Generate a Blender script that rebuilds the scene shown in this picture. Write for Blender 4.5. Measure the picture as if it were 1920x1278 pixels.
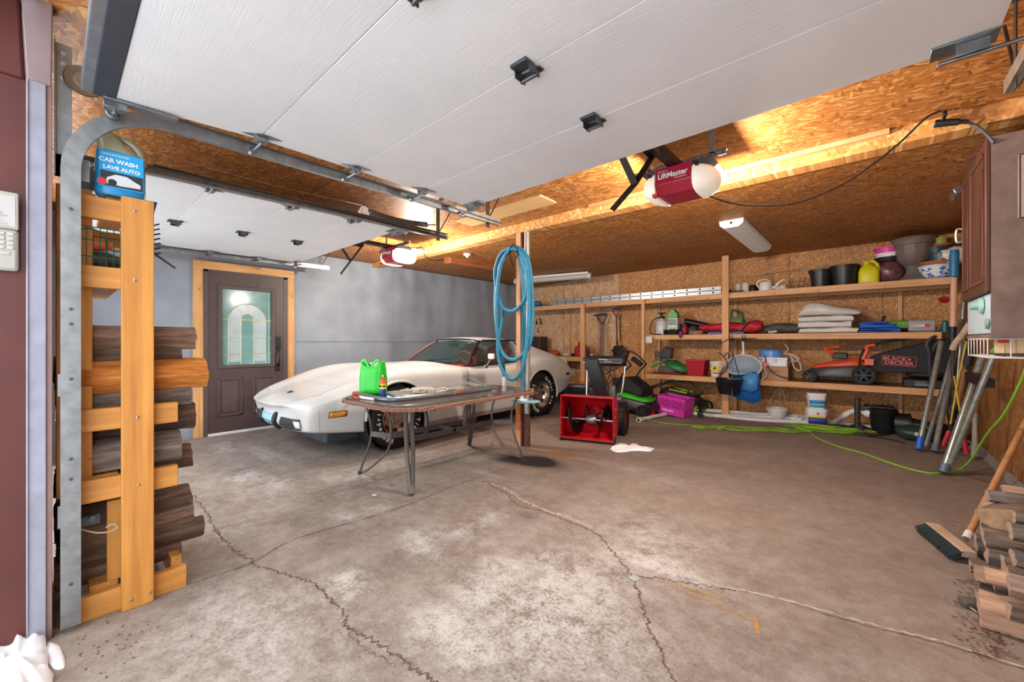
import bpy, bmesh, math, random
from mathutils import Vector, Matrix, noise
for o in list(bpy.data.objects): bpy.data.objects.remove(o)
scn=bpy.context.scene; COL=scn.collection
PI=math.pi
# ---------------- camera, sky, exposure ----------------
F=760.;H=1.17;HY=640.;YAW=math.radians(41.5);SN,CS=math.sin(YAW),math.cos(YAW)
cd=bpy.data.cameras.new('camera');cam=bpy.data.objects.new('camera',cd);COL.objects.link(cam)
cd.sensor_width=36;cd.lens=36*F/1920;cd.shift_y=(HY-639)/1920;cd.clip_start=.02
cam.location=(0,0,H);cam.rotation_euler=(PI/2,0,YAW);scn.camera=cam
w=bpy.data.worlds.new('sky');scn.world=w;w.use_nodes=True
bg=w.node_tree.nodes['Background'];bg.inputs[0].default_value=(.92,.96,1,1);bg.inputs[1].default_value=3.1
scn.view_settings.view_transform='Standard';scn.view_settings.look='None';scn.view_settings.exposure=0.45;scn.view_settings.gamma=1
scn.view_settings.use_curve_mapping=False
def lamp(loc,e,col,r=.04):
    l=bpy.data.lights.new('bulb_light','POINT');l.energy=e;l.color=col;l.shadow_soft_size=r
    o=bpy.data.objects.new('bulb_light',l);o.location=loc;COL.objects.link(o);return o

def at(px,py,X=None,Y=None,Z=None):
    a=(px-960)/F;b=(HY-py)/F;d=(-SN+a*CS,CS+a*SN,b)
    t=X/d[0] if X is not None else Y/d[1] if Y is not None else (Z-H)/d[2]
    return Vector((d[0]*t,d[1]*t,H+b*t))
# ---------------- helpers ----------------
def lin(c):
    if isinstance(c,str):
        c=c.lstrip('#');c=[int(c[i:i+2],16)/255 for i in (0,2,4)]
    return tuple((v/12.92 if v<=.04045 else ((v+.055)/1.055)**2.4) for v in c)+(1,)
def spline(P,n=8,closed=False):
    P=[Vector(p) for p in P];m=len(P);out=[]
    for i in range(m if closed else m-1):
        g=(lambda k:P[k%m]) if closed else (lambda k:P[min(max(k,0),m-1)])
        p0,p1,p2,p3=g(i-1),g(i),g(i+1),g(i+2)
        for j in range(n):
            t=j/n;out.append(.5*((2*p1)+(p2-p0)*t+(2*p0-5*p1+4*p2-p3)*t*t+(3*p1-p0-3*p2+p3)*t**3))
    if not closed: out.append(P[-1])
    return out
def interp(T,x):
    if x<=T[0][0]: return T[0][1]
    for (a,b),(c,d) in zip(T,T[1:]):
        if x<=c:
            t=(x-a)/(c-a);return b+(d-b)*t
    return T[-1][1]
class MB:
    def __init__(s): s.v=[];s.f=[];s.m=[];s.cur=0
    def add(s,V,Fc,mi=None):
        n=len(s.v);s.v+=[Vector(p) for p in V];s.f+=[tuple(n+i for i in f) for f in Fc];s.m+=[s.cur if mi is None else mi]*len(Fc);return s
    def box(s,c,d,R=None,taper=1,mi=None):
        hx,hy,hz=d[0]/2,d[1]/2,d[2]/2;V=[]
        for z in (-1,1):
            k=taper if z>0 else 1
            for x,y in ((-1,-1),(1,-1),(1,1),(-1,1)): V.append(Vector((x*hx*k,y*hy*k,z*hz)))
        if R is not None:
            if not isinstance(R,Matrix): R=Matrix.Rotation(R,3,'Z')
            V=[R@p for p in V]
        c=Vector(c);return s.add([p+c for p in V],[(0,3,2,1),(4,5,6,7),(0,1,5,4),(1,2,6,5),(2,3,7,6),(3,0,4,7)],mi)
    def bb(s,a,b,mi=None):
        a=Vector(a);b=Vector(b);return s.box((a+b)/2,[abs(q) for q in (b-a)],mi=mi)
    def tube(s,P,r,n=8,cap=True,closed=False,mi=None,prof=None,up=None):
        P=[Vector(p) for p in P];m=len(P);V=[];prev=None
        for i,p in enumerate(P):
            a=P[(i-1)%m] if closed or i>0 else p;b=P[(i+1)%m] if closed or i<m-1 else p
            t=(b-a)
            if t.length<1e-9:t=Vector((0,0,1))
            t.normalize()
            if up is not None: u=Vector(up);u=(u-t*u.dot(t)).normalized()
            elif prev is None:
                u=Vector((0,0,1)) if abs(t.z)<.9 else Vector((1,0,0));u=(u-t*u.dot(t)).normalized()
            else:
                u=prev-t*prev.dot(t)
                u=u.normalized() if u.length>1e-6 else prev
            prev=u;w_=t.cross(u)
            rr=r[i] if isinstance(r,(list,tuple)) else r
            if prof: V+=[p+u*q[0]+w_*q[1] for q in prof]
            else: V+=[p+(u*math.cos(2*PI*k/n)+w_*math.sin(2*PI*k/n))*rr for k in range(n)]
        if prof:n=len(prof)
        Fc=[]
        for i in range(m if closed else m-1):
            for k in range(n):
                a=i*n+k;b=i*n+(k+1)%n;c=((i+1)%m)*n+(k+1)%n;d=((i+1)%m)*n+k;Fc.append((a,b,c,d))
        if cap and not closed: Fc+=[tuple(range(n))[::-1],tuple(range((m-1)*n,m*n))]
        return s.add(V,Fc,mi)
    def cyl(s,a,b,r,r2=None,n=16,mi=None): return s.tube([a,b],[r,r if r2 is None else r2],n,mi=mi)
    def lathe(s,prof,c=(0,0,0),ax='Z',n=24,sx=1,sy=1,mi=None,R=None):
        V=[];c=Vector(c)
        for k in range(n):
            a=2*PI*k/n
            for r,h in prof:
                p=Vector((r*math.cos(a)*sx,r*math.sin(a)*sy,h))
                if ax=='X':p=Vector((p.z,p.x,p.y))
                elif ax=='Y':p=Vector((p.x,p.z,p.y))
                if R is not None:p=R@p
                V.append(p+c)
        m=len(prof);Fc=[]
        for k in range(n):
            for j in range(m-1):
                a=k*m+j;b=((k+1)%n)*m+j;Fc.append((a,b,b+1,a+1))
        return s.add(V,Fc,mi)
    def sph(s,c,r,n=12,mi=None,sq=(1,1,1)):
        c=Vector(c);m=max(n//2,4);V=[];Fc=[]
        for i in range(m+1):
            ph=PI*i/m
            for k in range(n):
                a=2*PI*k/n;V.append(c+Vector((r*sq[0]*math.sin(ph)*math.cos(a),r*sq[1]*math.sin(ph)*math.sin(a),r*sq[2]*math.cos(ph))))
        for i in range(m):
            for k in range(n):Fc.append((i*n+k,(i+1)*n+k,(i+1)*n+(k+1)%n,i*n+(k+1)%n))
        return s.add(V,Fc,mi)
    def prism(s,poly,d,M=None,mi=None):
        # poly 2-D in local xy, extruded 0..d in local z, M 4x4
        n=len(poly);V=[Vector((p[0],p[1],0)) for p in poly]+[Vector((p[0],p[1],d)) for p in poly]
        if M is not None:V=[M@p for p in V]
        return s.add(V,[tuple(range(n))[::-1],tuple(range(n,2*n))]+[(i,(i+1)%n,n+(i+1)%n,n+i) for i in range(n)],mi)
    def loft(s,rings,cap=True,closed_ring=True,mi=None):
        n=len(rings[0]);V=[p for r in rings for p in r];Fc=[]
        for i in range(len(rings)-1):
            for k in range(n if closed_ring else n-1):
                Fc.append((i*n+k,i*n+(k+1)%n,(i+1)*n+(k+1)%n,(i+1)*n+k))
        if cap and closed_ring:Fc+=[tuple(range(n))[::-1],tuple(range((len(rings)-1)*n,len(rings)*n))]
        return s.add(V,Fc,mi)
    def grid(s,fn,nu,nv,mi=None):
        V=[fn(i/nu,j/nv) for j in range(nv+1) for i in range(nu+1)]
        return s.add(V,[(j*(nu+1)+i,j*(nu+1)+i+1,(j+1)*(nu+1)+i+1,(j+1)*(nu+1)+i) for j in range(nv) for i in range(nu)],mi)
    def build(s,name,mat,parent=None,bevel=0,smooth=True,sub=0,solid=0,world=False,fix=True,ang=35):
        me=bpy.data.meshes.new(name)
        V=s.v
        base=None
        if parent is None:
            xs=[p.x for p in V];ys=[p.y for p in V];zs=[p.z for p in V]
            base=Vector(((min(xs)+max(xs))/2,(min(ys)+max(ys))/2,min(zs)));V=[p-base for p in V]
        elif world:
            I=parent['_m'] if '_m' in parent else None
            Mi=(Matrix.Translation(parent.location)@parent.rotation_euler.to_matrix().to_4x4()).inverted();V=[Mi@p for p in V]
        me.from_pydata([tuple(p) for p in V],[],s.f)
        mats=mat if isinstance(mat,(list,tuple)) else [mat]
        for m_ in mats:me.materials.append(m_)
        me.polygons.foreach_set('material_index',s.m);
        if fix:
            b=bmesh.new();b.from_mesh(me);bmesh.ops.remove_doubles(b,verts=b.verts,dist=1e-6);bmesh.ops.recalc_face_normals(b,faces=b.faces);b.to_mesh(me);b.free()
        if smooth:
            me.polygons.foreach_set('use_smooth',[True]*len(me.polygons));me.set_sharp_from_angle(angle=math.radians(ang))
        me.update()
        o=bpy.data.objects.new(name,me);COL.objects.link(o)
        if base is not None:o.location=base
        if parent is not None:o.parent=parent
        if bevel:
            q=o.modifiers.new('bevel','BEVEL');q.width=bevel;q.segments=2;q.limit_method='ANGLE';q.angle_limit=math.radians(40)
        if solid:
            q=o.modifiers.new('solid','SOLIDIFY');q.thickness=solid;q.offset=0
        if sub:
            q=o.modifiers.new('sub','SUBSURF');q.levels=sub;q.render_levels=sub
        return o
def tag(o,label=None,cat=None,group=None,kind=None):
    if label:o['label']=label
    if cat:o['category']=cat
    if group:o['group']=group
    if kind:o['kind']=kind
    return o
def thing(name,label,cat,loc=(0,0,0),rz=0,group=None):
    o=bpy.data.objects.new(name,None);o.empty_display_size=.05;COL.objects.link(o);o.location=Vector(loc);o.rotation_euler=(0,0,rz)
    return tag(o,label,cat,group)
def struct(o): o['kind']='structure';return o
def dup(root,loc=None,rz=None,label=None):
    kids=[o for o in COL.objects if o.parent==root]
    r=root.copy();COL.objects.link(r)
    if loc is not None:r.location=Vector(loc)
    if rz is not None:r.rotation_euler=(0,0,rz)
    if label:r['label']=label
    for ch in kids:
        gk=[o for o in COL.objects if o.parent==ch]
        c=ch.copy();COL.objects.link(c);c.parent=r
        for g in gk:
            e=g.copy();COL.objects.link(e);e.parent=c
    return r
def text_into(mb,s,size,M,mi=None,ext=.0008,bold=0,sx=1,spacing=1):
    c=bpy.data.curves.new('t','FONT');c.body=s;c.size=size;c.extrude=ext;c.offset=bold;c.align_x='CENTER';c.align_y='CENTER';c.space_character=spacing;c.resolution_u=3
    o=bpy.data.objects.new('t',c);COL.objects.link(o);dg=bpy.context.evaluated_depsgraph_get();me=bpy.data.meshes.new_from_object(o.evaluated_get(dg))
    mb.add([M@Vector((v.co.x*sx,v.co.y,v.co.z)) for v in me.vertices],[tuple(p.vertices) for p in me.polygons],mi)
    bpy.data.objects.remove(o);bpy.data.curves.remove(c);bpy.data.meshes.remove(me)
def frame(o,x,y):
    x=Vector(x).normalized();y=Vector(y);y=(y-x*y.dot(x)).normalized();z=x.cross(y)
    M=Matrix((x,y,z)).transposed().to_4x4();M.translation=Vector(o);return M
def rot(ax,deg): return Matrix.Rotation(math.radians(deg),3,ax)
# ---------------- materials ----------------
_mc={}
def nodes(name):
    m=bpy.data.materials.new(name);m.use_nodes=True;nt=m.node_tree;b=nt.nodes['Principled BSDF'];return m,nt,b
def N(nt,t,**k):
    n=nt.nodes.new(t)
    for a,v in k.items():
        if a.startswith('i_'):n.inputs[int(a[2:])].default_value=v
        else:setattr(n,a,v)
    return n
def ramp(nt,fac,stops):
    r=nt.nodes.new('ShaderNodeValToRGB');e=r.color_ramp.elements
    while len(e)<len(stops):e.new(.5)
    for q,(p,c) in zip(e,stops):q.position=p;q.color=lin(c) if isinstance(c,str) else c
    nt.links.new(fac,r.inputs[0]);return r.outputs[0]
def coords(nt,scale=(1,1,1),rotz=0,plane=None,obj=True):
    if obj: tc=N(nt,'ShaderNodeTexCoord').outputs['Object']
    else: tc=N(nt,'ShaderNodeNewGeometry').outputs['Position']
    if plane:
        s=N(nt,'ShaderNodeSeparateXYZ');nt.links.new(tc,s.inputs[0]);c=N(nt,'ShaderNodeCombineXYZ')
        for i,a in enumerate(plane):nt.links.new(s.outputs['XYZ'.index(a)],c.inputs[i])
        tc=c.outputs[0]
    mp=N(nt,'ShaderNodeMapping');mp.inputs['Scale'].default_value=scale;mp.inputs['Rotation'].default_value=(0,0,rotz);nt.links.new(tc,mp.inputs[0]);return mp.outputs[0]
def noise_t(nt,vec,scale,detail=4,rough=.55):
    n=N(nt,'ShaderNodeTexNoise');n.inputs['Scale'].default_value=scale;n.inputs['Detail'].default_value=detail;n.inputs['Roughness'].default_value=rough;nt.links.new(vec,n.inputs['Vector']);return n.outputs[0]
def mathn(nt,op,a,b=None,clamp=False):
    n=N(nt,'ShaderNodeMath',operation=op);n.use_clamp=clamp
    for i,x in enumerate((a,b)):
        if x is None:continue
        if isinstance(x,(int,float)):n.inputs[i].default_value=x
        else:nt.links.new(x,n.inputs[i])
    return n.outputs[0]
def mixc(nt,f,a,b,mode='MIX'):
    n=N(nt,'ShaderNodeMix',data_type='RGBA',blend_type=mode)
    for i,x in ((0,f),(6,a),(7,b)):
        if isinstance(x,(int,float)):n.inputs[i].default_value=x
        elif isinstance(x,str):n.inputs[i].default_value=lin(x)
        elif isinstance(x,tuple):n.inputs[i].default_value=x
        else:nt.links.new(x,n.inputs[i])
    return n.outputs[2]
def bump(nt,b,h,strength=.3,dist=.01):
    n=N(nt,'ShaderNodeBump');n.inputs['Strength'].default_value=strength;n.inputs['Distance'].default_value=dist;nt.links.new(h,n.inputs['Height']);nt.links.new(n.outputs[0],b.inputs['Normal'])
def M(col,rough=.5,metal=0,var=.12,vs=6,bmp=0,bs=200,trans=0,emit=0,alpha=1,coat=0,name=None):
    key=(col,rough,metal,var,vs,bmp,bs,trans,emit,alpha,coat)
    if key in _mc:return _mc[key]
    m,nt,b=nodes(name or 'plain_'+col.strip('#'))
    c=lin(col);vec=coords(nt)
    if var>0:
        f=noise_t(nt,vec,vs);d=tuple(x*(1-var) for x in c[:3])+(1,);l=tuple(min(1,x*(1+var)) for x in c[:3])+(1,)
        nt.links.new(ramp(nt,f,[(.3,d),(.7,l)]),b.inputs['Base Color'])
    else:b.inputs['Base Color'].default_value=c
    b.inputs['Roughness'].default_value=rough;b.inputs['Metallic'].default_value=metal
    if bmp:bump(nt,b,noise_t(nt,vec,bs),bmp,.002)
    if trans:b.inputs['Transmission Weight'].default_value=trans
    if emit:
        b.inputs['Emission Color'].default_value=c;b.inputs['Emission Strength'].default_value=emit
    if alpha<1:b.inputs['Alpha'].default_value=alpha
    if coat:b.inputs['Coat Weight'].default_value=coat
    _mc[key]=m;return m
def osb(name,dark,mid,light,plane,ang=0,s=(11,55),spread=35,world=True,gloss=.6,bm=.15):
    m,nt,b=nodes(name);vals=[]
    for i,a in enumerate((-spread,0,spread+5,90)):
        v=coords(nt,(s[0]*(1+.1*i),s[1]*(1-.08*i),1),0,plane,obj=not world)
        mp=v.node;mp.vector_type='TEXTURE';mp.inputs['Rotation'].default_value=(0,0,math.radians(ang+a));mp.inputs['Scale'].default_value=(1/s[0]/(1+.1*i),1/s[1]*(1+.12*i),1);mp.inputs['Location'].default_value=(i*3.3,i*1.7,0)
        vo=N(nt,'ShaderNodeTexVoronoi',voronoi_dimensions='2D');nt.links.new(v,vo.inputs['Vector']);vo.inputs['Scale'].default_value=1
        sp=N(nt,'ShaderNodeSeparateColor');nt.links.new(vo.outputs['Color'],sp.inputs[0]);vals.append((sp.outputs[0],sp.outputs[1]))
    cur=vals[0][0]
    for i,t in ((1,.5),(2,.62),(3,.85)):
        k=mathn(nt,'GREATER_THAN',vals[i][1],t)
        mx=N(nt,'ShaderNodeMix',data_type='FLOAT');nt.links.new(k,mx.inputs[0]);nt.links.new(cur,mx.inputs[2]);nt.links.new(vals[i][0],mx.inputs[3]);cur=mx.outputs[0]
    big=noise_t(nt,coords(nt,(1,1,1),0,plane,obj=not world),1.3,3)
    fine=noise_t(nt,coords(nt,(1,1,1),0,plane,obj=not world),90,2)
    f=mathn(nt,'ADD',mathn(nt,'MULTIPLY',cur,.62),mathn(nt,'ADD',mathn(nt,'MULTIPLY',big,.3),mathn(nt,'MULTIPLY',fine,.18)))
    nt.links.new(ramp(nt,f,[(.12,dark),(.42,mid),(.6,mid),(.92,light)]),b.inputs['Base Color'])
    b.inputs['Roughness'].default_value=gloss;bump(nt,b,f,bm,.004);return m
def wood(c1,c2,axis='Z',sc=1,rough=.55,knots=True,name=None):
    key=('wood',c1,c2,axis,sc)
    if key in _mc:return _mc[key]
    m,nt,b=nodes(name or 'wood_'+c1.strip('#')+axis)
    S={'X':(1.2,26,26),'Y':(26,1.2,26),'Z':(26,26,1.2)}[axis];S=tuple(v*sc for v in S)
    f=noise_t(nt,coords(nt,S),1,5,.6);g=noise_t(nt,coords(nt),2.2*sc,2)
    f2=mathn(nt,'ADD',mathn(nt,'MULTIPLY',f,.7),mathn(nt,'MULTIPLY',g,.3));col=ramp(nt,f2,[(.32,c1),(.62,c2)])
    if knots:
        S2={'X':(.55,1,1),'Y':(1,.55,1),'Z':(1,1,.55)}[axis];vo=N(nt,'ShaderNodeTexVoronoi');vo.inputs['Scale'].default_value=8;nt.links.new(coords(nt,S2),vo.inputs['Vector'])
        k=ramp(nt,vo.outputs[0],[(.05,(1,1,1,1)),(.10,(0,0,0,1))]);col=mixc(nt,mathn(nt,'MULTIPLY',k,.7),col,'6b3f22')
    nt.links.new(col,b.inputs['Base Color']);b.inputs['Roughness'].default_value=rough;bump(nt,b,f,.12,.003);_mc[key]=m;return m
def barkm(c1,c2,c3,axis='Y',name='bark',st=1):
    key=('bark',c1,c2,c3,axis)
    if key in _mc:return _mc[key]
    m,nt,b=nodes(name);S={'X':(4,34,34),'Y':(34,4,34),'Z':(34,34,4)}[axis]
    f=noise_t(nt,coords(nt,S),1,8,.7);nt.links.new(ramp(nt,f,[(.3,c1),(.52,c2),(.72,c3)]),b.inputs['Base Color']);b.inputs['Roughness'].default_value=.85;bump(nt,b,f,st,.02);_mc[key]=m;return m
PLY='#e2a468';PIN='#c98a52'
pineX=wood('#b47b45','#e0ae74','X');pineY=wood('#b47b45','#e0ae74','Y');pineZ=wood('#b47b45','#e0ae74','Z')
rackY=wood('#ad7030','#d8994c','Y');rackZ=wood('#aa6c2d','#d69647','Z');rackX=wood('#a66c2f','#ca8f47','X')
galv=M('#a0a6a9',.35,.85,.2,18,.05,60,name='galvanised_steel');steel=M('#c4c6c8',.25,1,.1,10,name='bright_steel')
black=M('#17171a',.45,0,.1,name='black_plastic');blackm=M('#1b1b1d',.35,.6,.1,name='black_metal');rubber=M('#141415',.75,0,.15,20,.2,300,name='rubber')
white=M('#e6e6e2',.4,0,.04,name='white_plastic');pvc=M('#e2e3e0',.35,0,.06,name='pvc')
# ---------------- setting ----------------
XL,XR,YB=-6.15,.88,7.63
def ceil_z(x,y):
    t=max(0,(y-3.5)/(YB-3.5));l=max(0,min(1,(-4.6-x)/1.5))
    return 2.5+.06*t-.04*l*(1 if y>1 else 1)*min(1,y/2) -.05*l*t
def concrete():
    m,nt,b=nodes('concrete')
    p=coords(nt,obj=False)
    n1=noise_t(nt,p,.9,6,.6);n2=noise_t(nt,p,14,8,.7);n3=noise_t(nt,p,70,4,.7);n4=noise_t(nt,p,4,6,.65)
    base=ramp(nt,n4,[(.3,'#77685d'),(.5,'#8a7b71'),(.7,'#9c9087')])
    base=mixc(nt,mathn(nt,'MULTIPLY',ramp(nt,n2,[(.45,(0,0,0,1)),(.75,(1,1,1,1))]),.45),base,'#b5aba1')
    base=mixc(nt,mathn(nt,'MULTIPLY',ramp(nt,n3,[(.28,(1,1,1,1)),(.42,(0,0,0,1))]),.75),base,'#5d4f45')
    base=mixc(nt,mathn(nt,'MULTIPLY',ramp(nt,n3,[(.6,(0,0,0,1)),(.72,(1,1,1,1))]),.35),base,'#c4bcb3')
    def att(nm):
        a=N(nt,'ShaderNodeAttribute',attribute_name=nm);return a.outputs['Fac']
    base=mixc(nt,att('back_tone'),base,mixc(nt,n2,'#66564c','#8a796e'))  # floor colour blends to a darker brown toward the back
    s=mathn(nt,'MULTIPLY',att('salt'),mathn(nt,'ADD',mathn(nt,'MULTIPLY',n2,2.4),mathn(nt,'SUBTRACT',mathn(nt,'ADD',mathn(nt,'MULTIPLY',n3,2.2),mathn(nt,'MULTIPLY',noise_t(nt,p,3.1,5,.65),2.4)),3.0)),True)
    base=mixc(nt,mathn(nt,'MULTIPLY',s,.7),base,'#d8d6d2')
    base=mixc(nt,mathn(nt,'MULTIPLY',att('rust'),mathn(nt,'ADD',n2,.3),True),base,'#8d6038')
    base=mixc(nt,mathn(nt,'MULTIPLY',att('dark'),mathn(nt,'ADD',n2,.45),True),base,'#241f20')
    nt.links.new(base,b.inputs['Base Color'])
    b.inputs['Roughness'].default_value=.78
    h=mathn(nt,'ADD',n3,mathn(nt,'MULTIPLY',n2,1.2));bump(nt,b,h,.45,.008)
    return m
def spot(lst):
    out=[]
    for (px,py,rx,ry,s) in lst:
        p=at(px,py,Z=0);out.append((p.x,p.y,rx,ry,s))
    return out
SALT=spot([(464,893,.16,.09,.9),(518,905,.12,.06,.9),(622,897,.09,.06,.9),(676,891,.12,.07,.8),(645,969,.11,.06,.9),(726,957,.12,.07,.9),(790,1008,.1,.07,.9),(835,995,.1,.05,.7),(907,975,.09,.14,.85),(870,1003,.12,.05,.8),(790,1030,.14,.06,.8),
 (649,1083,.07,.09,1.2),(660,1110,.06,.07,.8),(938,1060,.1,.1,.8),(900,1108,.1,.09,.9),(880,1222,.08,.07,1.1),(1023,1046,.05,.05,1),(1054,1111,.22,.18,.45),(822,1172,.12,.1,.8),(1000,1150,.4,.3,.3),(960,1235,.35,.25,.3),(1225,1010,.3,.3,.5),(1098,1065,.2,.15,.7),(1019,1136,.2,.2,.8),
 (1220,1050,.2,.12,.6),(1270,1075,.25,.05,.7),(500,852,.35,.08,.9),(420,838,.3,.08,.8),(560,838,.3,.07,.6),(480,915,.3,.2,.4),(390,1000,.2,.2,.5),(430,1130,.25,.2,.45),(880,858,.16,.1,.8),(780,790+60,.2,.12,.5),(905,885,.2,.05,.5),(560,1180,.3,.2,.35),(420,1230,.3,.2,.4),(720,870,.2,.1,.6),(1110,1200,.3,.3,.45),(1180,880,.08,.03,.4),(1240,900,.2,.1,.3)])
DARK=spot([(985,864,.2,.09,2.4),(1012,860,.12,.07,1.6),(1030,868,.15,.1,.8),(940,862,.12,.05,.8),(988,966,.07,.05,.45),(1030,956,.07,.05,.3),(1052,940,.03,.02,.3),(1375,993,.04,.03,.4),(350,1090,.25,.2,.3)])
RUST=spot([(1045,848,.28,.12,.9)])
def fall(x,y,L):
    t=0
    for (cx,cy,rx,ry,s) in L:
        d=((x-cx)/rx)**2+((y-cy)/ry)**2
        if d<6:t+=s*math.exp(-d*.8)
    return t
b=MB();nu,nv=152,165
b.grid(lambda u,v:Vector((XL-.05+u*(XR-XL+.1),-.25+v*(YB+.3),0)),nu,nv)
fl=b.build('floor',concrete(),smooth=False,fix=False);struct(fl)
me=fl.data
for nm,fn in (('salt',lambda x,y:fall(x,y,SALT)+max(0,.26-.1*abs(y-1.2))*(.5 if y<2.6 else 0)),('dark',lambda x,y:fall(x,y,DARK)),('rust',lambda x,y:fall(x,y,RUST)),
              ('back_tone',lambda x,y:max(0,min(.5,(y-2.1)/3.2+max(0,(x+2.2))*.08*min(1,max(0,y-1)))))):
    a=me.attributes.new(nm,'FLOAT','POINT');a.data.foreach_set('value',[min(1.5,fn(v.co.x+fl.location.x,v.co.y+fl.location.y)) for v in me.vertices])
struct(MB().bb((XL-.1,-.3,-.15),(XR+.1,YB+.1,-.002)).build('floor',M('#8f8881',.8),smooth=False))
snowm=M('#f4f6fa',.7,0,.03,8,.3,40,name='snow')
g=MB();g.grid(lambda u,v:Vector((-22+u*44,-26+v*25.75,-.03+.03*noise.noise(Vector((u*9,v*9,0))))),40,30);o=g.build('snowy_ground',snowm,smooth=True);struct(o)
# cracks
def crack(P,wd,mat,z=.0015,jag=.012,nm='floor_crack'):
    pts=spline([at(p[0],p[1],Z=0) for p in P],14);L=[];R=[]
    for i,p in enumerate(pts):
        t=(pts[min(i+1,len(pts)-1)]-pts[max(i-1,0)]);t.normalize();n=Vector((-t.y,t.x,0))
        j=random.uniform(-jag,jag);wl=wd*random.uniform(.35,1.2)
        if i%5==0:wl*=.5
        c=p+n*j;L.append(c+n*wl/2+Vector((0,0,z)));R.append(c-n*wl/2+Vector((0,0,z)))
    V=L+R;m=len(L);b=MB();b.add(V,[(i,i+1,m+i+1,m+i) for i in range(m-1)]);return b
random.seed(4)
crk=M('#6b5446',.95,0,.3,30,name='crack_dirt');slt=M('#bdb7b0',.9,0,.2,40,name='salt_line');yel=M('#b98a4a',.9,0,.3,60,name='faded_paint')
def crk_obj(P,wd,mat,label=None,**k): o=crack(P,wd,mat,**k).build('floor_crack',mat,fix=False,smooth=False);struct(o);return o
crk_obj([(360,925),(385,960),(400,985),(410,1000),(440,1030),(470,1050),(475,1060),(530,1075),(590,1095),(620,1125),(645,1150),(650,1175),(700,1200),(745,1230),(780,1255),(830,1290)],.012,crk)
crk_obj([(300,1112),(400,1080),(475,1053),(560,1008),(740,955),(850,911),(905,893),(970,868),(1010,852)],.009,crk,jag=.003)
crk_obj([(905,902),(930,915),(950,925),(970,945),(1020,960),(1060,975),(1110,995),(1145,1030),(1170,1060),(1185,1085),(1200,1120),(1215,1170),(1240,1225),(1270,1290)],.011,crk)
crk_obj([(905,905),(940,912),(975,933),(1020,955),(1060,968),(1112,988)],.02,M('#c2aa96',.9,0,.3,40),z=.001)
crk_obj([(1185,1078),(1240,1085),(1300,1094),(1380,1107)],.008,crk)
crk_obj([(1290,1092),(1380,1104),(1480,1126),(1600,1161),(1700,1186),(1800,1212),(1960,1262)],.013,slt,z=.001,jag=.006)
crk_obj([(1480,1130),(1600,1166),(1700,1191),(1800,1217),(1960,1267)],.005,crk,jag=.006)
crk_obj([(1745,968),(1790,985),(1815,1000)],.006,crk)
crk_obj([(650,1175),(670,1205),(700,1225),(740,1250)],.005,crk)
crk_obj([(1235,1086),(1300,1105),(1365,1127)],.016,yel,z=.0012,jag=.004);crk_obj([(1290,1110),(1350,1135),(1418,1166)],.014,yel,z=.0012,jag=.004);crk_obj([(1417,1158),(1421,1188)],.022,yel,z=.0013,jag=.002)
c0=at(1190,1083,Z=0);bb=MB();bb.lathe([(0,.006),(.02,.004),(.03,.001)],c0,n=12,sx=.8);struct(bb.build('floor_crack',M('#a9aca6',.8),ang=60))
# OSB sheets
osb_c=osb('osb_ceiling','#55300f','#a3662c','#d49c5c','XY',0,(17,80),22,gloss=.55)
osb_b=osb('osb_back','#7a4a22','#bf8246','#e8bb82','XZ',0,(34,95),60)
osb_l=osb('osb_pale','#a87850','#d3a87e','#efd2ac','XZ',80,(13,60),25)
osb_r=osb('osb_side','#5e3a1c','#9a6634','#c08c50','YZ',80,(12,60),30)
b=MB();b.grid(lambda u,v:(lambda x,y:Vector((x,y,ceil_z(x,y))))(XL+u*(XR-XL),-.05+v*(YB+.05)),30,32);o=b.build('ceiling',osb_c,fix=False,solid=.02);struct(o)
seam=M('#3b2210',.9)
def line(a,b_,wd=.006,mat=seam,nm='ceiling_seam'):
    q=MB();q.tube([a,b_],wd/2,4);return struct(q.build(nm,mat))
line((-.17,1.2,2.498),(-.17,3.44,2.498));line((-.1,3.56,2.499),(-.14,7.6,2.555));line((-2.6,3.56,2.499),(-2.6,7.6,2.558));line((XL,4.9,2.458),(-4.6,4.9,2.515));line((-4.6,4.9,2.519),(XR,4.9,2.519));line((XL,1.5,2.46),(XR,1.5,2.499))
# left wall
def sheet():
    m,nt,b=nodes('grey_sheet');p=coords(nt,obj=False)
    n=noise_t(nt,p,2.5,4);wv=N(nt,'ShaderNodeTexWave',bands_direction='Y');wv.inputs['Scale'].default_value=16;nt.links.new(p,wv.inputs[0])
    nt.links.new(ramp(nt,n,[(.3,'#808994'),(.7,'#959ea9')]),b.inputs['Base Color']);b.inputs['Roughness'].default_value=.55
    bump(nt,b,wv.outputs[1],.12,.004);return m
def wl(u,v):
    y=-.1+u*(YB+.1);z=v*2.5;k=min(1,max(0,(y-2.4)/1.0))
    d=.03*noise.noise(Vector((y*1.6,z*.9,3)))*k+.045*noise.noise(Vector((y*4.3,z*.7,8)))*k*max(0,(z-1.15)/1.3)
    return Vector((XL+d,y,z if v<1 else 2.56))
b=MB();b.grid(wl,150,24);o=b.build('wall_left',sheet(),fix=False);struct(o)
b=MB();b.bb((XL-.15,-.2,0),(XL-.06,YB+.1,2.6));struct(b.build('wall_left',M('#8c8c8c'),smooth=False))
line((XL+.018,2.3,1.17),(XL+.018,YB,1.17),.005,M('#838b94',.6),'trim_1');
for yy in (3.85,5.3,6.7): line((XL+.02,yy,.02),(XL+.02,yy,2.45),.005,M('#8a929b',.6),'trim_1')
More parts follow.
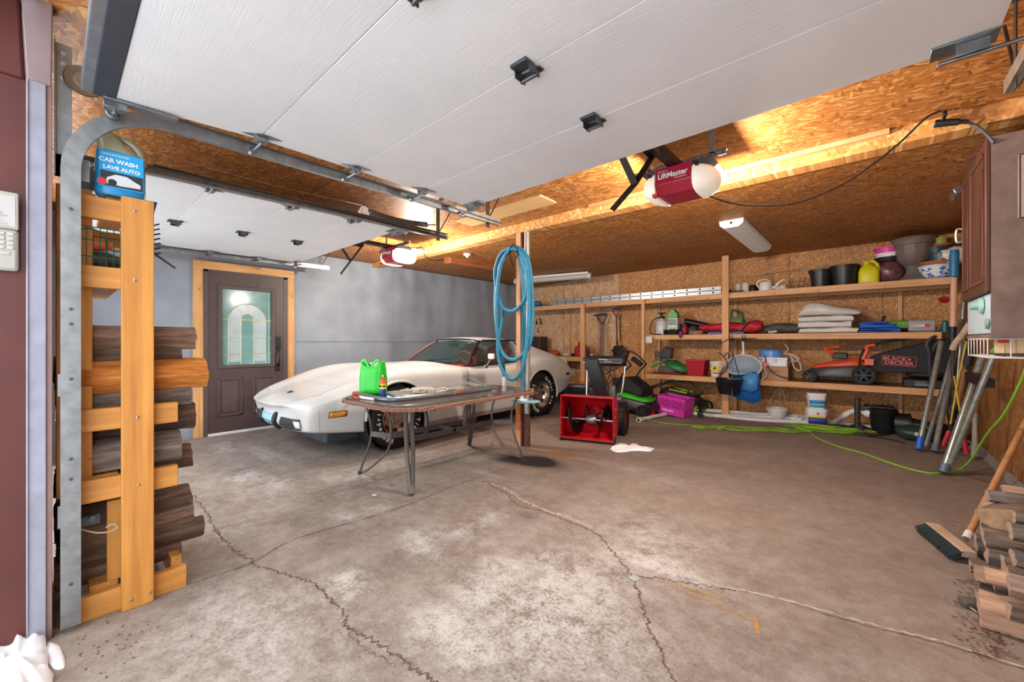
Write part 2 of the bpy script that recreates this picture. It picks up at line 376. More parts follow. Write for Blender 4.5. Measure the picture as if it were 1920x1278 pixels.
# back wall
xs=at(1161,600,Y=YB).x
struct(MB().bb((XL-.1,YB,0),(XR+.1,YB+.1,2.6)).build('wall_back',osb_b,smooth=False))
struct(MB().bb((XL,YB-.012,.5),(xs,YB-.001,2.6)).build('wall_back',osb_l,smooth=False))
for px in (1058,1480,1655): 
    x=at(px,600,Y=YB).x;line((x,YB-.015 if x<xs else YB-.002,0),(x,YB-.015 if x<xs else YB-.002,2.52),.005,seam,'wall_seam')
struct(MB().bb((XR,-.3,0),(XR+.1,YB,2.6)).build('wall_right',osb_r,smooth=False))
fm=M('#8c857e',.95,0,.3,30,.8,40);b=MB();b.grid(lambda u,v:Vector((XR-.004-.03*(1-v)-.012*noise.noise(Vector((u*60,v*4,0))),-.1+u*(YB+.1),v*.07)),160,3);struct(b.build('trim_2',fm,fix=False))
# front wall : pillar, header, ends
fw=M('#8f7a6a',.8,name='front_framing')
for a,c in (((-3.0,-.3,0),(-2.5,-.02,2.2)),((XL-.1,-.3,0),(-5.75,-.02,2.6)),((.5,-.3,0),(XR+.1,-.06,2.6)),((XL,-.3,2.46),(XR,-.075,2.56))):
    struct(MB().bb(a,c).build('wall_front',fw,smooth=False))
maroon=M('#54231f',.45,0,.12,5,.05,90,name='maroon_siding');lilac=M('#9696a6',.35,.1,.12,14,name='pale_metal_trim');pinkm=M('#8f706c',.5,0,.1)
XJ=-2.41
struct(MB().bb((XJ-.09,-.45,0),(XJ,-.066,2.165)).build('trim_3',maroon,bevel=.004))
b=MB();b.prism([(-.45,0),(-.072,0),(-.088,.38),(-.45,.38)],.09,frame((XJ-.09,0,2.165),(0,1,0),(.03,0,1)));struct(b.build('trim_3',maroon,bevel=.01))
struct(MB().bb((XJ-.03,-.066,0),(XJ+.004,-.02,2.17)).bb((XJ-.03,-.07,0),(XJ+.01,-.064,2.17)).build('trim_4',lilac,bevel=.002))
b=MB();b.prism([(-.068,0),(-.006,0),(-.002,.38),(-.086,.38)],.09,frame((XJ-.088,0,2.172),(0,1,0),(.03,0,1)));struct(b.build('trim_4',M('#8f7d80',.4,0,.15,6),bevel=.004))
struct(MB().bb((XJ-.03,-.021,0),(XJ-.004,-.004,2.17)).build('trim_5',pinkm,bevel=.002))
# beam
b=MB();b.bb((XL,3.46,2.39),(XR,3.60,2.51));struct(b.build('ceiling_beam',osb('osb_beam','#8a5426','#c98c4a','#f0c282','XZ',0,(20,60),60),smooth=False))
x0=at(1105,360,Y=3.44).x;x1=at(1668,262,Y=3.44).x
struct(MB().bb((x0,3.42,2.46),(x1,3.458,2.5)).build('ceiling_beam',wood('#b57a4c','#d59c6c','X',rough=.6),smooth=False,bevel=.002))
# plywood strip screwed to the ceiling
p=[at(838,410,Z=2.49),at(930,388,Z=2.49),at(1015,363,Z=2.49),at(1043,378,Z=2.49),at(960,400,Z=2.49),at(862,420,Z=2.49)]
b=MB();xa,xb=at(850,412,Z=2.49).x,at(1030,372,Z=2.49).x;ya=at(1030,370,Z=2.49).y
b.bb((xa,ya-.12,2.476),(xb,ya+.14,2.492));tag(b.build('plywood_strip',wood('#cf9f63','#e4bb84','X',knots=False),bevel=.002),'pale plywood strip screwed flat to the ceiling above the garage door tracks','board')
# entry door
DX=XL+.02
y0,y1=1.113,2.257
for nm,a,c,mt in (('trim_6',(XL,y0,0),(XL+.035,y0+.1,2.06),pineZ),('trim_6',(XL,y1-.09,0),(XL+.035,y1,2.06),pineZ),('trim_6',(XL,y0,2.06),(XL+.035,y1,2.165),pineY)):
    struct(MB().bb(a,c).build(nm,mt,bevel=.003))
brown=M('#4b3c3b',.45,0,.12,4,.08,120,name='dark_brown_paint');brownd=M('#544544',.5,0,.1)
struct(MB().bb((XL,y0+.1,0),(XL+.05,y0+.145,2.058)).bb((XL,y1-.15,0),(XL+.05,y1-.09,2.058)).bb((XL,y0+.1,2.03),(XL+.05,y1-.09,2.0585)).build('trim_7',brownd,bevel=.003))
struct(MB().bb((XL,y0+.14,0),(XL+.07,y1-.15,.03)).build('trim_8',M('#d5d8dc',.5),bevel=.004))
dr=thing('door_1',None,None,(DX,y0+.145,.03));struct(dr)
dw=y1-.15-(y0+.145);dh=2.0
# door slab with opening for the pane
gy0,gy1,gz0,gz1=.13,dw-.13,.83,1.82
b=MB()
b.bb((-.01,0,0),(.025,dw,gz0)).bb((-.01,0,gz1),(.025,dw,dh)).bb((-.01,0,gz0),(.025,gy0,gz1)).bb((-.01,gy1,gz0),(.025,dw,gz1));b.build('door_slab',brown,dr)
b=MB()
for a,c in (((.02,gy0-.03,gz0-.03),(.04,gy1+.03,gz0+.012)),((.02,gy0-.03,gz1-.012),(.04,gy1+.03,gz1+.03)),((.02,gy0-.03,gz0),(.04,gy0+.012,gz1)),((.02,gy1-.012,gz0),(.04,gy1+.03,gz1))):b.bb(a,c)
b.build('glazing_frame',brownd,dr,bevel=.006)
for pa in ((.1,dw/2-.06),(dw/2+.06,dw-.1)):
    b=MB();z0,z1=.2,.68
    for a,c in (((pa[0],z0),(pa[1],z0+.02)),((pa[0],z1-.02),(pa[1],z1)),((pa[0],z0),(pa[0]+.02,z1)),((pa[1]-.02,z0),(pa[1],z1))):b.bb((.02,a[0],a[1]),(.034,c[0],c[1]))
    b.bb((.02,pa[0]+.05,z0+.05),(.03,pa[1]-.05,z1-.05));b.build('raised_panel',brownd,dr,bevel=.004)
gm=M('#6f9c9c',.12,0,.15,3,name='pale_teal_glass');gm2=M('#a7b9be',.2,0,.1,6,name='frosted_glass')
MB().bb((-.005,gy0,gz0),(.006,gy1,gz1)).build('door_glass',gm,dr)
cy=(gy0+gy1)/2;hw=(gy1-gy0)*.36;ar=1.42
b=MB();b.prism([(cy-hw,gz0+.05),(cy+hw,gz0+.05)]+[(cy+hw*math.cos(a),ar+hw*math.sin(a)) for a in [PI*i/16 for i in range(17)]],.003,frame((.006,0,0),(0,1,0),(0,0,1)))
b.build('frosted_arch',gm2,dr)
b=MB();hi=hw*.34;b.prism([(cy-hi,gz0),(cy+hi,gz0)]+[(cy+hi*math.cos(a),ar+.0+hi*math.sin(a)) for a in [PI*i/12 for i in range(13)]],.002,frame((.0092,0,0),(0,1,0),(0,0,1)));b.build('centre_glass',gm,dr)
b=MB();br=M('#c9c09a',.3,.6,.1)
def cm(P): b.tube([(.012,p[0],p[1]) for p in P],.0045,6)
cm([(cy-hw,gz0)]+[(cy-hw*math.cos(a),ar+hw*math.sin(a)) for a in [PI*i/16 for i in range(17)]]+[(cy+hw,gz0)])
cm([(cy-hi,gz0)]+[(cy-hi*math.cos(a),ar+hi*math.sin(a)) for a in [PI*i/12 for i in range(13)]]+[(cy+hi,gz0)])
for z in (ar,1.19,.98): cm([(gy0,z),(gy1,z)])
for a in (55,90,125):
    a=math.radians(a);cm([(cy+hi*math.cos(a),ar+hi*math.sin(a)),(cy+hw*math.cos(a),ar+hw*math.sin(a))])
cm([(gy1-.04,gz0),(gy1-.04,gz1)])
b.build('leaded_cames',br,dr)
hk=M('#24262c',.4,.5,.1)
b=MB();yk=dw-.07;b.box((.035,yk,1.12),(.03,.065,.17));b.cyl((.045,yk,1.06),(.07,yk,1.06),.012);b.tube(spline([(.05,yk,1.02),(.085,yk,.97),(.085,yk,.86),(.05,yk,.8)],6),.011,8);b.box((.035,yk,.79),(.03,.05,.1));b.build('handle_set',hk,dr,bevel=.006)
# ---------------- overhead doors ----------------
def doorm():
    m,nt,b=nodes('embossed_white');p=coords(nt,(8,240,8));f=noise_t(nt,p,1,5,.6);q=noise_t(nt,coords(nt),1.4,3);q2=noise_t(nt,coords(nt),9,4)
    c=ramp(nt,q,[(.3,'#dcdee0'),(.7,'#e8e9ea')]);c=mixc(nt,mathn(nt,'MULTIPLY',ramp(nt,q2,[(.5,(0,0,0,1)),(.85,(1,1,1,1))]),.12),c,'#b5b8bb')
    nt.links.new(c,b.inputs['Base Color']);b.inputs['Roughness'].default_value=.6;bump(nt,b,f,.3,.005);return m
dm=doorm();seal=M('#30343c',.6,0,.2,8,name='rubber_seal');alu=M('#8f959b',.35,.7,.25,14,name='worn_aluminium')
JY=[.165,.68,1.17,1.65,2.12];JZ=[2.15,2.185,2.19,2.195,2.2]
def hinge_mid(root,x,i,s=1):
    y,z=JY[i],JZ[i];b=MB()
    b.box((x,y-.03*s,z-.006),(.075*s,.05*s,.012));b.box((x-.034*s,y,z-.02),(.006,.06*s,.034));b.box((x+.034*s,y,z-.02),(.006,.06*s,.034))
    b.cyl((x-.04*s,y+.012*s,z-.032),(x+.04*s,y+.012*s,z-.032),.008*s,n=10)
    b.box((x,y+.03*s,z-.004),(.09*s,.03,.006));b.build('hinge',blackm if 0 else M('#5b6066',.3,.8,.2,30),root,bevel=.002,world=True)
def odoor(nm,label,x0,x1):
    t=thing(nm,label,'garage door',((x0+x1)/2,1.15,2.15))
    for i in range(4):
        b=MB();y0,y1,z0,z1=JY[i]+.0015,JY[i+1]-.0015,JZ[i],JZ[i+1]
        V=[(x0,y0,z0),(x1,y0,z0),(x1,y1,z1),(x0,y1,z1),(x0,y0,z0+.045),(x1,y0,z0+.045),(x1,y1,z1+.045),(x0,y1,z1+.045)]
        b.add(V,[(0,3,2,1),(4,5,6,7),(0,1,5,4),(1,2,6,5),(2,3,7,6),(3,0,4,7)]);b.build('door_section',dm,t,world=True,bevel=.002)
    b=MB();b.bb((x0,.10,2.146),(x1,.166,2.19));b.build('bottom_seal',seal,t,world=True,bevel=.004)
    b=MB();b.bb((x0-.005,.07,2.15),(x1,.105,2.2));b.build('bottom_rail',alu,t,world=True,bevel=.004)
    xm=(x0+x1)/2
    for i in (1,2,3): hinge_mid(t,xm+.03,i)
    hw=M('#8b9297',.3,.85,.25,25,name='hinge_zinc')
    for sx,xe in ((1,x0),(-1,x1)):
        for i in (1,2,3):
            y,z=JY[i],JZ[i];b=MB()
            b.prism([(-.09,0),(0,-.03),(.09,0),(.0,.03)],.004,frame((xe+sx*.05,y,z-.002),(.25*sx,1,0),(1,-.25*sx,0)))
            b.box((xe+sx*.035,y,z-.016),(.05,.05,.03));b.cyl((xe+sx*.05,y,z-.035),(xe-sx*.10,y,z-.035),.007,n=10);b.cyl((xe-sx*.07,y,z-.035),(xe-sx*.095,y,z-.035),.022,n=16)
            b.build('roller_hinge',hw,t,world=True,bevel=.0015)
        b=MB();b.bb((xe+sx*-.01,.13,2.138),(xe+sx*.02,.45,2.152) if 0 else (xe+sx*.03,.36,2.148))
        b.bb((xe-sx*.03,.13,2.11),(xe+sx*.02,.2,2.15));b.cyl((xe+sx*.02,.165,2.125),(xe-sx*.085,.165,2.125),.012,n=10);b.cyl((xe-sx*.06,.165,2.125),(xe-sx*.08,.165,2.125),.024,n=16);b.cyl((xe-sx*.02,.165,2.1),(xe-sx*.02,.165,2.16),.008)
        b.build('bottom_bracket',hw,t,world=True,bevel=.0015)
        b=MB();b.bb((xe+sx*.0,2.04,2.19),(xe+sx*.16,2.13,2.196));b.cyl((xe+sx*.14,2.1,2.16),(xe-sx*.09,2.1,2.16),.007);b.cyl((xe-sx*.07,2.1,2.16),(xe-sx*.09,2.1,2.16),.022);b.bb((xe+sx*.02,2.06,2.15),(xe+sx*.1,2.065,2.19))
        b.build('top_roller_bracket',hw,t,world=True,bevel=.0015)
    return t
odoor('garage_door','large white sectional garage door raised overhead, nearest the camera and right of the log rack',-2.3,.32)
odoor('garage_door','white sectional garage door raised overhead above the white sports car',-5.6,-3.22)
# C-section tracks
def ctrack(nm,label,X,sx,hang=True,vert=True):
    t=thing(nm,label,'door track',(X,.04,0));cp=[(-.028,.0),(-.028,.024),(-.02,.03),(-.02,.026),(-.024,.022),(-.024,.003),(.024,.003),(.024,.022),(.02,.026),(.02,.03),(.028,.024),(.028,0)]
    prof=[(a,b*-sx) for a,b in cp]
    b=MB()
    if vert: b.tube([(X,.045,.03),(X,.045,1.86)],1,prof=prof,up=(0,-1,0));b.build('vertical_track',galv,t,world=True,ang=30)
    b=MB();cv=[Vector((X,.045+.3*(1-math.cos(a)),1.86+.3*math.sin(a))) for a in [PI/2*i/14 for i in range(15)]]
    V=[];n=len(prof)
    b.tube(cv,1,prof=prof,up=None if 0 else (0,-.7,.7)) if 0 else None
    for i,p in enumerate(cv):
        a=PI/2*i/14;u=Vector((0,-math.cos(a),math.sin(a)));w_=Vector((0,math.sin(a),math.cos(a))).cross(u);V+=[p+u*q[0]+w_*q[1] for q in prof]
    b.add(V,[(i*n+k,i*n+(k+1)%n,(i+1)*n+(k+1)%n,(i+1)*n+k) for i in range(14) for k in range(n)]);b.build('curved_track',galv,t,world=True,ang=30)
    b=MB();b.tube([(X,.345,2.16),(X,2.56,2.2)],1,prof=prof,up=(0,0,1));b.build('horizontal_track',galv,t,world=True,ang=30)
    b=MB();b.bb((X-sx*.012-.004,.38,2.188),(X-sx*.012+.03,2.56,2.192))
    b.build('stiffener',M('#6d7276',.4,.8),t,world=True)
    if hang:
        b=MB();hx=X-sx*.03;b.bb((hx-.02,2.43,2.14),(hx-.016,2.47,2.49));b.tube([(hx-.018,2.45,2.2),(hx-.018,2.62,2.48)],.006,6);b.bb((hx-.06,2.43,2.486),(hx+.03,2.47,2.49));b.build('hanger_strap',M('#4a4a4a',.4,.7),t,world=True)
    if vert:
        b=MB();
        for z in (.42,.95):
            b.bb((X-.045*sx-.004,.01,z),(X-.04*sx,.07,z+.09))
        b.build('track_bracket',galv,t,world=True)
        b=MB()
        for z in (.2,.62,.7,1.02,1.24,1.3,1.7): b.cyl((X+sx*.0005,.045,z),(X+sx*.006,.045,z),.006,n=8)
        b.build('bolt',M('#5a5d60',.4,.7),t,world=True)
    return t
ctrack('door_track','curved galvanised door track standing in front of the wooden log rack',-2.395,1)
ctrack('door_track','galvanised track on the right edge of the nearest raised garage door, top right corner',.405,-1)
t2=ctrack('door_track','galvanised horizontal track with a coil spring at its end, between the two garage doors',-3.13,-1,vert=False)
ctrack('door_track','galvanised track along the grey wall above the brown entry door',-5.68,1,vert=False)
# spring and sheave
b=MB();b.lathe([(.006,-.012),(.045,-.012),(.05,-.006),(.038,0),(.05,.006),(.045,.012),(.006,.012)],(-3.16,1.71,2.25),'X',20);b.bb((-3.15,1.69,2.2),(-3.145,1.74,2.27));b.build('sheave',steel,t2,world=True)
b=MB();P=[]
for i in range(60*8+1):
    a=2*PI*i/8;f=i/480;P.append((-3.16+.022*math.cos(a),1.75+.6*f,2.26+.02*f-.02*math.sin(PI*f)+.022*math.sin(a)))
b.tube(P,.0045,5);b.cyl((-3.16,2.35,2.28),(-3.16,2.45,2.3),.006);b.build('extension_spring',M('#7d8387',.35,.8,.2),t2,world=True)
o=MB().tube(spline([(-3.14,.3,2.28),(-3.15,1.0,2.27),(-3.16,1.7,2.3)],8),.002,5).build('lift_cable',steel);tag(o,'thin steel lift cable running above the track between the garage doors','cable')
# header side bits: angle iron, sheave behind left jamb
b=MB();p0=at(97,90,Y=.03);p1=at(125,300,Y=.03)
t=thing('flag_bracket','grey steel angle bracket bolted up behind the left door jamb','bracket',(-2.47,.02,1.8))
b=MB();b.bb((-2.47,.0,1.84),(-2.464,.05,2.38)).bb((-2.47,.0,1.84),(-2.464,.10,1.93)).bb((-2.47,.0,1.84),(-2.44,.004,2.38)).bb((-2.60,.06,1.84),(-2.594,.24,1.93));b.build('angle_plate',M('#8f9799',.4,.7,.2,12),t,world=True)
b=MB()
for z in (2.3,2.34,2.24,1.88): b.cyl((-2.464,.025,z),(-2.458,.025,z),.008,n=10)
b.build('bolt',steel,t,world=True)
t=thing('cable_sheave','round pressed steel cable pulley up behind the left door jamb','pulley',(-2.46,.1,2.25))
b=MB();b.lathe([(.004,-.012),(.03,-.012),(.034,-.003),(.058,-.008),(.062,0),(.058,.008),(.034,.003),(.03,.012),(.004,.012)],(-2.445,.085,2.25),'X',28);b.build('wheel',M('#8a8173',.35,.8,.2),t,world=True)
b=MB();b.cyl((-2.47,.085,2.25),(-2.425,.085,2.25),.012,n=10);b.build('axle_bolt',steel,t,world=True)
b=MB();b.bb((-2.462,.09,2.22),(-2.457,.3,2.26));b.build('strap',M('#6b6258',.5,.6),t,world=True)
# overhead openers
redm=M('#a8203a',.35,0,.06,name='opener_red');lens=M('#efe9d8',.3,0,.04,emit=.25,name='lamp_lens')
def opener(cx,cy,cz,label,warm,lens=lens):
    t=thing('garage_door_opener',label,'garage door opener',(cx,cy,cz-.08))
    b=MB();w2=.115
    b.prism([(-.15,.075),(-.155,-.03),(-.1,-.085),(.12,-.085),(.15,.075)],2*w2,frame((cx-w2,cy,cz),(0,1,0),(0,0,1)));b.build('motor_housing',redm,t,world=True,bevel=.006)
    b=MB();text_into(b,'LiftMaster',.045,frame((cx+.0,cy-.1565,cz+.018),(1,0,0),(0,-.04,1)),bold=.0012);text_into(b,'SECURITY+',.012,frame((cx-.06,cy-.1565,cz+.048),(1,0,0),(0,-.04,1)));text_into(b,'PROFESSIONAL',.011,frame((cx+.05,cy-.158,cz-.01),(1,0,0),(0,-.04,1)));b.build('lettering',white,t,world=True,smooth=False)
    for s in (-1,1):
        R=[];n=16
        for i,(dx,sc,sh) in enumerate(((0,1,0),(.02,.99,0),(.05,.9,0),(.085,.72,0),(.11,.45,0),(.122,.15,0))):
            ring=[]
            for k in range(n):
                a=2*PI*k/n;ca,sa=math.cos(a),math.sin(a);ex=2/3.2
                ring.append(Vector((cx+s*(w2+dx),cy-.0+.155*sc*math.copysign(abs(ca)**ex,ca),cz-.005+.088*sc*math.copysign(abs(sa)**ex,sa)-.01*sc)))
            R.append(ring)
        b=MB();b.loft(R);o=b.build('lamp_lens',lens,t,world=True,ang=60)
        b=MB();b.cyl((cx+s*(w2+.03),cy-.146,cz+.045),(cx+s*(w2+.03),cy-.156,cz+.045),.014,n=12);b.build('lens_screw',black,t,world=True)
    b=MB();b.bb((cx-.035,.3,cz+.075),(cx+.035,cy-.02,cz+.11));b.bb((cx-.012,.3,cz+.11),(cx+.012,cy-.02,cz+.12));b.build('drive_rail',blackm,t,world=True)
    b=MB();b.bb((cx-.05,1.98,cz+.06),(cx+.05,2.16,cz+.09));b.bb((cx-.03,2.2,cz+.03),(cx+.03,2.3,cz+.13));b.build('trolley',blackm,t,world=True,bevel=.003)
    xa=cx-.02
    b=MB();prof=[(-.02,-.004),(.02,-.004),(.02,.004),(-.02,.004)]
    a0=Vector((xa-.1,2.11,cz+.02));j=Vector((xa-.06,2.2,cz-.13));e=Vector((xa-.17,2.14,cz-.27));k=Vector((xa,2.3,cz+.04))
    b.tube([a0,j],1,prof=prof,up=(1,0,0));b.tube([k,j,e],1,prof=prof,up=(1,0,0));b.build('door_arm',M('#2a1d16',.4,.4),t,world=True,bevel=.001)
    b=MB();b.box(a0+Vector((0,0,.01)),(.07,.05,.05));b.build('arm_bracket',blackm,t,world=True,bevel=.004)
    b=MB();b.bb((cx-.32,cy-.04,cz+.10),(cx+.28,cy-.037,cz+.135));b.bb((cx-.32,cy-.04,cz+.132),(cx+.28,cy-.01,cz+.135))
    for sx in (-.2,.2):b.bb((cx+sx-.015,cy-.04,cz+.1),(cx+sx+.015,cy-.036,ceil_z(cx,cy)-.003))
    b.build('hanger_angle',galv,t,world=True)
    b=MB()
    for i in range(15): b.cyl((cx-.3+.04*i,cy-.041,cz+.117),(cx-.3+.04*i,cy-.043,cz+.117),.006,n=8)
    b.build('punched_hole',M('#4a4037',.8),t,world=True)
    b=MB();P=spline([(cx-.05,2.28,cz+.06),(cx-.09,2.4,cz+.0),(cx-.1,cy-.17,cz+.03),(cx-.1,cy-.17,cz-.12)],6);b.tube(P,.003,5);b.box((cx-.1,cy-.17,cz-.1),(.03,.03,.02));b.build('release_cord',M('#c8383e',.5),t,world=True)
    b=MB();b.bb((cx-.22,cy-.12,cz+.076),(cx+.22,cy+.30,cz+.082));b.build('bulb_shield_plate',M('#4a4a4c',.5,.4),t,world=True)  # unseen plate added over the bulbs to keep their light off the ceiling
    for s in (-1,1):
        lamp((cx+s*.15,cy+.19,cz-.03),warm,(1,.90,.79),.03)
    return t
opener(-.93,2.72,2.2,'red motor garage door opener with cream lamp lenses on the near ceiling, large white lettering',58)
opener(-4.28,2.76,2.2,'smaller looking red garage door opener with glowing lens above the white sports car',52,M('#f3ead6',.3,0,.04,emit=1.1))
# ceiling lights
o=thing('strip_light','white wraparound ceiling light, switched off, right of the near garage door opener','ceiling light',(-1.15,5.75,2.44))
b=MB();b.prism([(-.12,.07),(-.115,.02),(-.07,-.015),(.07,-.015),(.115,.02),(.12,.07)],1.66,frame((-1.15,4.93,2.445),(1,0,0),(0,0,1)) @ Matrix.Rotation(0,4,'X'));
b=MB();poly=[(-.12,.07),(-.115,.02),(-.07,-.015),(.07,-.015),(.115,.02),(.12,.07)]
b.loft([[Vector((-1.15+x,y,2.44+z)) for x,z in poly] for y in (4.95,6.55)]);b.build('diffuser',M('#c9c6c2',.35,0,.04,emit=.12),o,world=True,bevel=.003)  # faint emission put on the diffuser although the lamp is off
b=MB()
for y in (4.94,6.55): b.loft([[Vector((-1.15+x*1.03,yy,2.44+z*1.05)) for x,z in poly] for yy in (y,y+.02)])
b.build('end_cap',M('#e9e7e3',.4,0,.03),o,world=True,bevel=.003)
MB().cyl((-1.15,4.938,2.475),(-1.15,4.93,2.475),.012,n=10).build('cap_screw',black,o,world=True)
a=at(965,528,Z=2.43);c=at(1103,517,Z=2.43)
o=thing('strip_light','long slim grey tube light on the far ceiling above the ladder','ceiling light',(a+c)/2)
MB().cyl(a,c,.055,n=12).build('tube_cover',M('#b9b9b9',.3,0,.05),o,world=True)
d=(c-a).normalized();b=MB();b.cyl(c,c+d*.06,.06,n=12);b.build('end_cap',M('#d4d2ce',.4),o,world=True)
MB().box((a+c)/2+Vector((0,0,.055)),((c-a).length,.06,.05),R=math.atan2(d.y,d.x)).build('tube_base',white,o,world=True)
# cords on ceiling
dark=M('#2b2220',.6,0,.1,name='dark_cord')
cord=spline([at(1322,364,Y=2.8),at(1370,380,Y=2.95),at(1430,385,Y=3.05),at(1500,378,Y=3.12),at(1580,345,Y=3.2),at(1640,305,Y=3.25),at(1690,265,Y=3.3),at(1735,222,Y=3.33),at(1765,207,Y=3.36)],8)
tag(MB().tube(cord,.006,7).build('power_cord',dark),'dark power cord swagging under the ceiling from the near opener to the hook','cord')
t=thing('cord_connector','black cord end plugged together beside the ceiling hook','plug',at(1790,232,Y=3.4))
a=at(1752,232,Y=3.42);c=at(1800,228,Y=3.42);MB().cyl(a,c,.022,.018,n=12).build('connector_body',black,t,world=True,bevel=.003)
MB().cyl(c,at(1815,228,Y=3.42),.012,n=10).build('strain_relief',black,t,world=True)
P=spline([at(1768,225,Y=3.4),at(1772,212,Y=3.38),at(1765,203,Y=3.4),at(1775,196,Y=3.44)],6);b=MB();b.tube(P,.01,8);b.box(at(1772,202,Y=3.44),(.05,.02,.03));tag(b.build('ceiling_hook',blackm),'black hook screwed to the ceiling beam holding the cord','hook')
P=spline([at(1812,228,Y=3.42),at(1830,236,Y=3.45),at(1848,250,Y=3.4),at(1864,268,Y=3.36)],6);tag(MB().tube(P,.008,7).build('power_cord',M('#4c5663',.6)),'blue-grey cord from the black connector down behind the wall cabinet','cord')
P=spline([at(770,468,Y=2.9),at(792,464,Y=3.2),at(797,480,Y=3.44),at(812,488,Y=3.75),at(838,486,Y=4.2),at(866,488,Y=4.6),at(878,478,Y=4.9)],6)
tag(MB().tube(P,.006,6).build('power_cord',dark),'dark cord looping from the far opener over the beam to the ceiling socket','cord')
p=at(876,476,Z=2.49);t=thing('ceiling_socket','small white lamp socket on the ceiling behind the beam','socket',p);MB().lathe([(0,0),(.06,0),(.055,-.02),(.03,-.03),(0,-.03)],(0,0,0),n=16).build('base_plate',white,t)
MB().cyl((0,0,-.03),(0,0,-.055),.02).build('bulb_holder',white,t)
a=at(812,486,Z=2.44);c=at(870,492,Z=2.44);b=MB();b.bb((a.x,4.1,2.4),(c.x,5.1,2.5));tag(b.build('wood_block',wood('#6b3f1e','#a8683a','Y'),bevel=.003),'short dark timber block fixed to the ceiling behind the beam','board')
# chrome shop light behind cabinet
p=at(1806,322,X=.55)
t=thing('shop_light','chrome framed work light on the ceiling beside the wall cabinet','light',(.55,4.4,2.2))
b=MB();b.prism([(-.13,-.06),(.1,-.06),(.13,.06),(-.1,.06)],.05,frame((.50,4.45,2.3),(0,1,0),(1,0,.35)));b.build('reflector_housing',M('#9a9da0',.25,.8),t,world=True,bevel=.008)
b=MB();b.prism([(-.1,-.04),(.08,-.04),(.1,.04),(-.08,.04)],.004,frame((.495,4.45,2.295),(0,1,0),(1,0,.35)));b.build('lens_glass',M('#4f4d4c',.15),t,world=True)
MB().bb((.53,4.4,2.32),(.56,4.43,2.52)).build('stem',steel,t,world=True)
# keypad on the jamb
kx=XJ+.0;kp=M('#a9a69c',.45,0,.04,name='aged_white_plastic')
t=thing('door_keypad','white garage door keypad with its cover flipped up on the maroon jamb','keypad',(kx,-.14,1.43))
b=MB();b.bb((kx,-.19,1.432),(kx+.028,-.087,1.585));b.build('keypad_body',kp,t,world=True,bevel=.01)
b=MB();b.box((kx+.03,-.139,1.652),(.008,.105,.135),R=rot('Y',7));b.build('flip_cover',kp,t,world=True,bevel=.004)
b=MB();b.box((kx+.0348,-.139,1.65),(.001,.088,.11),R=rot('Y',7));b.build('instruction_card',M('#bdbbb8',.6),t,world=True)
b=MB()
for i in range(10): b.box((kx+.0358-.0013*(i-5),-.141-.006*(i%3),1.60+.0105*i),(.0006,.06-.012*(i%3),.002))
b.build('card_text',M('#8e8e8c',.6),t,world=True)
for r in range(4):
    for c in range(3):
        b=MB();b.box((kx+.029,-.148+.021*c,1.567-.017*r),(.006,.016,.011));b.build('key',M('#b5b3ab',.4),t,world=True,bevel=.002)
b=MB();b.box((kx+.029,-.127,1.495),(.005,.04,.011));b.build('enter_key',M('#b5b3ab',.4),t,world=True,bevel=.002)
# ---------------- log rack at left ----------------
RX=-2.44
def board(p0,p1,w_,h,ax,mat,par,nm,bev=.003): # box from min to max
    return MB().bb(p0,p1).build(nm,mat,par,world=True,bevel=bev)
t=thing('firewood_rack','tall pine firewood rack with bolted uprights left of the opening','rack',(-2.62,.25,0))
# front face at X=RX (towards +X)
yu0=at(228,700,X=RX+.02).y;yu1=at(289,700,X=RX+.02).y
MB().bb((RX-.02,yu0,.0),(RX+.02,yu1,1.80)).build('upright',rackZ,t,world=True,bevel=.003)
yb0=at(94,600,X=RX-.06).y;yb1=at(133,600,X=RX-.06).y
MB().bb((RX-.1,.005,.52),(RX-.06,.11,1.82)).build('upright',rackZ,t,world=True,bevel=.003)
def rail(pyT,pyB,px,y0,y1,nm='side_rail',x=RX-.02,th=.04,mt=None):
    a=at(px,pyT,X=x);c=at(px,pyB,X=x);return MB().bb((x-th,y0,c.z),(x,y1,a.z)).build(nm,mt or rackY,t,world=True,bevel=.003)
yr=at(334,760,X=RX-.02).y
rail(372,412,200,.02,yu1);rail(500,540,200,.02,yu1)
rail(765,806,200,.05,yr);rail(895,937,200,.05,yr)
rail(1108,1152,200,.05,at(350,1090,X=RX-.02).y)
ym=at(212,1000,X=RX-.03)
y0,y1=at(201,1000,X=RX-.05).y,at(228,1000,X=RX-.05).y
MB().bb((RX-.09,y0,.12),(RX-.06,y1,at(215,937,X=RX-.06).z)).build('short_upright',rackZ,t,world=True,bevel=.003)
MB().bb((RX-.68,.03,1.78),(RX-.0601,.12,1.805)).build('top_slat',rackX,t,world=True,bevel=.003);MB().bb((RX-.68,.15,1.78),(RX-.0601,.24,1.805)).build('top_slat',rackX,t,world=True,bevel=.003)
for z in (1.42,.86,.57,.1):
    MB().bb((RX-.68,.1,z-.02),(RX-.061,.19,z+.02)).build('cross_slat',rackX,t,world=True,bevel=.003)
MB().bb((RX-.68,.37,.04),(RX-.06,.41,.14)).build('cross_slat',rackX,t,world=True,bevel=.003)
for x in (RX-.68,):
    for y in (.03,.26):
        MB().bb((x,y,0),(x+.04,y+.08,1.8)).build('rear_upright',rackZ,t,world=True,bevel=.003)
MB().bb((RX-.68,.02,1.68),(RX-.64,.36,1.76)).build('rear_rail',rackY,t,world=True,bevel=.003)
for px,py in ((253,395),(253,525),(258,782),(260,909),(247,1124),(282,1110)):
    p=at(px,py,X=RX+.02);MB().sph(p,.007,8,sq=(.6,1,1)).build('bolt_head',steel,t,world=True)
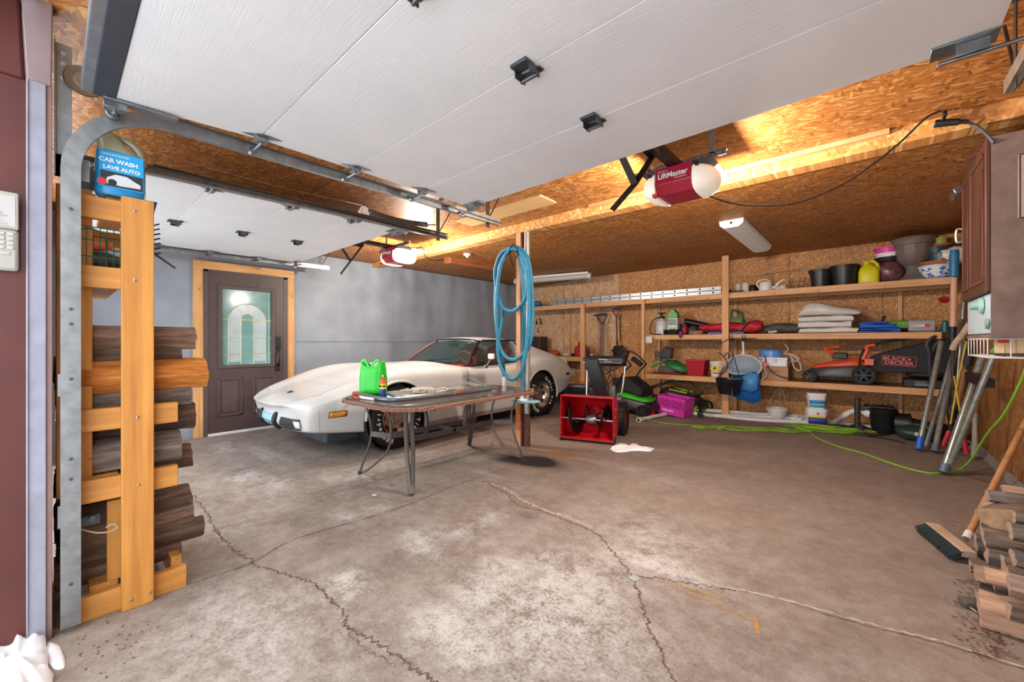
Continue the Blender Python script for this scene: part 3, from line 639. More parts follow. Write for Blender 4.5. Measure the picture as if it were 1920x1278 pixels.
for px,py in ((121,371),(121,513)):
    p=at(px,py,X=RX-.06);MB().sph(p,.007,8,sq=(.6,1,1)).build('bolt_head',steel,t,world=True)
# logs
endm=M('#b98f62',.9,0,.25,20,.4,60,name='split_end')
bark1=barkm('#4a3529','#8a6c58','#b99a82');bark2=barkm('#35281f','#6b5444','#927865');split1=barkm('#8b6746','#b9936b','#d8b893',name='split_face',st=.4);warmlog=barkm('#8a4816','#c67a30','#e8b070',name='peeled_log',st=.25);greyb=barkm('#4d433c','#85786e','#b3a79d')
bark1x=barkm('#3a2c24','#7b6659','#a8958a','X');split1x=barkm('#7c6354','#a98d7a','#c7ae9a','X',st=.4);greyx=barkm('#3b3430','#6e655f','#9c948e','X');warmx=barkm('#8a6650','#b8927a','#d3b29b','X',st=.35)
def log(c,L,r,ax,mats,kind='split',seed=0,rz=0,tilt=0,a0=0,spread=None):
    random.seed(seed);n=14;rings=[];
    if kind=='round': poly=[(r*math.cos(2*PI*i/n)*(1+random.uniform(-.06,.06)),r*math.sin(2*PI*i/n)*(1+random.uniform(-.06,.06))) for i in range(n)];nb=n
    else:
        sp=spread or random.uniform(75,150);sp=math.radians(sp);poly=[(0,0)]+[(r*1.25*math.cos(a0+sp*(i/10-.5))*(1+random.uniform(-.05,.05)),r*1.25*math.sin(a0+sp*(i/10-.5))*(1+random.uniform(-.05,.05))) for i in range(11)]
        cx=sum(p[0] for p in poly)/12;cyy=sum(p[1] for p in poly)/12;poly=[(p[0]-cx,p[1]-cyy) for p in poly];nb=10
    m=len(poly);K=9;c=Vector(c);R=Matrix.Rotation(rz,3,'Z')@(Matrix.Rotation(tilt,3,'X') if ax=='Y' else Matrix.Rotation(tilt,3,'Y'))
    for k in range(K+1):
        u=(k/K-.5)*L;ring=[]
        for i,(p,q) in enumerate(poly):
            s=1+.14*noise.noise(Vector((i*.9+seed,k*.6,seed)))-.0*abs(u);du=random.uniform(-.004,.004) if k in (0,K) else 0
            e=Vector((p*s,u+du,q*s)) if ax=='Y' else Vector((u+du,p*s,q*s))
            ring.append(c+R@e)
        rings.append(ring)
    b=MB();n=m;V=[p for r_ in rings for p in r_];Fc=[];mi=[]
    for k in range(K):
        for i in range(n):
            Fc.append((k*n+i,k*n+(i+1)%n,(k+1)*n+(i+1)%n,(k+1)*n+i));mi.append(0 if (kind=='round' or 1<=i<=10) else 1)
    Fc+=[tuple(range(n))[::-1],tuple(range(K*n,K*n+n))];mi+=[2,2]
    b.add(V,Fc);b.m=mi;return b
LG=[ # px,py centre, radius, x offset, length, kind, mats, label
 (255,632,.042,-.10,.44,'split',(bark1,split1,endm),'rough barked log on top of the rack stack',.2),
 (235,664,.035,-.12,.40,'round',(bark2,bark2,endm),'dark log second from the top of the rack stack',0),
 (262,704,.055,-.09,.50,'round',(warmlog,warmlog,endm),'peeled orange-brown log sticking out of the rack',0),
 (250,738,.045,-.12,.42,'split',(greyb,bark1,endm),'grey split log just under the orange-brown log in the rack',PI/2),
 (262,785,.05,-.16,.42,'split',(bark2,split1,endm),'dark log end behind the upper middle rail of the rack',1.),
 (238,838,.06,-.11,.38,'split',(greyb,greyb,endm),'wide grey weathered log between the two middle rack rails',PI/2+.3),
 (255,862,.05,-.19,.42,'split',(bark2,bark1,endm),'blackish log behind the wide grey log in the rack',2.),
 (255,945,.045,-.12,.40,'split',(bark2,greyb,endm),'dark brown log just below the lower middle rack rail',PI/2),
 (262,985,.06,-.13,.40,'split',(bark1,split1,endm),'large split log with pale face low in the rack',-.3),
 (268,1020,.05,-.13,.46,'split',(bark2,greyb,endm),'black barked log near the bottom of the rack',-PI/2),
 (225,1045,.055,-.16,.42,'split',(bark1,split1,endm),'brown split log resting just above the rack bottom rail',.6)]
for i,(px,py,r,dx,L,kd,mt,lb,a0) in enumerate(LG):
    p=at(px,py,X=RX+dx);p.y=max(L/2+.0,p.y)
    tag(log(p,L,r*1.08,'Y',mt,'split',seed=i+3,a0=(0 if kd=='round' else a0*.4),spread=200 if kd=='round' else 165).build('firewood_log',mt,ang=50),lb,'firewood log','logs stacked in the pine rack')
k=0
for row in range(9):
    z=.2+row*.105
    for c_ in range(3):
        k+=1;o=log((RX-.22-.15*c_,.20+random.uniform(-.02,.02),z),.36,.062,'Y',(bark2,bark1,endm),'round' if k%3 else 'split',seed=40+k,a0=k).build('firewood_log',(bark2,bark1,endm),ang=50)
        tag(o,'dark firewood log buried inside the rack behind the front logs','firewood log','logs packed deep inside the rack')
# wire basket with clutter
t=thing('wire_basket','green wire basket with odds and ends on the upper shelf of the log rack','basket',(RX-.14,.14,1.44))
gw=M('#20523f',.4,.3);b=MB()
for z in (1.45,1.53,1.60,1.655): b.tube([(RX-.03,.07,z),(RX-.03,.235,z),(RX-.25,.235,z),(RX-.25,.07,z)],.0025,5,closed=True)
for i in range(9):
    y=.07+.0206*i;b.tube([(RX-.03,y,1.45),(RX-.03,y,1.655)],.0017,5)
b.tube(spline([(RX-.028,.05,1.45),(RX-.028,.05,1.6),(RX-.028,.09,1.645),(RX-.028,.14,1.63),(RX-.028,.15,1.56),(RX-.028,.15,1.45)],6),.003,5)
b.build('wire_frame',gw,t,world=True)
def lump(nm,c,d,mat,lb,cat,seed=1,amp=.2,n=14,group=None,par=None):
    b=MB();b.sph((0,0,0),1,n);V=[]
    for p in b.v:
        q=p.normalized() if p.length else p;s=1+amp*noise.noise(q*2.2+Vector((seed,seed,0)));V.append(Vector((c[0]+q.x*d[0]*s,c[1]+q.y*d[1]*s,c[2]+q.z*d[2]*s)))
    b.v=V;o=b.build(nm,mat,par,world=par is not None,ang=60)
    if par is None:tag(o,lb,cat,group)
    return o
lump('garden_glove',(RX-.12,.12,1.60),(.05,.06,.03),M('#e0703a',.7),'orange rubbery glove bundle in the green wire basket','glove')
lump('rag_bundle',(RX-.15,.12,1.53),(.08,.1,.04),M('#4a4a44',.9,0,.3,40),'dark grey rag bundle in the middle of the green wire basket','rag',4)
lump('garden_glove',(RX-.07,.06,1.475),(.03,.05,.02),M('#b8b23a',.7),'yellow-green glove at the bottom of the green wire basket','glove',7)
lump('wood_chunk',(RX-.14,.18,1.48),(.05,.05,.03),bark1,'rough piece of bark at the bottom of the green wire basket','wood',9)
# hand rake & pick
t=thing('hand_rake','small black tined hand rake sticking out of the log rack toward the car','hand rake',at(290,450,X=RX-.2))
X=RX-.12;b=MB()
for i in range(7):
    a=at(277,425+9*i,X=X);c=at(299+.5*i,420+9*i,X=X);b.tube([a,at(290,422+9*i,X=X),c],.0035,5)
b.tube([at(278,424,X=X),at(278,482,X=X)],.005,6);b.build('tines',black,t,world=True)
b=MB();b.tube([at(278,455,X=X),at(283,475,X=X)],.008,6);b.tube([at(282,470,X=X),at(329,503,X=X)],[.006,.004],6);b.build('handle',M('#3c3a3a',.5),t,world=True)
# car-wash jug
jm=M('#2a8cc4',.25,0,.05,name='blue_soap_jug');jt=M('#9c9a80',.25,0,.08)
j0=at(226,362,X=RX-.075);zb=1.806
t=thing('soap_jug','blue jug of car wash soap with a white cap on top of the log rack','jug',(RX-.075,j0.y,zb))
def jug_ring(z,w_,d,cy_=0):
    return [Vector((d*math.copysign(abs(math.cos(a))**.6,math.cos(a)),cy_+w_*math.copysign(abs(math.sin(a))**.6,math.sin(a)),z)) for a in [2*PI*i/20 for i in range(20)]]
b=MB();b.loft([jug_ring(0,.076,.05),jug_ring(.01,.083,.056),jug_ring(.1,.083,.056),jug_ring(.19,.078,.056)]);b.build('jug_body',jm,t,bevel=.002)
b=MB();b.loft([jug_ring(.19,.078,.056),jug_ring(.22,.05,.05,-.025),jug_ring(.265,.04,.04,-.045),jug_ring(.285,.024,.024,-.05)]);b.build('jug_shoulder',jt,t)
b=MB();b.tube(spline([(0,-.02,.27),(0,.025,.262),(0,.062,.225),(0,.074,.17)],6),.015,8);b.build('jug_handle',jt,t)
MB().cyl((0,-.05,.28),(0,-.05,.31),.024,n=18).build('cap',M('#d9d6c6',.4),t)
b=MB();b.bb((.0565,-.07,.03),(.058,.07,.185));b.build('label',M('#1fa0dd',.4,0,.05),t)
b=MB();b.bb((.058,-.068,.035),(.0586,.068,.098));b.build('label_photo_panel',M('#2a3038',.4),t)
b=MB();T=lambda y,z:frame((.0588,y,z),(0,1,0),(0,0,1))
text_into(b,'CAR WASH',.024,T(-.01,.145),bold=.0008);text_into(b,'LAVE AUTO',.022,T(.0,.115),bold=.0008);text_into(b,'CONCENTRATED',.011,T(-.02,.17));b.build('lettering',white,t,smooth=False)
b=MB();b.prism([(-.05,.045),(-.047,.07),(-.02,.088),(.015,.088),(.042,.072),(.06,.062),(.06,.046),(.0,.042)],.0008,frame((.0588,0,0),(0,1,0),(0,0,1)));b.build('printed_car',M('#d5d8dc',.4),t)
b=MB()
b.cyl((.0592,-.03,.052),(.0602,-.03,.052),.014,n=16);b.build('printed_wheel',M('#22252a'),t)
b=MB();b.cyl((.0592,-.062,.05),(.06,-.062,.05),.015,n=16);b.build('red_badge',M('#cc3a3a'),t)
t=thing('plastic_tray','blue plastic tray on top of the log rack behind the soap jug','tray',(RX-.3,.26,zb-.008))
b=MB();b.loft([[Vector((x*s,y*s,z)) for x,y in ((-.1,-.08),(.1,-.08),(.1,.08),(-.1,.08))] for z,s in ((0,.85),(.06,1),(.06,.94),(.006,.8))],cap=True);b.build('tray',M('#1f6ea0',.4),t,bevel=.003)
# track clip, wire at mid rack
p=at(166,975,X=RX-.04);t=thing('wire_latch','grey metal latch with loose wire hanging at the side of the log rack','latch',p)
b=MB();b.box((0,0,0),(.02,.07,.04));b.cyl((.01,.01,.01),(.03,.01,.01),.014,n=12);b.build('latch_plate',M('#5b6068',.4,.6),t,bevel=.003)
b=MB();b.tube(spline([(.02,-.03,-.02),(.03,.02,-.05),(.03,.06,-.06),(.03,.085,-.05),(.03,.07,-.03),(.03,.05,-.04)],6),.003,5);b.build('loose_wire',M('#b6a995',.5),t)
# snow patch at left foreground, floor debris
def patch(pts,h,nm,lb,cat,mat,seed=2):
    P=[at(x,y,Z=0) for x,y in pts];c=sum(P,Vector())/len(P);P=spline(P,5,closed=True);n=len(P);rings=[]
    for k,(s,z) in enumerate(((1,.001),(.93,h*.5),(.75,h*.85),(.5,h),(.2,h*1.05))):
        rings.append([c+(p-c)*s*(1+.13*noise.noise(p*16+Vector((seed,0,k))))+Vector((0,0,z*(1+.8*noise.noise((c+(p-c)*s)*19+Vector((0,seed,0))))if k else z)) for p in P])
    b=MB();b.loft(rings);o=b.build(nm,mat,ang=70);tag(o,lb,cat);return o
patch([(0,1185),(35,1190),(85,1205),(92,1245),(100,1300),(60,1400),(-60,1400),(-80,1250)],.05,'snow_pile','patch of white snow at the foot of the maroon jamb, bottom left','snow',snowm)
patch([(88,1208),(110,1210),(122,1235),(118,1252),(95,1250)],.012,'snow_clump','small melting snow clump beside the snow patch at the left jamb','snow',snowm,5)
patch([(1146,838),(1160,832),(1175,836),(1190,832),(1205,838),(1226,841),(1218,846),(1190,845),(1165,848),(1150,846)],.022,'snow_clump','melting white slush on the floor in front of the red snow blower','snow',snowm,8)
leaf=M('#8a5a34',.8,0,.3)
for i,(px,py) in enumerate(((700,897),(735,909),(702,928))):
    p=at(px,py,Z=.004);b=MB();b.prism([(-.02,0),(-.008,.012),(.006,.009),(.022,.002),(.008,-.01),(-.01,-.008)],.002,frame(p,(1,i*.5,0),(0,1,.2)));tag(b.build('dead_leaf',leaf if i!=2 else M('#d8cdb0'),smooth=False),['curled brown leaf on the concrete below the table, left one','tiny tan leaf on the concrete right of the brown leaf','pale chip on the concrete left of the front table leg'][i],'leaf')
# ---------------- white sports car (local: x lateral, +x faces camera; y 0 nose .. 4.72 tail) ----------------
CX,CY=-4.72,1.40
car=thing('sports_car','low white 1970s two-door sports car with red interior parked along the grey wall','car',(CX,CY,0))
def carpaint():
    m,nt,b=nodes('white_car_paint');n=noise_t(nt,coords(nt),2.2,4);nt.links.new(ramp(nt,n,[(.3,'#c9cac9'),(.7,'#d8d9d8')]),b.inputs['Base Color']);b.inputs['Roughness'].default_value=.32;b.inputs['Coat Weight'].default_value=.35;b.inputs['Coat Roughness'].default_value=.12;return m
cpm=carpaint()
ZF=[(0,.545),(.12,.585),(.3,.645),(.6,.75),(.85,.83),(1.1,.885),(1.4,.885),(1.8,.865),(2.1,.85),(2.4,.83),(3.0,.84),(3.35,.89),(3.7,.945),(4.0,.955),(4.25,.93),(4.45,.88),(4.6,.80),(4.72,.70)]
ZC=[(0,.535),(.12,.57),(.4,.635),(.8,.72),(1.2,.82),(1.6,.865),(2.0,.89),(2.12,.89),(2.2,.60),(2.3,.5),(3.3,.5),(3.42,.7),(3.5,.88),(4.0,.875),(4.4,.84),(4.6,.79),(4.72,.70)]
WD=[(0,.55),(.06,.65),(.15,.725),(.3,.79),(.6,.85),(.9,.885),(1.1,.895),(1.4,.88),(1.8,.85),(2.3,.84),(2.8,.85),(3.2,.875),(3.66,.905),(4.0,.90),(4.3,.87),(4.6,.81),(4.72,.76)]
ZB=[(0,.38),(.06,.31),(.15,.285),(.5,.245),(1,.19),(3.7,.19),(4.2,.27),(4.6,.36),(4.72,.46)]
def ringf(y):
    zf,zc,w,zb=(interp(T,y) for T in (ZF,ZC,WD,ZB))
    cab=2.14<y<3.45
    zm=min(.58,zb+.6*(zf-zb));z2=zb+.3*(zf-zb)
    k=min(1,y/.3)
    pts=[(0,zc+.01*(not cab)),(.30,zc+.008*(not cab)),(.56,zc if cab else zc*.75+zf*.25-.004),(.70 if cab else .66,(zf-.02) if cab else zc*.45+zf*.55),(.80,zf),(.90,zf-.012-.01*k),(.965,zf-.07*k-.01),(.99,(zf+zm)/2),(1.0,zm+.01),(.985,zm-.035),(.955,z2),(.93,zb+.03),(.90,zb),(.5,zb-.01),(0,zb-.01)]
    if cab: pts[2]=(.66,zc);pts[1]=(.35,zc)
    P=[Vector((a*w,0,z)) for a,z in pts];L=[Vector((-p.x,0,p.z)) for p in P[1:-1]][::-1]
    out=[]
    for p in P+L:
        yo=y
        if y<.2: # nose wedge: tip forward at top-third
            d=(.56-p.z);yo=y+max(0,d)*.28*(1-y/.2)+.22*(abs(p.x)/.8)**2.2*(1-y/.2)
        if y>4.6: yo=y+(.12 if .5<p.z<.66 else 0)*(y-4.6)/.12-.03*(abs(p.x)/.8)**2
        out.append(Vector((p.x,yo,p.z)))
    return out
Ys=[0,.03,.08,.16,.3,.5,.75,1.0,1.25,1.5,1.75,1.95,2.08,2.14,2.19,2.3,2.55,2.8,3.05,3.25,3.36,3.44,3.5,3.65,3.85,4.05,4.25,4.42,4.55,4.64,4.69,4.72]
b=MB();b.loft([ringf(y) for y in Ys]);body=b.build('body_shell',cpm,car,ang=40);body.modifiers.new('s','SUBSURF').levels=2;body.modifiers['s'].render_levels=2
WY=(1.10,3.66);WR=.345
cut=MB()
for y in WY:
    for s in (-1,1): cut.cyl((s*.60,y,.345),(s*1.1,y,.345),.385,n=40)
co=cut.build('cutter',cpm,car,smooth=False);q=body.modifiers.new('b','BOOLEAN');q.object=co;q.operation='DIFFERENCE';q.solver='EXACT'
dg=bpy.context.evaluated_depsgraph_get();dg.update();nm=bpy.data.meshes.new_from_object(body.evaluated_get(dg));body.modifiers.clear();old=body.data;body.data=nm
bpy.data.objects.remove(co)
for p in body.data.polygons:p.use_smooth=True
body.data.set_sharp_from_angle(angle=math.radians(38))
blk=M('#1a1a1c',.5,0,.1,name='black_trim');redi=M('#8a3020',.55,0,.15,8,name='red_vinyl')
def zfw(y): return interp(ZF,y),interp(WD,y)
# arch liners + flares
for y in WY:
    for s in (1,-1):
        b=MB();b.lathe([(.384,0),(.384,-.26),(.02,-.27)],(s*.86,y,.345),'X',32) if s>0 else b.lathe([(.384,0),(.384,.26),(.02,.27)],(s*.86,y,.345),'X',32)
        b.build('wheel_well',M('#101012',.9),car)
    s=1;w_=interp(WD,y)
    b=MB();b.tube([(w_*.985-.012+.0*abs(math.cos(a)),y+.392*math.cos(a),.345+.392*math.sin(a)) for a in [math.radians(-10+(196 if y>2 else 188)*i/40) for i in range(41)]],.014,8);b.build('wheel_arch_lip',cpm,car)
# roof and greenhouse
def gh(y,half,z,n=9): return [Vector((half*math.sin(PI/2*(i/(n-1)*2-1))*1.0 if 0 else half*(i/(n-1)*2-1),y,z-.035*abs(i/(n-1)*2-1)**2.5)) for i in range(n)]
b=MB();R=[]
for y,h,z in ((2.62,.50,1.215),(2.68,.51,1.232),(2.85,.52,1.245),(3.05,.52,1.245),(3.25,.52,1.235),(3.42,.515,1.205)):
    top=gh(y,h,z);bot=[p-Vector((0,0,.03)) for p in top][::-1];R.append(top+bot)
b.loft(R);b.build('roof_panel',cpm,car,sub=1)
b=MB();b.tube([(x,2.95,1.252-.035*abs(x/.52)**2.5) for x in [-.52+1.04*i/10 for i in range(11)]],.004,5);b.build('roof_seam',blk,car)
glass,nt_,b_=nodes('windshield_glass');b_.inputs['Base Color'].default_value=(.03,.08,.08,1);b_.inputs['Roughness'].default_value=.03;b_.inputs['Alpha'].default_value=.22;b_.inputs['Metallic'].default_value=0
# windshield
def ws(u,v):
    x=(u*2-1);lo=Vector((x*.70,2.16+.11*abs(x)**2,.885-.02*abs(x)));hi=Vector((x*.50,2.63+.03*abs(x)**2,1.205-.03*abs(x)**2.5));return lo.lerp(hi,v)+Vector((0,-.02,.01))*math.sin(PI*v)
b=MB();b.grid(ws,12,6);b.build('windshield',glass,car,solid=.005)
b=MB();b.tube([ws(i/12,0)+Vector((0,-.005,0)) for i in range(13)],.012,6);b.build('windshield_seal',blk,car)
b=MB();b.tube([ws(i/12,1) for i in range(13)],.014,6);b.build('windshield_seal',blk,car)
for u in (0,1):
    b=MB();b.tube([ws(u,v/6) for v in range(7)],.021,8);b.build('windshield_pillar',blk if u else M('#6b4a40',.5),car)
for u,v in ((.25,.12),(.6,.1)):
    b=MB();b.tube([ws(u,0)+Vector((0,-.02,-.01)),ws(u+.3,.06)+Vector((0,-.015,.01))],.006,5);b.build('wiper',blk,car)
# side windows, b pillars, buttresses
for s in (1,-1):
    def sw(u,v):
        yl=2.30+u*1.12;yh=2.69+u*.70;lo=Vector((s*.735,yl,.845+.03*u));hi=Vector((s*.515,yh,1.185-.0*u));return lo.lerp(hi,v)
    b=MB();b.grid(sw,6,4);b.build('side_window',glass,car,solid=.004)
    b=MB();b.tube([sw(0,0),sw(1,0)],.01,6);b.tube([sw(0,1)+Vector((0,0,.0)),sw(1,1)],.013,6);b.tube([sw(1,0),sw(1,1)],.013,6);b.build('window_seal',blk,car)
    # buttress
    R=[]
    for y,xo,xi,zt in ((3.38,.53,.43,1.19),(3.5,.545,.45,1.165),(3.7,.575,.48,1.115),(3.95,.605,.51,1.045),(4.2,.64,.55,.975),(4.45,.67,.6,.895)):
        yb_=y-(.0);zb_=.80
        R.append([Vector((s*xi,y,zb_)),Vector((s*xi,y,zt-.02)),Vector((s*(xi+.02),y,zt)),Vector((s*(xo-.015),y,zt-.003)),Vector((s*xo,y,zt-.03)),Vector((s*(xo+.10),y,zt*.35+.89*.65)),Vector((s*(xo+.15),y,zb_))])
    b=MB();b.loft(R);b.build('rear_buttress',cpm,car,ang=50)
b=MB();b.grid(lambda u,v:Vector(((u*2-1)*(.46+.03*(1-v)),3.47-.03*v,.87+.32*v)),4,2);b.build('rear_window',glass,car,solid=.005)
# interior
b=MB();b.bb((-.64,2.16,.46),(.64,3.42,.49)).bb((-.64,3.36,.49),(.64,3.42,.84));b.build('cabin_floor',redi,car)
for s in (-1,1):
    t_=MB();t_.box((s*.33,2.95,.60),(.46,.48,.16));t_.build('seat_cushion',redi,car,bevel=.04)
    b=MB();b.box((s*.33,3.2,.83),(.44,.13,.50),R=rot('X',-14));b.box((s*.33,3.26,1.08),(.26,.08,.1),R=rot('X',-14));b.build('seat_back',redi,car,bevel=.04)
    b=MB();b.bb((s*.645,2.2,.5),(s*.67,3.38,.835));b.build('door_trim',redi,car)
b=MB();b.bb((-.66,2.16,.72),(.66,2.42,.86)).bb((-.1,2.3,.49),(.1,3.3,.68));b.build('dashboard',redi,car,bevel=.03)
b=MB();c=Vector((.33,2.58,.86));R_=rot('X',20);b.tube([c+R_@Vector((.18*math.cos(a),0,.18*math.sin(a))) for a in [2*PI*i/32 for i in range(32)]],.012,8,closed=True)
for a in (0,2.1,4.2): b.cyl(c,c+R_@Vector((.18*math.cos(a+.5),0,.18*math.sin(a+.5))),.008)
b.cyl(c,c-Vector((0,.2,.06)),.02);b.build('steering_wheel',M('#7c5138',.5),car)
b=MB();b.box((0,2.60,1.12),(.2,.02,.055));b.cyl((0,2.6,1.14),(0,2.64,1.19),.006);b.build('interior_mirror',blk,car,bevel=.004)
# nose details: surface helper
from mathutils.bvhtree import BVHTree
def bvh(): 
    me=body.data;return BVHTree.FromPolygons([v.co for v in me.vertices],[p.vertices for p in me.polygons])
BV=bvh()
def hitx(y,z,s=1,off=.004):
    h=BV.ray_cast(Vector((s*2,y,z)),Vector((-s,0,0)));return (h[0]+h[1]*off) if h[0] else Vector((s*.85,y,z))
def hity(x,z,off=.004):
    h=BV.ray_cast(Vector((x,-2,z)),Vector((0,1,0)));return (h[0]+h[1]*off) if h[0] else Vector((x,0,z))
def hitz(x,y,off=.003):
    h=BV.ray_cast(Vector((x,y,3)),Vector((0,0,-1)));return (h[0]+h[1]*off) if h[0] else Vector((x,y,.8))
def decal(fn,nu,nv,nm,mat,par=None,solid=.004):
    b=MB();b.grid(fn,nu,nv);return b.build(nm,mat,par or car,solid=solid)
dk=M('#26282c',.5,.2)
for s in (1,-1):
    g=decal(lambda u,v:hity(s*(.31+.30*u-.04*(1-v)*1),.305+.115*v+.0,.006),10,5,'grille',dk)
    b=MB()
    for k in range(7):
        z=.312+.017*k;b.tube([hity(s*(.285+.32*i/8),z,.012) for i in range(9)],.003,5)
    b.build('grille_bar',M('#6a6d72',.4,.5),g)
    decal(lambda u,v:hity(s*(.535+.07*u),.33+.07*v,.014),4,3,'parking_lamp',M('#dfe3e6',.2))
    b=MB();P=[hity(s*.2,.30+.14*i/6,.004) for i in range(7)];b.tube([P[0]+Vector((0,.01,0))]+P+[P[-1]+Vector((0,.02,.01))],[.015,.026,.03,.032,.032,.032,.03,.024,.012],12);b.build('bumper_guard',blk,car)
decal(lambda u,v:hity(-.15+.30*u,.315+.115*v,.010),4,2,'licence_plate',M('#9cc7dd',.5,0,.25,60))
b=MB();text_into(b,'6·KF·21',.05,frame(hity(0,.395,.022),(1,0,0),(0,.3,1))) if 0 else None
# seams on nose, headlight lids
def seamline(P,nm='panel_seam',r=.0035,mat=None): 
    b=MB();b.tube(P,r,5);b.build(nm,mat or M('#5c5c5e',.6),car)
seamline([hitx(.27+.04*(1-v/10),.29+.26*v/10,1,0) for v in range(11)],r=.0025,mat=M('#9a9a99',.6))
for s in (1,-1):
    P=[(.30,.30),(.33,.55),(.38,.62),(.60,.62),(.66,.55),(.68,.33)];Q=spline([Vector((s*x,y,0)) for x,y in ((.34,.60),(.33,.30),(.38,.24),(.58,.26),(.66,.34),(.66,.60))],5)
    seamline([hitz(p.x,p.y,0) for p in Q],'headlight_lid_seam',.003,M('#a9a9a8',.6))
seamline([hitz(x,.62+.0*x,0) for x in [-.5+.1*i for i in range(11)]],r=.0025,mat=M('#b0b0b0',.6))
seamline([hitz(.28+.36*(y-.62)/1.3,y,0) for y in [.62+.13*i for i in range(11)]],r=.0025,mat=M('#b5b5b4',.6));seamline([hitz(-.28-.36*(y-.62)/1.3,y,0) for y in [.62+.13*i for i in range(11)]],r=.0025,mat=M('#b5b5b4',.6))
b=MB();c=hitz(0,.3,.004);b.box(c,(.07,.05,.006),R=rot('X',18));b.build('nose_emblem',M('#4a4a4d',.3,.6),car,bevel=.002)
# amber marker and rear marker
mk=decal(lambda u,v:hitx(.375+.15*u,.435+.045*v,1,.006),6,2,'side_marker_lamp',M('#e8963a',.3),solid=.01);decal(lambda u,v:hitx(.365+.17*u,.427+.061*v,1,.003),6,2,'marker_bezel',M('#6a5130',.5),solid=.006)
decal(lambda u,v:hitx(4.36+.12*u,.60+.045*v,1,.004),4,2,'side_marker_lamp',M('#2a1a1a',.4),solid=.006)
decal(lambda u,v:hitx(1.62+.1*u,.36+.18*v,1,.002),3,3,'fender_vent',M('#c9c9c7',.5),solid=.004)
decal(lambda u,v:hitx(1.60+.02*u,.34+.22*v,1,.004),2,3,'fender_vent',M('#77777a',.5),solid=.004)
# crease along the side, door seam
seamline([hitx(2.18+.0*v-.06*math.sin(v/12*PI),.25+.58*v/12,1,0) for v in range(13)],r=.005,mat=blk)
seamline([hitx(3.36+.02*v/12,.25+.55*v/12,1,0) for v in range(13)],r=.0035,mat=M('#6a6a6a',.6))
b=MB();b.bb((-.80,.9+.62,.17),(.80,3.2,.215));b.build('rocker_panel',M('#8a817a',.6,0,.2,9),car,bevel=.01)
b=MB();b.bb((-.6,.42,.13),(.6,.95,.25));b.build('air_dam',M('#3c444c',.6),car,bevel=.02)
b=MB();b.box((.735,2.62,.79),(.01,.0,.0));
# mirror
mr=MB();c=Vector((.90,2.50,.97));mr.box(c,(.10,.05,.075));mr.build('wing_mirror',white,car,bevel=.015)
b=MB();b.cyl((.82,2.48,.83),(.885,2.5,.935),.009);b.cyl((.80,2.48,.835),(.83,2.48,.828),.024);b.build('mirror_stalk',steel,car)
b=MB();b.lathe([(0,.002),(.018,.002),(.02,0)],(0,0,0),'X',12)
# wheels
rim=M('#b9ab9f',.3,.85,.1,8,name='cast_alloy');lip=M('#d9d4cc',.15,.95,.03)
wh=thing_='x'
def wheel(y,s,steer=0):
    e=bpy.data.objects.new('wheel',None);COL.objects.link(e);e.parent=car;e.location=(s*.865,y,.345);e.rotation_euler=(0,0,(0 if s>0 else PI)+steer)
    # local +x outward
    b=MB();b.lathe([(.205,-.235),(.26,-.25),(.31,-.245),(.338,-.215),(.345,-.17),(.345,-.07),(.338,-.03),(.315,-.005),(.27,.006),(.23,-.004),(.205,-.02)],(0,0,0),'X',56);b.build('tyre',rubber,e)
    b=MB();b.lathe([(.212,-.22),(.212,-.02),(.205,.0),(.196,-.004),(.19,-.03),(.175,-.06),(.15,-.085),(.09,-.09),(.075,-.06),(.05,-.05),(.045,-.035),(0,-.035)],(0,0,0),'X',48);b.build('rim',rim,e)
    b=MB();b.lathe([(.206,-.01),(.208,.002),(.198,.0),(.192,-.02)],(0,0,0),'X',48);b.build('rim_lip',lip,e)
    b=MB()
    for k in range(8):
        a=2*PI*k/8;c_=Vector((-.074,.15*math.cos(a),.15*math.sin(a)));T=Matrix((( 1,0,0),(0,math.cos(a),-math.sin(a)),(0,math.sin(a),math.cos(a))));b.box(c_,(.02,.035,.05),R=T)
    b.build('rim_slot',M('#1c1a1a',.7),e,bevel=.006)
    b=MB()
    for k in range(5):
        a=2*PI*k/5+.3;b.cyl((-.06,.06*math.cos(a),.06*math.sin(a)),(-.04,.06*math.cos(a),.06*math.sin(a)),.011,n=8)
    b.build('wheel_nut',steel,e)
    if s>0:
        b=MB()
        for txt,a0 in (('BFGoodrich',math.radians(195)),('Radial T/A',math.radians(15))):
            step=math.radians(11.5)
            for i,ch in enumerate(txt):
                if ch==' ':continue
                a=a0-(i-(len(txt)-1)/2)*step  # clockwise seen from outside
                # seen from +x: right axis = +y ; up=z
                ctr=Vector((.008,.262*math.cos(a),.262*math.sin(a)));up=Vector((0,math.cos(a),math.sin(a)));rt=Vector((0,math.sin(a),-math.cos(a)))
                text_into(b,ch,.062,frame(ctr,rt,up),bold=.003,ext=.002)
        b.build('tyre_lettering',M('#e3e2dd',.7),e,smooth=False)
    return e
wheel(WY[0],1,math.radians(4));wheel(WY[1],1);wheel(WY[0],-1);wheel(WY[1],-1)
# tail
for s in (1,-1):
    for x in (.35,.55):
        b=MB();b.cyl((s*x,4.66,.62),(s*x,4.80,.62),.07,n=24);b.build('tail_lamp',M('#a02020',.3),car)
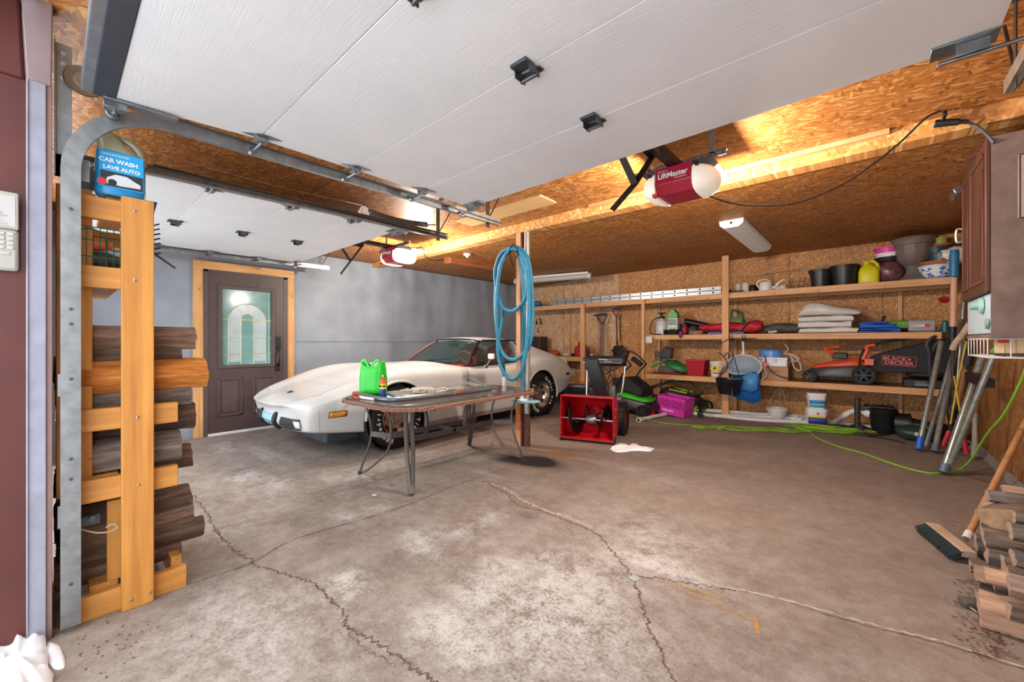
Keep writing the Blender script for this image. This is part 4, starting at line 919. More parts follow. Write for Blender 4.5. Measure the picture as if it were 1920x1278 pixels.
# ---------------- patio table ----------------
TX,TY,TZ=-3.0,2.45,.69;hw_,hl_=.50,.80
tb=thing('patio_table','glass topped patio table with woven brown rim beside the white car','table',(TX,TY,0))
frm=M('#5d5653',.45,.3,.12,12,name='taupe_metal')
def rr(hx,hy,r,z,n=7,bow=.05):
    P=[]
    for cx,cy,a0 in ((hx-r,hy-r,0),(-hx+r,hy-r,90),(-hx+r,-hy+r,180),(hx-r,-hy+r,270)):
        for i in range(n):
            a=math.radians(a0+90*i/(n-1));x=cx+r*math.cos(a);y=cy+r*math.sin(a);P.append(Vector((x*(1+bow*(1-(y/hy)**2)),y*(1+bow*(1-(x/hx)**2)),z)))
    return P
gl,nt_,b_=nodes('table_glass');b_.inputs['Base Color'].default_value=lin('#6e625c');b_.inputs['Roughness'].default_value=.06;b_.inputs['Alpha'].default_value=.82
b=MB();b.loft([rr(hw_-.02,hl_-.02,.2,TZ-.012),rr(hw_-.02,hl_-.02,.2,TZ-.0005)]);b.build('glass_top',gl,tb)
def wicker():
    m,nt,b=nodes('woven_rim');wv=N(nt,'ShaderNodeTexWave',bands_direction='DIAGONAL');wv.inputs['Scale'].default_value=22;wv.inputs['Distortion'].default_value=2;nt.links.new(coords(nt),wv.inputs[0]);nt.links.new(ramp(nt,wv.outputs[1],[(.15,'#3c2620'),(.5,'#8a5f4c'),(.9,'#c09a80')]),b.inputs['Base Color']);bump(nt,b,wv.outputs[1],1,.01);b.inputs['Roughness'].default_value=.6;return m
wk=wicker();P=rr(hw_,hl_,.22,TZ-.022,9);b=MB();b.tube(P,.017,8,closed=True);b.build('woven_rim',wk,tb)
b=MB()
Q=spline(P,7,closed=True)
for k,ph in enumerate((0,2*PI/3,4*PI/3)):
    R=[];m=len(Q)
    for i,p in enumerate(Q):
        t=(Q[(i+1)%m]-Q[i-1]).normalized();n_=Vector((t.y,-t.x,0));a=ph+i*2*PI*round(m/9)/m
        R.append(p+n_*(.012+.004*math.cos(a))+Vector((0,0,.011*math.sin(a))))
    b.tube(R,.0065,5,closed=True)
b.build('rim_braid',M('#8d6450',.55,0,.35,60),tb)
P=rr(hw_-.03,hl_-.03,.19,TZ-.03,7);b=MB();b.tube(P,.012,6,closed=True);b.build('top_frame',frm,tb)
def flat(P,w_=.045,th=.016): return [(-w_/2,-th/2),(w_/2,-th/2),(w_/2,th/2),(-w_/2,th/2)]
for sx,sy in ((1,-1),(-1,-1),(-1,1),(1,1)):
    fx,fy=sx*.39,sy*.655;d=Vector((sx,sy*.4,0)).normalized()
    b=MB()
    # double curved tube leg
    P1=spline([(fx,fy,.012),(fx-sx*.045,fy-sy*.03,.10),(fx-sx*.085,fy-sy*.05,.28),(fx-sx*.085,fy-sy*.04,.48),(fx-sx*.055,fy-sy*.02,TZ-.03)],6)
    if (sx,sy) in ((1,-1),(-1,1)):
        n_=Vector((-d.y,d.x,0));w0=.024
        b.tube([p+n_*w0*(.3+.7*min(1,p.z/.3)) for p in P1],.017,8);b.tube([p-n_*w0*(.3+.7*min(1,p.z/.3)) for p in P1],.017,8)
    else:
        n_=Vector((sy*0+.0,1,0)) if 0 else Vector((1,0,0))
        A=spline([(fx,fy,.012),(fx+.0,fy+.02,.06),(fx+.07,fy+.06,.28),(fx+.10,fy+.05,.45),(fx+.02,fy+.03,TZ-.03)],6);B=spline([(fx,fy,.012),(fx+.06,fy+.05,.04),(fx+.24,fy+.13,.22),(fx+.31,fy+.12,.45),(fx+.26,fy+.08,TZ-.03)],6)
        if sx>0: A=[Vector((2*fx-p.x,2*fy-p.y,p.z)) for p in A];B=[Vector((2*fx-p.x,2*fy-p.y,p.z)) for p in B]
        b.tube(A,.010,7);b.tube(B,.010,7)
    b.build('leg',frm,tb)
    b=MB();b.cyl((fx,fy,0),(fx,fy,.022),.017,n=12);b.build('foot_cap',M('#3a3a3c',.6),tb)
b=MB()
for x in (-.12,.12): b.bb((x-.008,-.5,.33),(x+.008,.5,.375))
b.tube(spline([(.29,-.62,.36),(.12,-.5,.352),(.10,-.3,.352)],5),1,prof=flat(0,.045,.014),up=(0,0,1));b.tube(spline([(-.29,.62,.36),(-.12,.5,.352),(-.1,.3,.352)],5),1,prof=flat(0,.045,.014),up=(0,0,1))
b.tube(spline([(-.29,-.6,.36),(-.12,-.5,.352),(-.1,-.3,.352)],5),1,prof=flat(0,.045,.014),up=(0,0,1));b.tube(spline([(.29,.6,.36),(.12,.5,.352),(.1,.3,.352)],5),1,prof=flat(0,.045,.014),up=(0,0,1))
b.bb((-.128,-.01,.34),(.128,.01,.37));b.build('stretcher',frm,tb)
for s in (-1,1):
    b=MB();b.tube(spline([(s*.12,s*.14,.32),(s*.12,s*.14,.5),(s*.15,s*.22,.62),(s*.25,s*.32,TZ-.03)],6),1,prof=flat(0,.045,.018),up=(1,0,0));b.build('stretcher_bracket',frm,tb)
T=lambda px,py,z=TZ: at(px,py,Z=z)
# green bag
gb=M('#1fc92e',.38,0,.12,10,name='green_vinyl');p=T(700,738,TZ)
bag=thing('tote_bag','bright green open topped bag standing on the near end of the patio table','bag',(p.x,p.y,TZ),math.radians(25))
R=[]
for z,wx,wy in ((0,.115,.075),(.02,.12,.078),(.12,.12,.07),(.22,.115,.06),(.285,.105,.05)):
    ring=[]
    for i in range(24):
        a=2*PI*i/24;x=wx*math.copysign(abs(math.cos(a))**.5,math.cos(a));y=wy*math.copysign(abs(math.sin(a))**.5,math.sin(a));zz=z
        if z>.25: zz=z-.07*math.exp(-(x/.035)**2)+.02*math.cos(x*60);
        if 0<z<.28: y+=.006*math.sin(x*45+z*20)
        ring.append(Vector((x,y,zz)))
    R.append(ring)
b=MB();b.loft(R,cap=False);n=24;b.add([p for p in R[0]],[tuple(range(24))]);b.build('bag_body',gb,bag,solid=.004,sub=1,ang=60)
for s in (-1,1):
    b=MB();b.tube(spline([(s*.10,-.045,.28),(s*.07,-.05,.31),(s*.035,-.048,.28),(s*.005,-.05,.225)],6),1,prof=[(-.003,-.012),(.003,-.012),(.003,.012),(-.003,.012)],up=(0,1,0));b.build('bag_flap',gb,bag,solid=0)
# spray can
p=T(718,745,TZ);can=thing('spray_can','blue and yellow spray lubricant can with orange top beside the green bag','can',(p.x,p.y,TZ))
MB().cyl((0,0,0),(0,0,.125),.026,n=24).build('can_body',M('#27409f',.35,.2,.1,30),can)
MB().cyl((0,0,.075),(0,0,.118),.0265,n=24).build('yellow_band',M('#e9d23c',.4),can)
MB().cyl((0,0,.118),(0,0,.15),.0262,n=24).build('orange_band',M('#e0662a',.4),can)
MB().lathe([(0,.18),(.01,.18),(.012,.165),(.02,.158),(.0245,.15)],(0,0,0),n=20).build('shoulder',M('#c9563a',.4),can)
MB().cyl((0,0,.175),(0,0,.192),.007,n=10).build('nozzle',white,can)
b=MB();
for i,ch in enumerate('WD-40'):
    a=math.radians(-48.5+ (i-2)*24);text_into(b,ch,.026,frame((.0272*math.cos(a),.0272*math.sin(a),.098),(-math.sin(a),math.cos(a),0),(0,0,1)),bold=.0012)
b.build('lettering',M('#20242c'),can,smooth=False)
# bent grey tubes
tm=M('#7f898f',.3,.5,.1,20,name='grey_tube')
r=.017
P=spline([T(668,737,TZ+r),T(690,742,TZ+r),T(722,748,TZ+r),T(760,747,TZ+r),T(850,737,TZ+r),T(905,730,TZ+r),T(930,726,TZ+r)],8)
ch=thing('bent_tube_frame','bent grey metal tube frame with orange tape lying along the near table edge','tube frame',(TX,TY,TZ))
b=MB();b.tube(P,r,10);P2=spline([T(700,727,TZ+.03),T(720,735,TZ+.028),T(745,743,TZ+.028),T(790,741,TZ+.028),T(880,730,TZ+.028),T(905,722,TZ+.04),T(880,709,TZ+.04),T(872,712,TZ+.04)],8);b.tube(P2,.013,8);b.build('bent_tube',tm,ch,world=True)
b=MB();q=T(662,738,TZ+r);b.cyl(q,T(672,738,TZ+r),.021,n=12);b.cyl(T(664,744,TZ+.01),T(672,746,TZ+.01),.012,n=10);b.build('orange_tape',M('#b5533a',.6,0,.25,50),ch,world=True)
MB().tube([T(674,744,TZ+.015),T(700,748,TZ+.012)],.012,8).build('white_sleeve',white,ch,world=True)
# rope tangle
random.seed(8);c=T(790,733,TZ+.01);rp=M('#ddd8cc',.8,0,.15,40,name='frayed_rope')
b=MB()
for k in range(26):
    a=random.uniform(0,2*PI);P=[c+Vector((random.gauss(0,.065)*.8+.0,random.gauss(0,.075),random.uniform(.0,.03))) for _ in range(4)];b.tube(spline(P,5),.0035,4)
tag(b.build('rope_tangle',rp),'loose tangle of thin white rope in the middle of the patio table','rope')
b=MB();b.tube(spline([T(812,735,TZ+.006),T(820,728,TZ+.006),T(835,727,TZ+.006),T(838,731,TZ+.006),T(820,735,TZ+.006)],6),.005,6);tag(b.build('cord_loop',white),'small white cord loop beside the rope tangle on the table','cord')
# screwdriver
s=thing('screwdriver','screwdriver with a wooden handle lying on the tube frame on the table','screwdriver',T(860,737,TZ+.05))
a=T(852,737,TZ+.045);c=T(872,733,TZ+.045);MB().tube([a,a.lerp(c,.2),a.lerp(c,.6),c],[.010,.014,.012,.008],10).build('handle',M('#8a5a34',.4),s,world=True)
MB().cyl(c,T(890,729,TZ+.045),.004,n=8).build('shaft',steel,s,world=True)
b=MB()
for i in range(5):
    b.tube([T(865+4*i,715+i%2*2,TZ+.02),T(885+4*i,722+i%3,TZ+.03)],.004,5)
tag(b.build('wire_offcuts',M('#b7b6a0',.3,.5)),'short silvery wire offcuts at the far end of the patio table','wire','')
b=MB();random.seed(3)
for k in range(8): b.tube([T(915+random.uniform(0,18),729+random.uniform(-4,4),TZ+.004) for _ in range(3)],.002,4)
tag(b.build('clear_tie',M('#c9d3dc',.2)),'clear plastic ties on the far right corner of the table','tie')
b=MB();b.tube(spline([T(838,733,TZ+.006),T(850,731,TZ+.006),T(858,731,TZ+.006)],3),.006,6);tag(b.build('marker_pen',black),'black pen between the rope and the screwdriver on the table','pen')
# ---------------- post, pole, hose ----------------
px=at(974,835,Z=0)
post=thing('support_post','wooden post with worn reddish paint under the ceiling beam','post',(-2.95,3.50,0))
b=MB();b.bb((-3.0,3.46,.0),(-2.93,3.54,2.39));b.build('timber',wood('#b97847','#e0a878','Z'),post,world=True,bevel=.003)
b=MB();b.bb((-2.9305,3.455,.0),(-2.927,3.54,2.39));b.build('painted_side',M('#7a4630',.7,0,.35,12),post,world=True)
b=MB();b.bb((-3.003,3.4575,.18),(-2.935,3.4595,.52));b.build('paint_remnant',M('#b56a3c',.7,0,.3,20),post,world=True)
pole=thing('steel_pole','round steel pole with a rusty foot standing beside the wooden post','pole',(-2.872,3.50,0))
MB().cyl((-2.872,3.50,.36),(-2.872,3.50,2.39),.034,n=24).build('pole_tube',M('#b5b1ab',.35,.6,.15,10),pole,world=True)
MB().cyl((-2.872,3.50,.0),(-2.872,3.50,.37),.036,n=24).build('rusty_base',M('#5a3c32',.8,.2,.4,40,.5,60),pole,world=True)
hm=M('#287d9b',.4,0,.15,30,name='blue_pool_hose')
def hose(P,r,yy,nm,par,pitch=.014):
    W=[at(x,y,Y=yy+dz) for x,y,dz in P];S=spline(W,10)
    # resample
    L=[0]
    for a,b_ in zip(S,S[1:]):L.append(L[-1]+(b_-a).length)
    n=int(L[-1]/(pitch/4));out=[];j=0
    for i in range(n+1):
        d=L[-1]*i/n
        while j<len(L)-2 and L[j+1]<d:j+=1
        t=(d-L[j])/max(1e-9,L[j+1]-L[j]);out.append(S[j].lerp(S[j+1],t))
    rad=[r*(1+.09*math.cos(2*PI*i/4)) for i in range(len(out))]
    b=MB();b.tube(out,rad,10);return b.build(nm,hm,par,world=True,ang=80)
hs=thing('pool_hose','blue ribbed pool vacuum hose hung in long loops from the wooden post','hose',(-2.95,3.38,.6))
A=[(946,712,0),(944,690,0),(938,655,0),(931,610,0),(929,560,-.02),(934,510,-.02),(948,480,-.02),(962,467,-.04),(976,478,-.05),(986,505,-.05),(988,545,-.05),(980,568,-.06),(960,583,-.06),(940,572,-.06),(931,540,-.06),(929,505,-.07),(940,475,-.07),(962,463,-.09),(982,472,-.09),(993,500,-.09),(998,560,-.05),(998,610,-.03),(993,645,-.03),(980,665,-.03),(964,674,-.05),(948,668,-.05),(936,645,-.05),(931,600,-.09),(932,550,-.09),(938,500,-.1),(950,475,-.1),(962,466,-.12),(978,474,-.12),(988,500,-.12),(992,560,-.1),(990,620,-.08),(984,670,-.06),(975,700,-.05),(960,711,-.05),(946,700,-.06),(936,675,-.06),(934,640,-.06),(942,590,-.04),(940,560,-.03)]
hose(A,.0215,3.40,'hose_loops',hs)
hose([(972,470,0),(980,520,.02),(981,600,.02),(980,680,.01),(979,738,0)],.0215,3.42,'hose_drop',hs)
MB().cyl(at(946,711,Y=3.40),at(947,737,Y=3.38),.024,n=14).cyl(at(945.5,706,Y=3.40),at(946,716,Y=3.40),.028,n=14).build('hose_cuff',white,hs,world=True)
MB().cyl(at(979,738,Y=3.42),at(978,752,Y=3.42),.022,n=14).build('hose_cuff',white,hs,world=True)
o=MB().tube(spline([at(962,500,Y=3.46),at(955,470,Y=3.24),at(963,459,Y=3.24),at(970,470,Y=3.24),at(968,485,Y=3.46)],6),.006,6).build('hanging_strap',blackm);tag(o,'black strap holding the blue hose loops at the top of the post','strap')
c=at(986,752,Y=3.40);v=thing('vacuum_head','pale blue oval pool vacuum head hanging at the foot of the hose drop','vacuum head',c)
b=MB();b.lathe([(0,.012),(.15,.012),(.165,0),(.15,-.014),(0,-.014)],(0,0,0),n=30,sy=.45,R=rot('Z',30));b.build('head_plate',M('#8fc6d6',.35,0,.06),v)
MB().lathe([(0,.028),(.04,.028),(.05,.012),(.0,.012)],(-.03,0,0),n=18).build('swivel_collar',white,v)
# ---------------- snow blower ----------------
sb=thing('snow_blower','red two stage snow blower with black chute standing in front of the shelves','snow blower',(-2.46,4.08,0),math.radians(17))
rd=M('#c81420',.28,0,.08,6,name='red_enamel');rdd=M('#a5121c',.35,0,.1)
w2=.305;b=MB()
# open bucket: curved back
prof=[]
for i in range(13):
    a=math.radians(-90+180*i/12);prof.append((.14+.20*math.cos(a),.285+.245*math.sin(a)))
prof=[(0,.04)]+prof+[(0,.53)]
out=[(y,z) for y,z in prof];inn=[(y-.008 if y>.05 else y,z*.985+.004) for y,z in prof]
V=[];n=len(prof)
for x in (-w2,w2):
    V+=[Vector((x,y,z)) for y,z in out]
b.add(V,[(i,i+1,n+i+1,n+i) for i in range(n-1)]);b.build('auger_housing',rd,sb,solid=.006)
for s in (-1,1):
    b=MB();b.prism([(-.02,.03)]+[(y,z) for y,z in prof[1:-1]]+[(-.02,.54)],.006,frame((s*w2-.003,0,0),(0,1,0),(0,0,1)));b.build('side_plate',rd,sb,bevel=.002)
    b=MB();b.prism([(-.03,0),(.12,0),(.14,.03),(.10,.06),(-.01,.05)],.008,frame((s*(w2+.005)-.004,0,0),(0,1,0),(0,0,1)));b.box((s*(w2+.012),.03,.05),(.02,.03,.05));b.build('skid_shoe',black,sb,bevel=.003)
    for k in range(4): MB().sph((s*(w2+.004),.05+.03*k,.12+.09*k),.007,8).build('bolt_head',steel,sb)
b=MB();b.bb((-w2,-.004,.03),(w2,.006,.05));b.bb((-w2,-.012,.525),(w2,.004,.545));b.build('scraper_bar',rdd,sb)
# auger
b=MB();b.cyl((-w2,.12,.25),(w2,.12,.25),.014,n=12);b.build('auger_shaft',steel,sb)
b=MB();b.lathe([(0,-.06),(.04,-.06),(.055,-.03),(.055,.03),(.04,.06),(0,.06)],(.03,.12,.25),'X',18);b.cyl((.03,.12,.25),(.03,.3,.26),.03);b.build('gear_case',M('#8a8d90',.3,.8,.2,20),sb)
for x0,x1,dr_ in ((-.29,-.04,1),(.08,.29,-1)):
    b=MB();m=40;A=[];B=[]
    for i in range(m+1):
        u=i/m;a=dr_*u*2.4*PI;x=x0+(x1-x0)*u;R_=.175*(1-.10*math.sin(i*2.6))
        A.append(Vector((x,.12+R_*math.cos(a),.25+R_*math.sin(a))));B.append(Vector((x,.12+.045*math.cos(a),.25+.045*math.sin(a))))
    V=A+B;b.add(V,[(i,i+1,m+2+i,m+1+i) for i in range(m)]);b.build('auger_flight',blackm,sb,solid=.012)
    b=MB()
    for k in range(4):
        a=dr_*k*2.4*PI/3;x=x0+(x1-x0)*k/3;b.cyl((x,.12,.25),(x,.12+.13*math.cos(a),.25+.13*math.sin(a)),.011,n=8)
    b.build('flight_arm',blackm,sb)
b=MB();b.lathe([(.12,-.0),(.13,.01),(.13,.12),(.12,.12)],(.03,.26,.27),'Y',30);b.build('impeller_ring',rdd,sb)
b=MB()
for k in range(4):
    a=k*PI/2+.5;b.box((.03+.06*math.cos(a),.31,.27+.06*math.sin(a)),(.12,.04,.012),R=rot('Y',-math.degrees(a)))
b.build('impeller',M('#7e1720',.4,.3),sb)
MB().bb((-.03,.345,.05),(.09,.40,.5)).bb((-.18,.36,.06),(.2,.5,.2)).build('gearbox_housing',black,sb,bevel=.01)
# chute
R=[]
for i in range(9):
    u=i/8;z=.52+.46*u;y=.20-.06*u*u+.02;x=.13-.12*u**1.5;hw=.085-.0*u;hd=.07+.03*math.sin(u*PI)
    R.append([Vector((x-hw,y-hd,z)),Vector((x-hw*.8,y+hd,z)),Vector((x+hw*.8,y+hd,z)),Vector((x+hw,y-hd,z-.02*u))])
b=MB();b.loft(R,cap=True);b.build('chute',M('#141416',.35,0,.1,12),sb,bevel=.01)
b=MB();b.lathe([(.085,.5),(.10,.5),(.10,.54),(.085,.54)],(.13,.2,0),n=24);b.build('chute_ring',black,sb)
MB().sph((-.05,.11,.92),.008,8).build('chute_bolt',steel,sb)
# wheels
for s in (-1,1):
    e=bpy.data.objects.new('wheel',None);COL.objects.link(e);e.parent=sb;e.location=(s*.30,.62,.20)
    b=MB();b.lathe([(.11,-.055),(.17,-.065),(.195,-.04),(.2,0),(.195,.04),(.17,.065),(.11,.055)],(0,0,0),'X',36);b.build('tyre',rubber,e)
    b=MB()
    for k in range(18):
        a=2*PI*k/18
        for q in (-1,1):b.box((q*.025,.197*math.cos(a+q*.08),.197*math.sin(a+q*.08)),(.06,.02,.02),R=Matrix.Rotation(a,3,'X')@rot('Z',20*q))
    b.build('tread_lug',rubber,e)
    b=MB();b.lathe([(.115,-.05),(.115,.04),(.09,.02),(.05,.01),(.03,.03),(0,.03)],(0,0,0),'X',30);b.build('rim',rdd,e)
b=MB();b.cyl((-.3,.62,.2),(.3,.62,.2),.015);b.bb((-.18,.4,.15),(.18,.85,.42));b.build('chassis',black,sb,bevel=.02)
b=MB();b.box((.06,.62,.50),(.30,.3,.18));b.lathe([(0,.0),(.12,0),(.13,.05),(.06,.09),(0,.09)],(.0,.62,.59),n=24);b.build('engine',M('#1e1e20',.4),sb,bevel=.02)
b=MB();b.cyl((.22,.58,.44),(.30,.58,.44),.05,n=20);b.bb((.17,.46,.36),(.24,.5,.62));b.build('muffler',M('#8d8f90',.3,.7,.2),sb)
for s in (-1,1):
    b=MB();b.tube(spline([(s*.2,.82,.25),(s*.24,.98,.5),(s*.26,1.1,.80),(s*.26,1.12,.93)],6),.014,8);b.build('handle_tube',M('#8b8d90',.3,.7),sb)
    b=MB();b.tube([(s*.27,1.12,.92),(s*.28,1.26,1.02)],.019,10);b.tube([(s*.25,1.09,.9),(s*.255,1.16,1.06),(s*.26,1.18,1.08)],.009,6);b.build('hand_grip',black,sb)
b=MB();b.box((0,1.08,.90),(.56,.12,.10),R=rot('X',-35));b.build('control_panel',black,sb,bevel=.01)
b=MB();b.box((.05,1.012,.90),(.38,.006,.075),R=rot('X',-25));b.build('panel_label',M('#4c5260',.4),sb)
b=MB();text_into(b,'POWERMORE',.035,frame((-.02,1.003,.905),(1,0,0),(0,-.4,1)));b.build('lettering',white,sb,smooth=False) if 0 else None
b=MB();b.bb((-.1,1.0,.915),(.04,1.004,.925));b.bb((.0,1.001,.895),(.1,1.005,.90));b.build('label_marks',M('#c8ccd2',.5),sb)
b=MB();b.tube(spline([(.1,1.05,.86),(.05,.8,.6),(-.02,.45,.72),(0,.3,.8)],6),.006,6);b.tube(spline([(-.1,1.05,.86),(.15,.8,.7),(.05,.6,.55)],6),.005,6);b.tube([(.2,1.0,.82),(-.2,.95,.62)],.01,6);b.build('control_cable',black,sb)
# ---------------- lawn mowers ----------------
def mower(loc,rz,label,deck,top,hub,sc=1,z0=0,fold=True,bag=None,tilt=0):
    t=thing('lawn_mower',label,'lawn mower',loc,rz)
    dk_=M(deck,.4,0,.1);tp=M(top,.4,0,.1);hb=M(hub,.45)
    R=[]
    for x,wd,zt in ((-.36,.13,.14),(-.30,.19,.19),(-.1,.22,.22),(.15,.22,.24),(.30,.20,.24),(.36,.17,.2)):
        R.append([Vector((x*sc,y*sc,z*sc)) for y,z in ((-wd,.07),(-wd-.01,.12),(-wd*.85,zt),(wd*.85,zt),(wd+.01,.12),(wd,.07))])
    MB().loft(R).build('deck',dk_,t,bevel=.01)
    R=[]
    for x,wd,zt in ((-.30,.09,.22),(-.24,.14,.25),(-.05,.16,.29),(.12,.16,.33),(.25,.15,.34),(.30,.12,.29)):
        R.append([Vector((x*sc,y*sc,z*sc)) for y,z in ((-wd,.18),(-wd,zt-.04),(-wd*.7,zt),(wd*.7,zt),(wd,zt-.04),(wd,.18))])
    MB().loft(R).build('motor_cover',tp,t,bevel=.012)
    for x,r in ((-.30,.085),(.27,.125)):
        for s in (-1,1):
            e=bpy.data.objects.new('wheel',None);COL.objects.link(e);e.parent=t;e.location=(x*sc,s*.235*sc,r*sc)
            MB().lathe([(r*.72*sc,-.02*sc),(r*.97*sc,-.022*sc),(r*sc,-.012*sc),(r*sc,.012*sc),(r*.97*sc,.022*sc),(r*.72*sc,.02*sc)],(0,0,0),'Y',30).build('tyre',rubber,e)
            b=MB();b.cyl((0,-.018*sc,0),(0,.018*sc,0),r*.22*sc,n=14);b.lathe([(r*.66*sc,-.015*sc),(r*.76*sc,-.015*sc),(r*.76*sc,.015*sc),(r*.66*sc,.015*sc)],(0,0,0),'Y',28)
            for k in range(6):
                a=2*PI*k/6;b.box((r*.45*sc*math.cos(a),0,r*.45*sc*math.sin(a)),(r*.6*sc,.018*sc,.018*sc),R=rot('Y',-math.degrees(a)))
            b.build('hub',hb,e)
    return t
gm_=mower((-2.93,6.30,0),math.radians(172),'green and black lawn mower with folded handle behind the red snow blower','#17191a','#35b31f','#2a2a2a',1.15)
b=MB();b.loft([[Vector((x,y,z)) for y,z in ((-.22,.2),(-.2,.45),(.2,.45),(.22,.2))] for x in (.30,)]+[[Vector((.75,y,z)) for y,z in ((-.2,.14),(-.18,.34),(.18,.34),(.2,.14))]]) if 0 else None
b=MB()
for s in (-1,1): b.tube(spline([(.3,s*.22,.22),(.05,s*.23,.62),(-.12,s*.22,.80)],5),.013,7)
b.tube(spline([(-.12,-.22,.80),(.1,-.2,.98),(.32,-.12,1.02),(.32,.12,1.02),(.1,.2,.98),(-.12,.22,.80)],6),.015,8);b.build('handle',black,gm_)
b=MB();b.box((-.02,-.1,.84),(.2,.08,.07),R=rot('Y',-30));b.build('switch_box',black,gm_,bevel=.01)
b=MB();b.loft([[Vector((x,y,z)) for y,z in ((-.2,z0),(-.17,z1),(.17,z1),(.2,z0))] for x,z0,z1 in ((-.28,.30,.42),(0,.36,.60),(.28,.3,.56))]);b.build('grass_bag',M('#161718',.7),gm_,bevel=.02)
g2=mower((-2.40,7.02,0),math.radians(176),'dark grey electric lawn mower with lime green wheels partly behind the pink crate','#1d2022','#2c3136','#a5c22a',1.1)
for s in (-1,1): MB().box((.0,s*.12,.345),(.3,.03,.02),R=rot('Y',-8)).build('lime_stripe',M('#a5c22a',.4),g2)
b=MB()
for s in (-1,1): b.tube(spline([(-.3,s*.2,.3),(.0,s*.2,.52),(.2,s*.2,.48),(.5,s*.19,.36)],5),.012,7)
b.tube(spline([(.5,-.19,.36),(.58,-.12,.33),(.58,.12,.33),(.5,.19,.36)],5),.014,8);b.tube([(-.3,-.2,.3),(-.3,.2,.3)],.012,6);b.build('folded_handle',black,g2)
MB().box((.12,-.12,.50),(.26,.07,.07)).build('switch_box',M('#3b4046',.4),g2,bevel=.012)
b=MB();b.lathe([(.05,0),(.055,.004),(.035,.004)],(-.05,-.185,.27),'Y',20);b.build('badge_ring',white,g2)
# red fuel can
def gascan(loc,label,rz=0,s=1,spout=None,col='#e02a22'):
    t=thing('fuel_can',label,'fuel can',loc,rz);rc=M(col,.4,0,.06)
    def rg(z,wx,wy): return [Vector((wx*s*math.copysign(abs(math.cos(a))**.45,math.cos(a)),wy*s*math.copysign(abs(math.sin(a))**.45,math.sin(a)),z*s)) for a in [2*PI*i/20 for i in range(20)]]
    MB().loft([rg(0,.12,.08),rg(.01,.128,.088),rg(.13,.128,.088),rg(.19,.085,.07),rg(.205,.06,.06)]).build('can_body',rc,t,bevel=.003)
    MB().tube(spline([(-.075*s,0,.17*s),(-.05*s,0,.245*s),(.04*s,0,.25*s),(.075*s,0,.2*s),(.08*s,0,.16*s)],6),.016*s,8).build('handle',rc,t)
    MB().cyl((-.01*s,0,.2*s),(-.01*s,0,.225*s),.025*s).build('cap',rc,t)
    if spout:
        MB().tube([(-.07*s,0,.18*s),(-.2*s,0,.34*s)],[.022*s,.01*s],10).build('spout',M('#e8cf2a',.4),t)
    return t
p=at(1212,777,Z=0);gascan((p.x,p.y,0),'bright red plastic fuel can on the floor by the end of the white pipe',math.radians(20),1.02)
# pink crate
p=at(1262,768,Z=0)
ct=thing('milk_crate','bright pink plastic crate tilted on the floor in front of the grey mower','crate',(-2.33,6.52,.03),math.radians(-6))
pk=M('#d437b0',.4,0,.05,name='pink_plastic');W,D,HH=.44,.33,.27;tl=rot('Y',6)
def cpan(w_,h_,M_): # panel with grid of holes: build as strips
    b=MB();nx,nz=9,4;hw=w_/nx*.30
    def bx(x0,x1,z0,z1): b.add([M_@Vector(q) for q in ((x0,-.004,z0),(x1,-.004,z0),(x1,-.004,z1),(x0,-.004,z1),(x0,.004,z0),(x1,.004,z0),(x1,.004,z1),(x0,.004,z1))],[(0,1,2,3),(7,6,5,4),(0,4,5,1),(1,5,6,2),(2,6,7,3),(3,7,4,0)])
    bx(-w_/2,w_/2,0,h_*.42);bx(-w_/2,w_/2,h_*.86,h_)
    zs=[h_*.42+(h_*.44)*i/nz for i in range(nz+1)]
    for i in range(nz):
        z0,z1=zs[i],zs[i+1];bx(-w_/2,w_/2,z0,z0+(z1-z0)*.28)
        off=.5*(i%2)
        for k in range(nx+1):
            x=-w_/2+w_/nx*(k+off)
            if x<=w_/2+.001: bx(max(-w_/2,x-hw),min(w_/2,x+hw),z0,z1)
    return b
for M_ in (Matrix.Translation((0,-D/2,0)),Matrix.Translation((0,D/2,0)),Matrix.Translation((W/2,0,0))@Matrix.Rotation(PI/2,4,'Z'),Matrix.Translation((-W/2,0,0))@Matrix.Rotation(PI/2,4,'Z')):
    w_=W if abs(M_.translation.y)>0.01 else D;cpan(w_,HH,tl.to_4x4()@M_).build('side_panel',pk,ct,smooth=False)
b=MB();b.add([tl@Vector(q) for q in ((-W/2,-D/2,0),(W/2,-D/2,0),(W/2,D/2,0),(-W/2,D/2,0))],[(0,1,2,3)]);b.build('crate_floor',pk,ct,solid=.008)
b=MB();b.tube([tl@Vector(q) for q in ((-W/2,-D/2,HH),(W/2,-D/2,HH),(W/2,D/2,HH),(-W/2,D/2,HH))],.011,6,closed=True);b.build('rim',pk,ct)
b=MB();[b.box(tl@Vector((-.12+.028*i,-D/2-.006,.065)),(.018,.002,.02+.008*(i%3))) for i in range(7)];b.build('printed_mark',M('#f6c9ec',.5),ct,smooth=False)
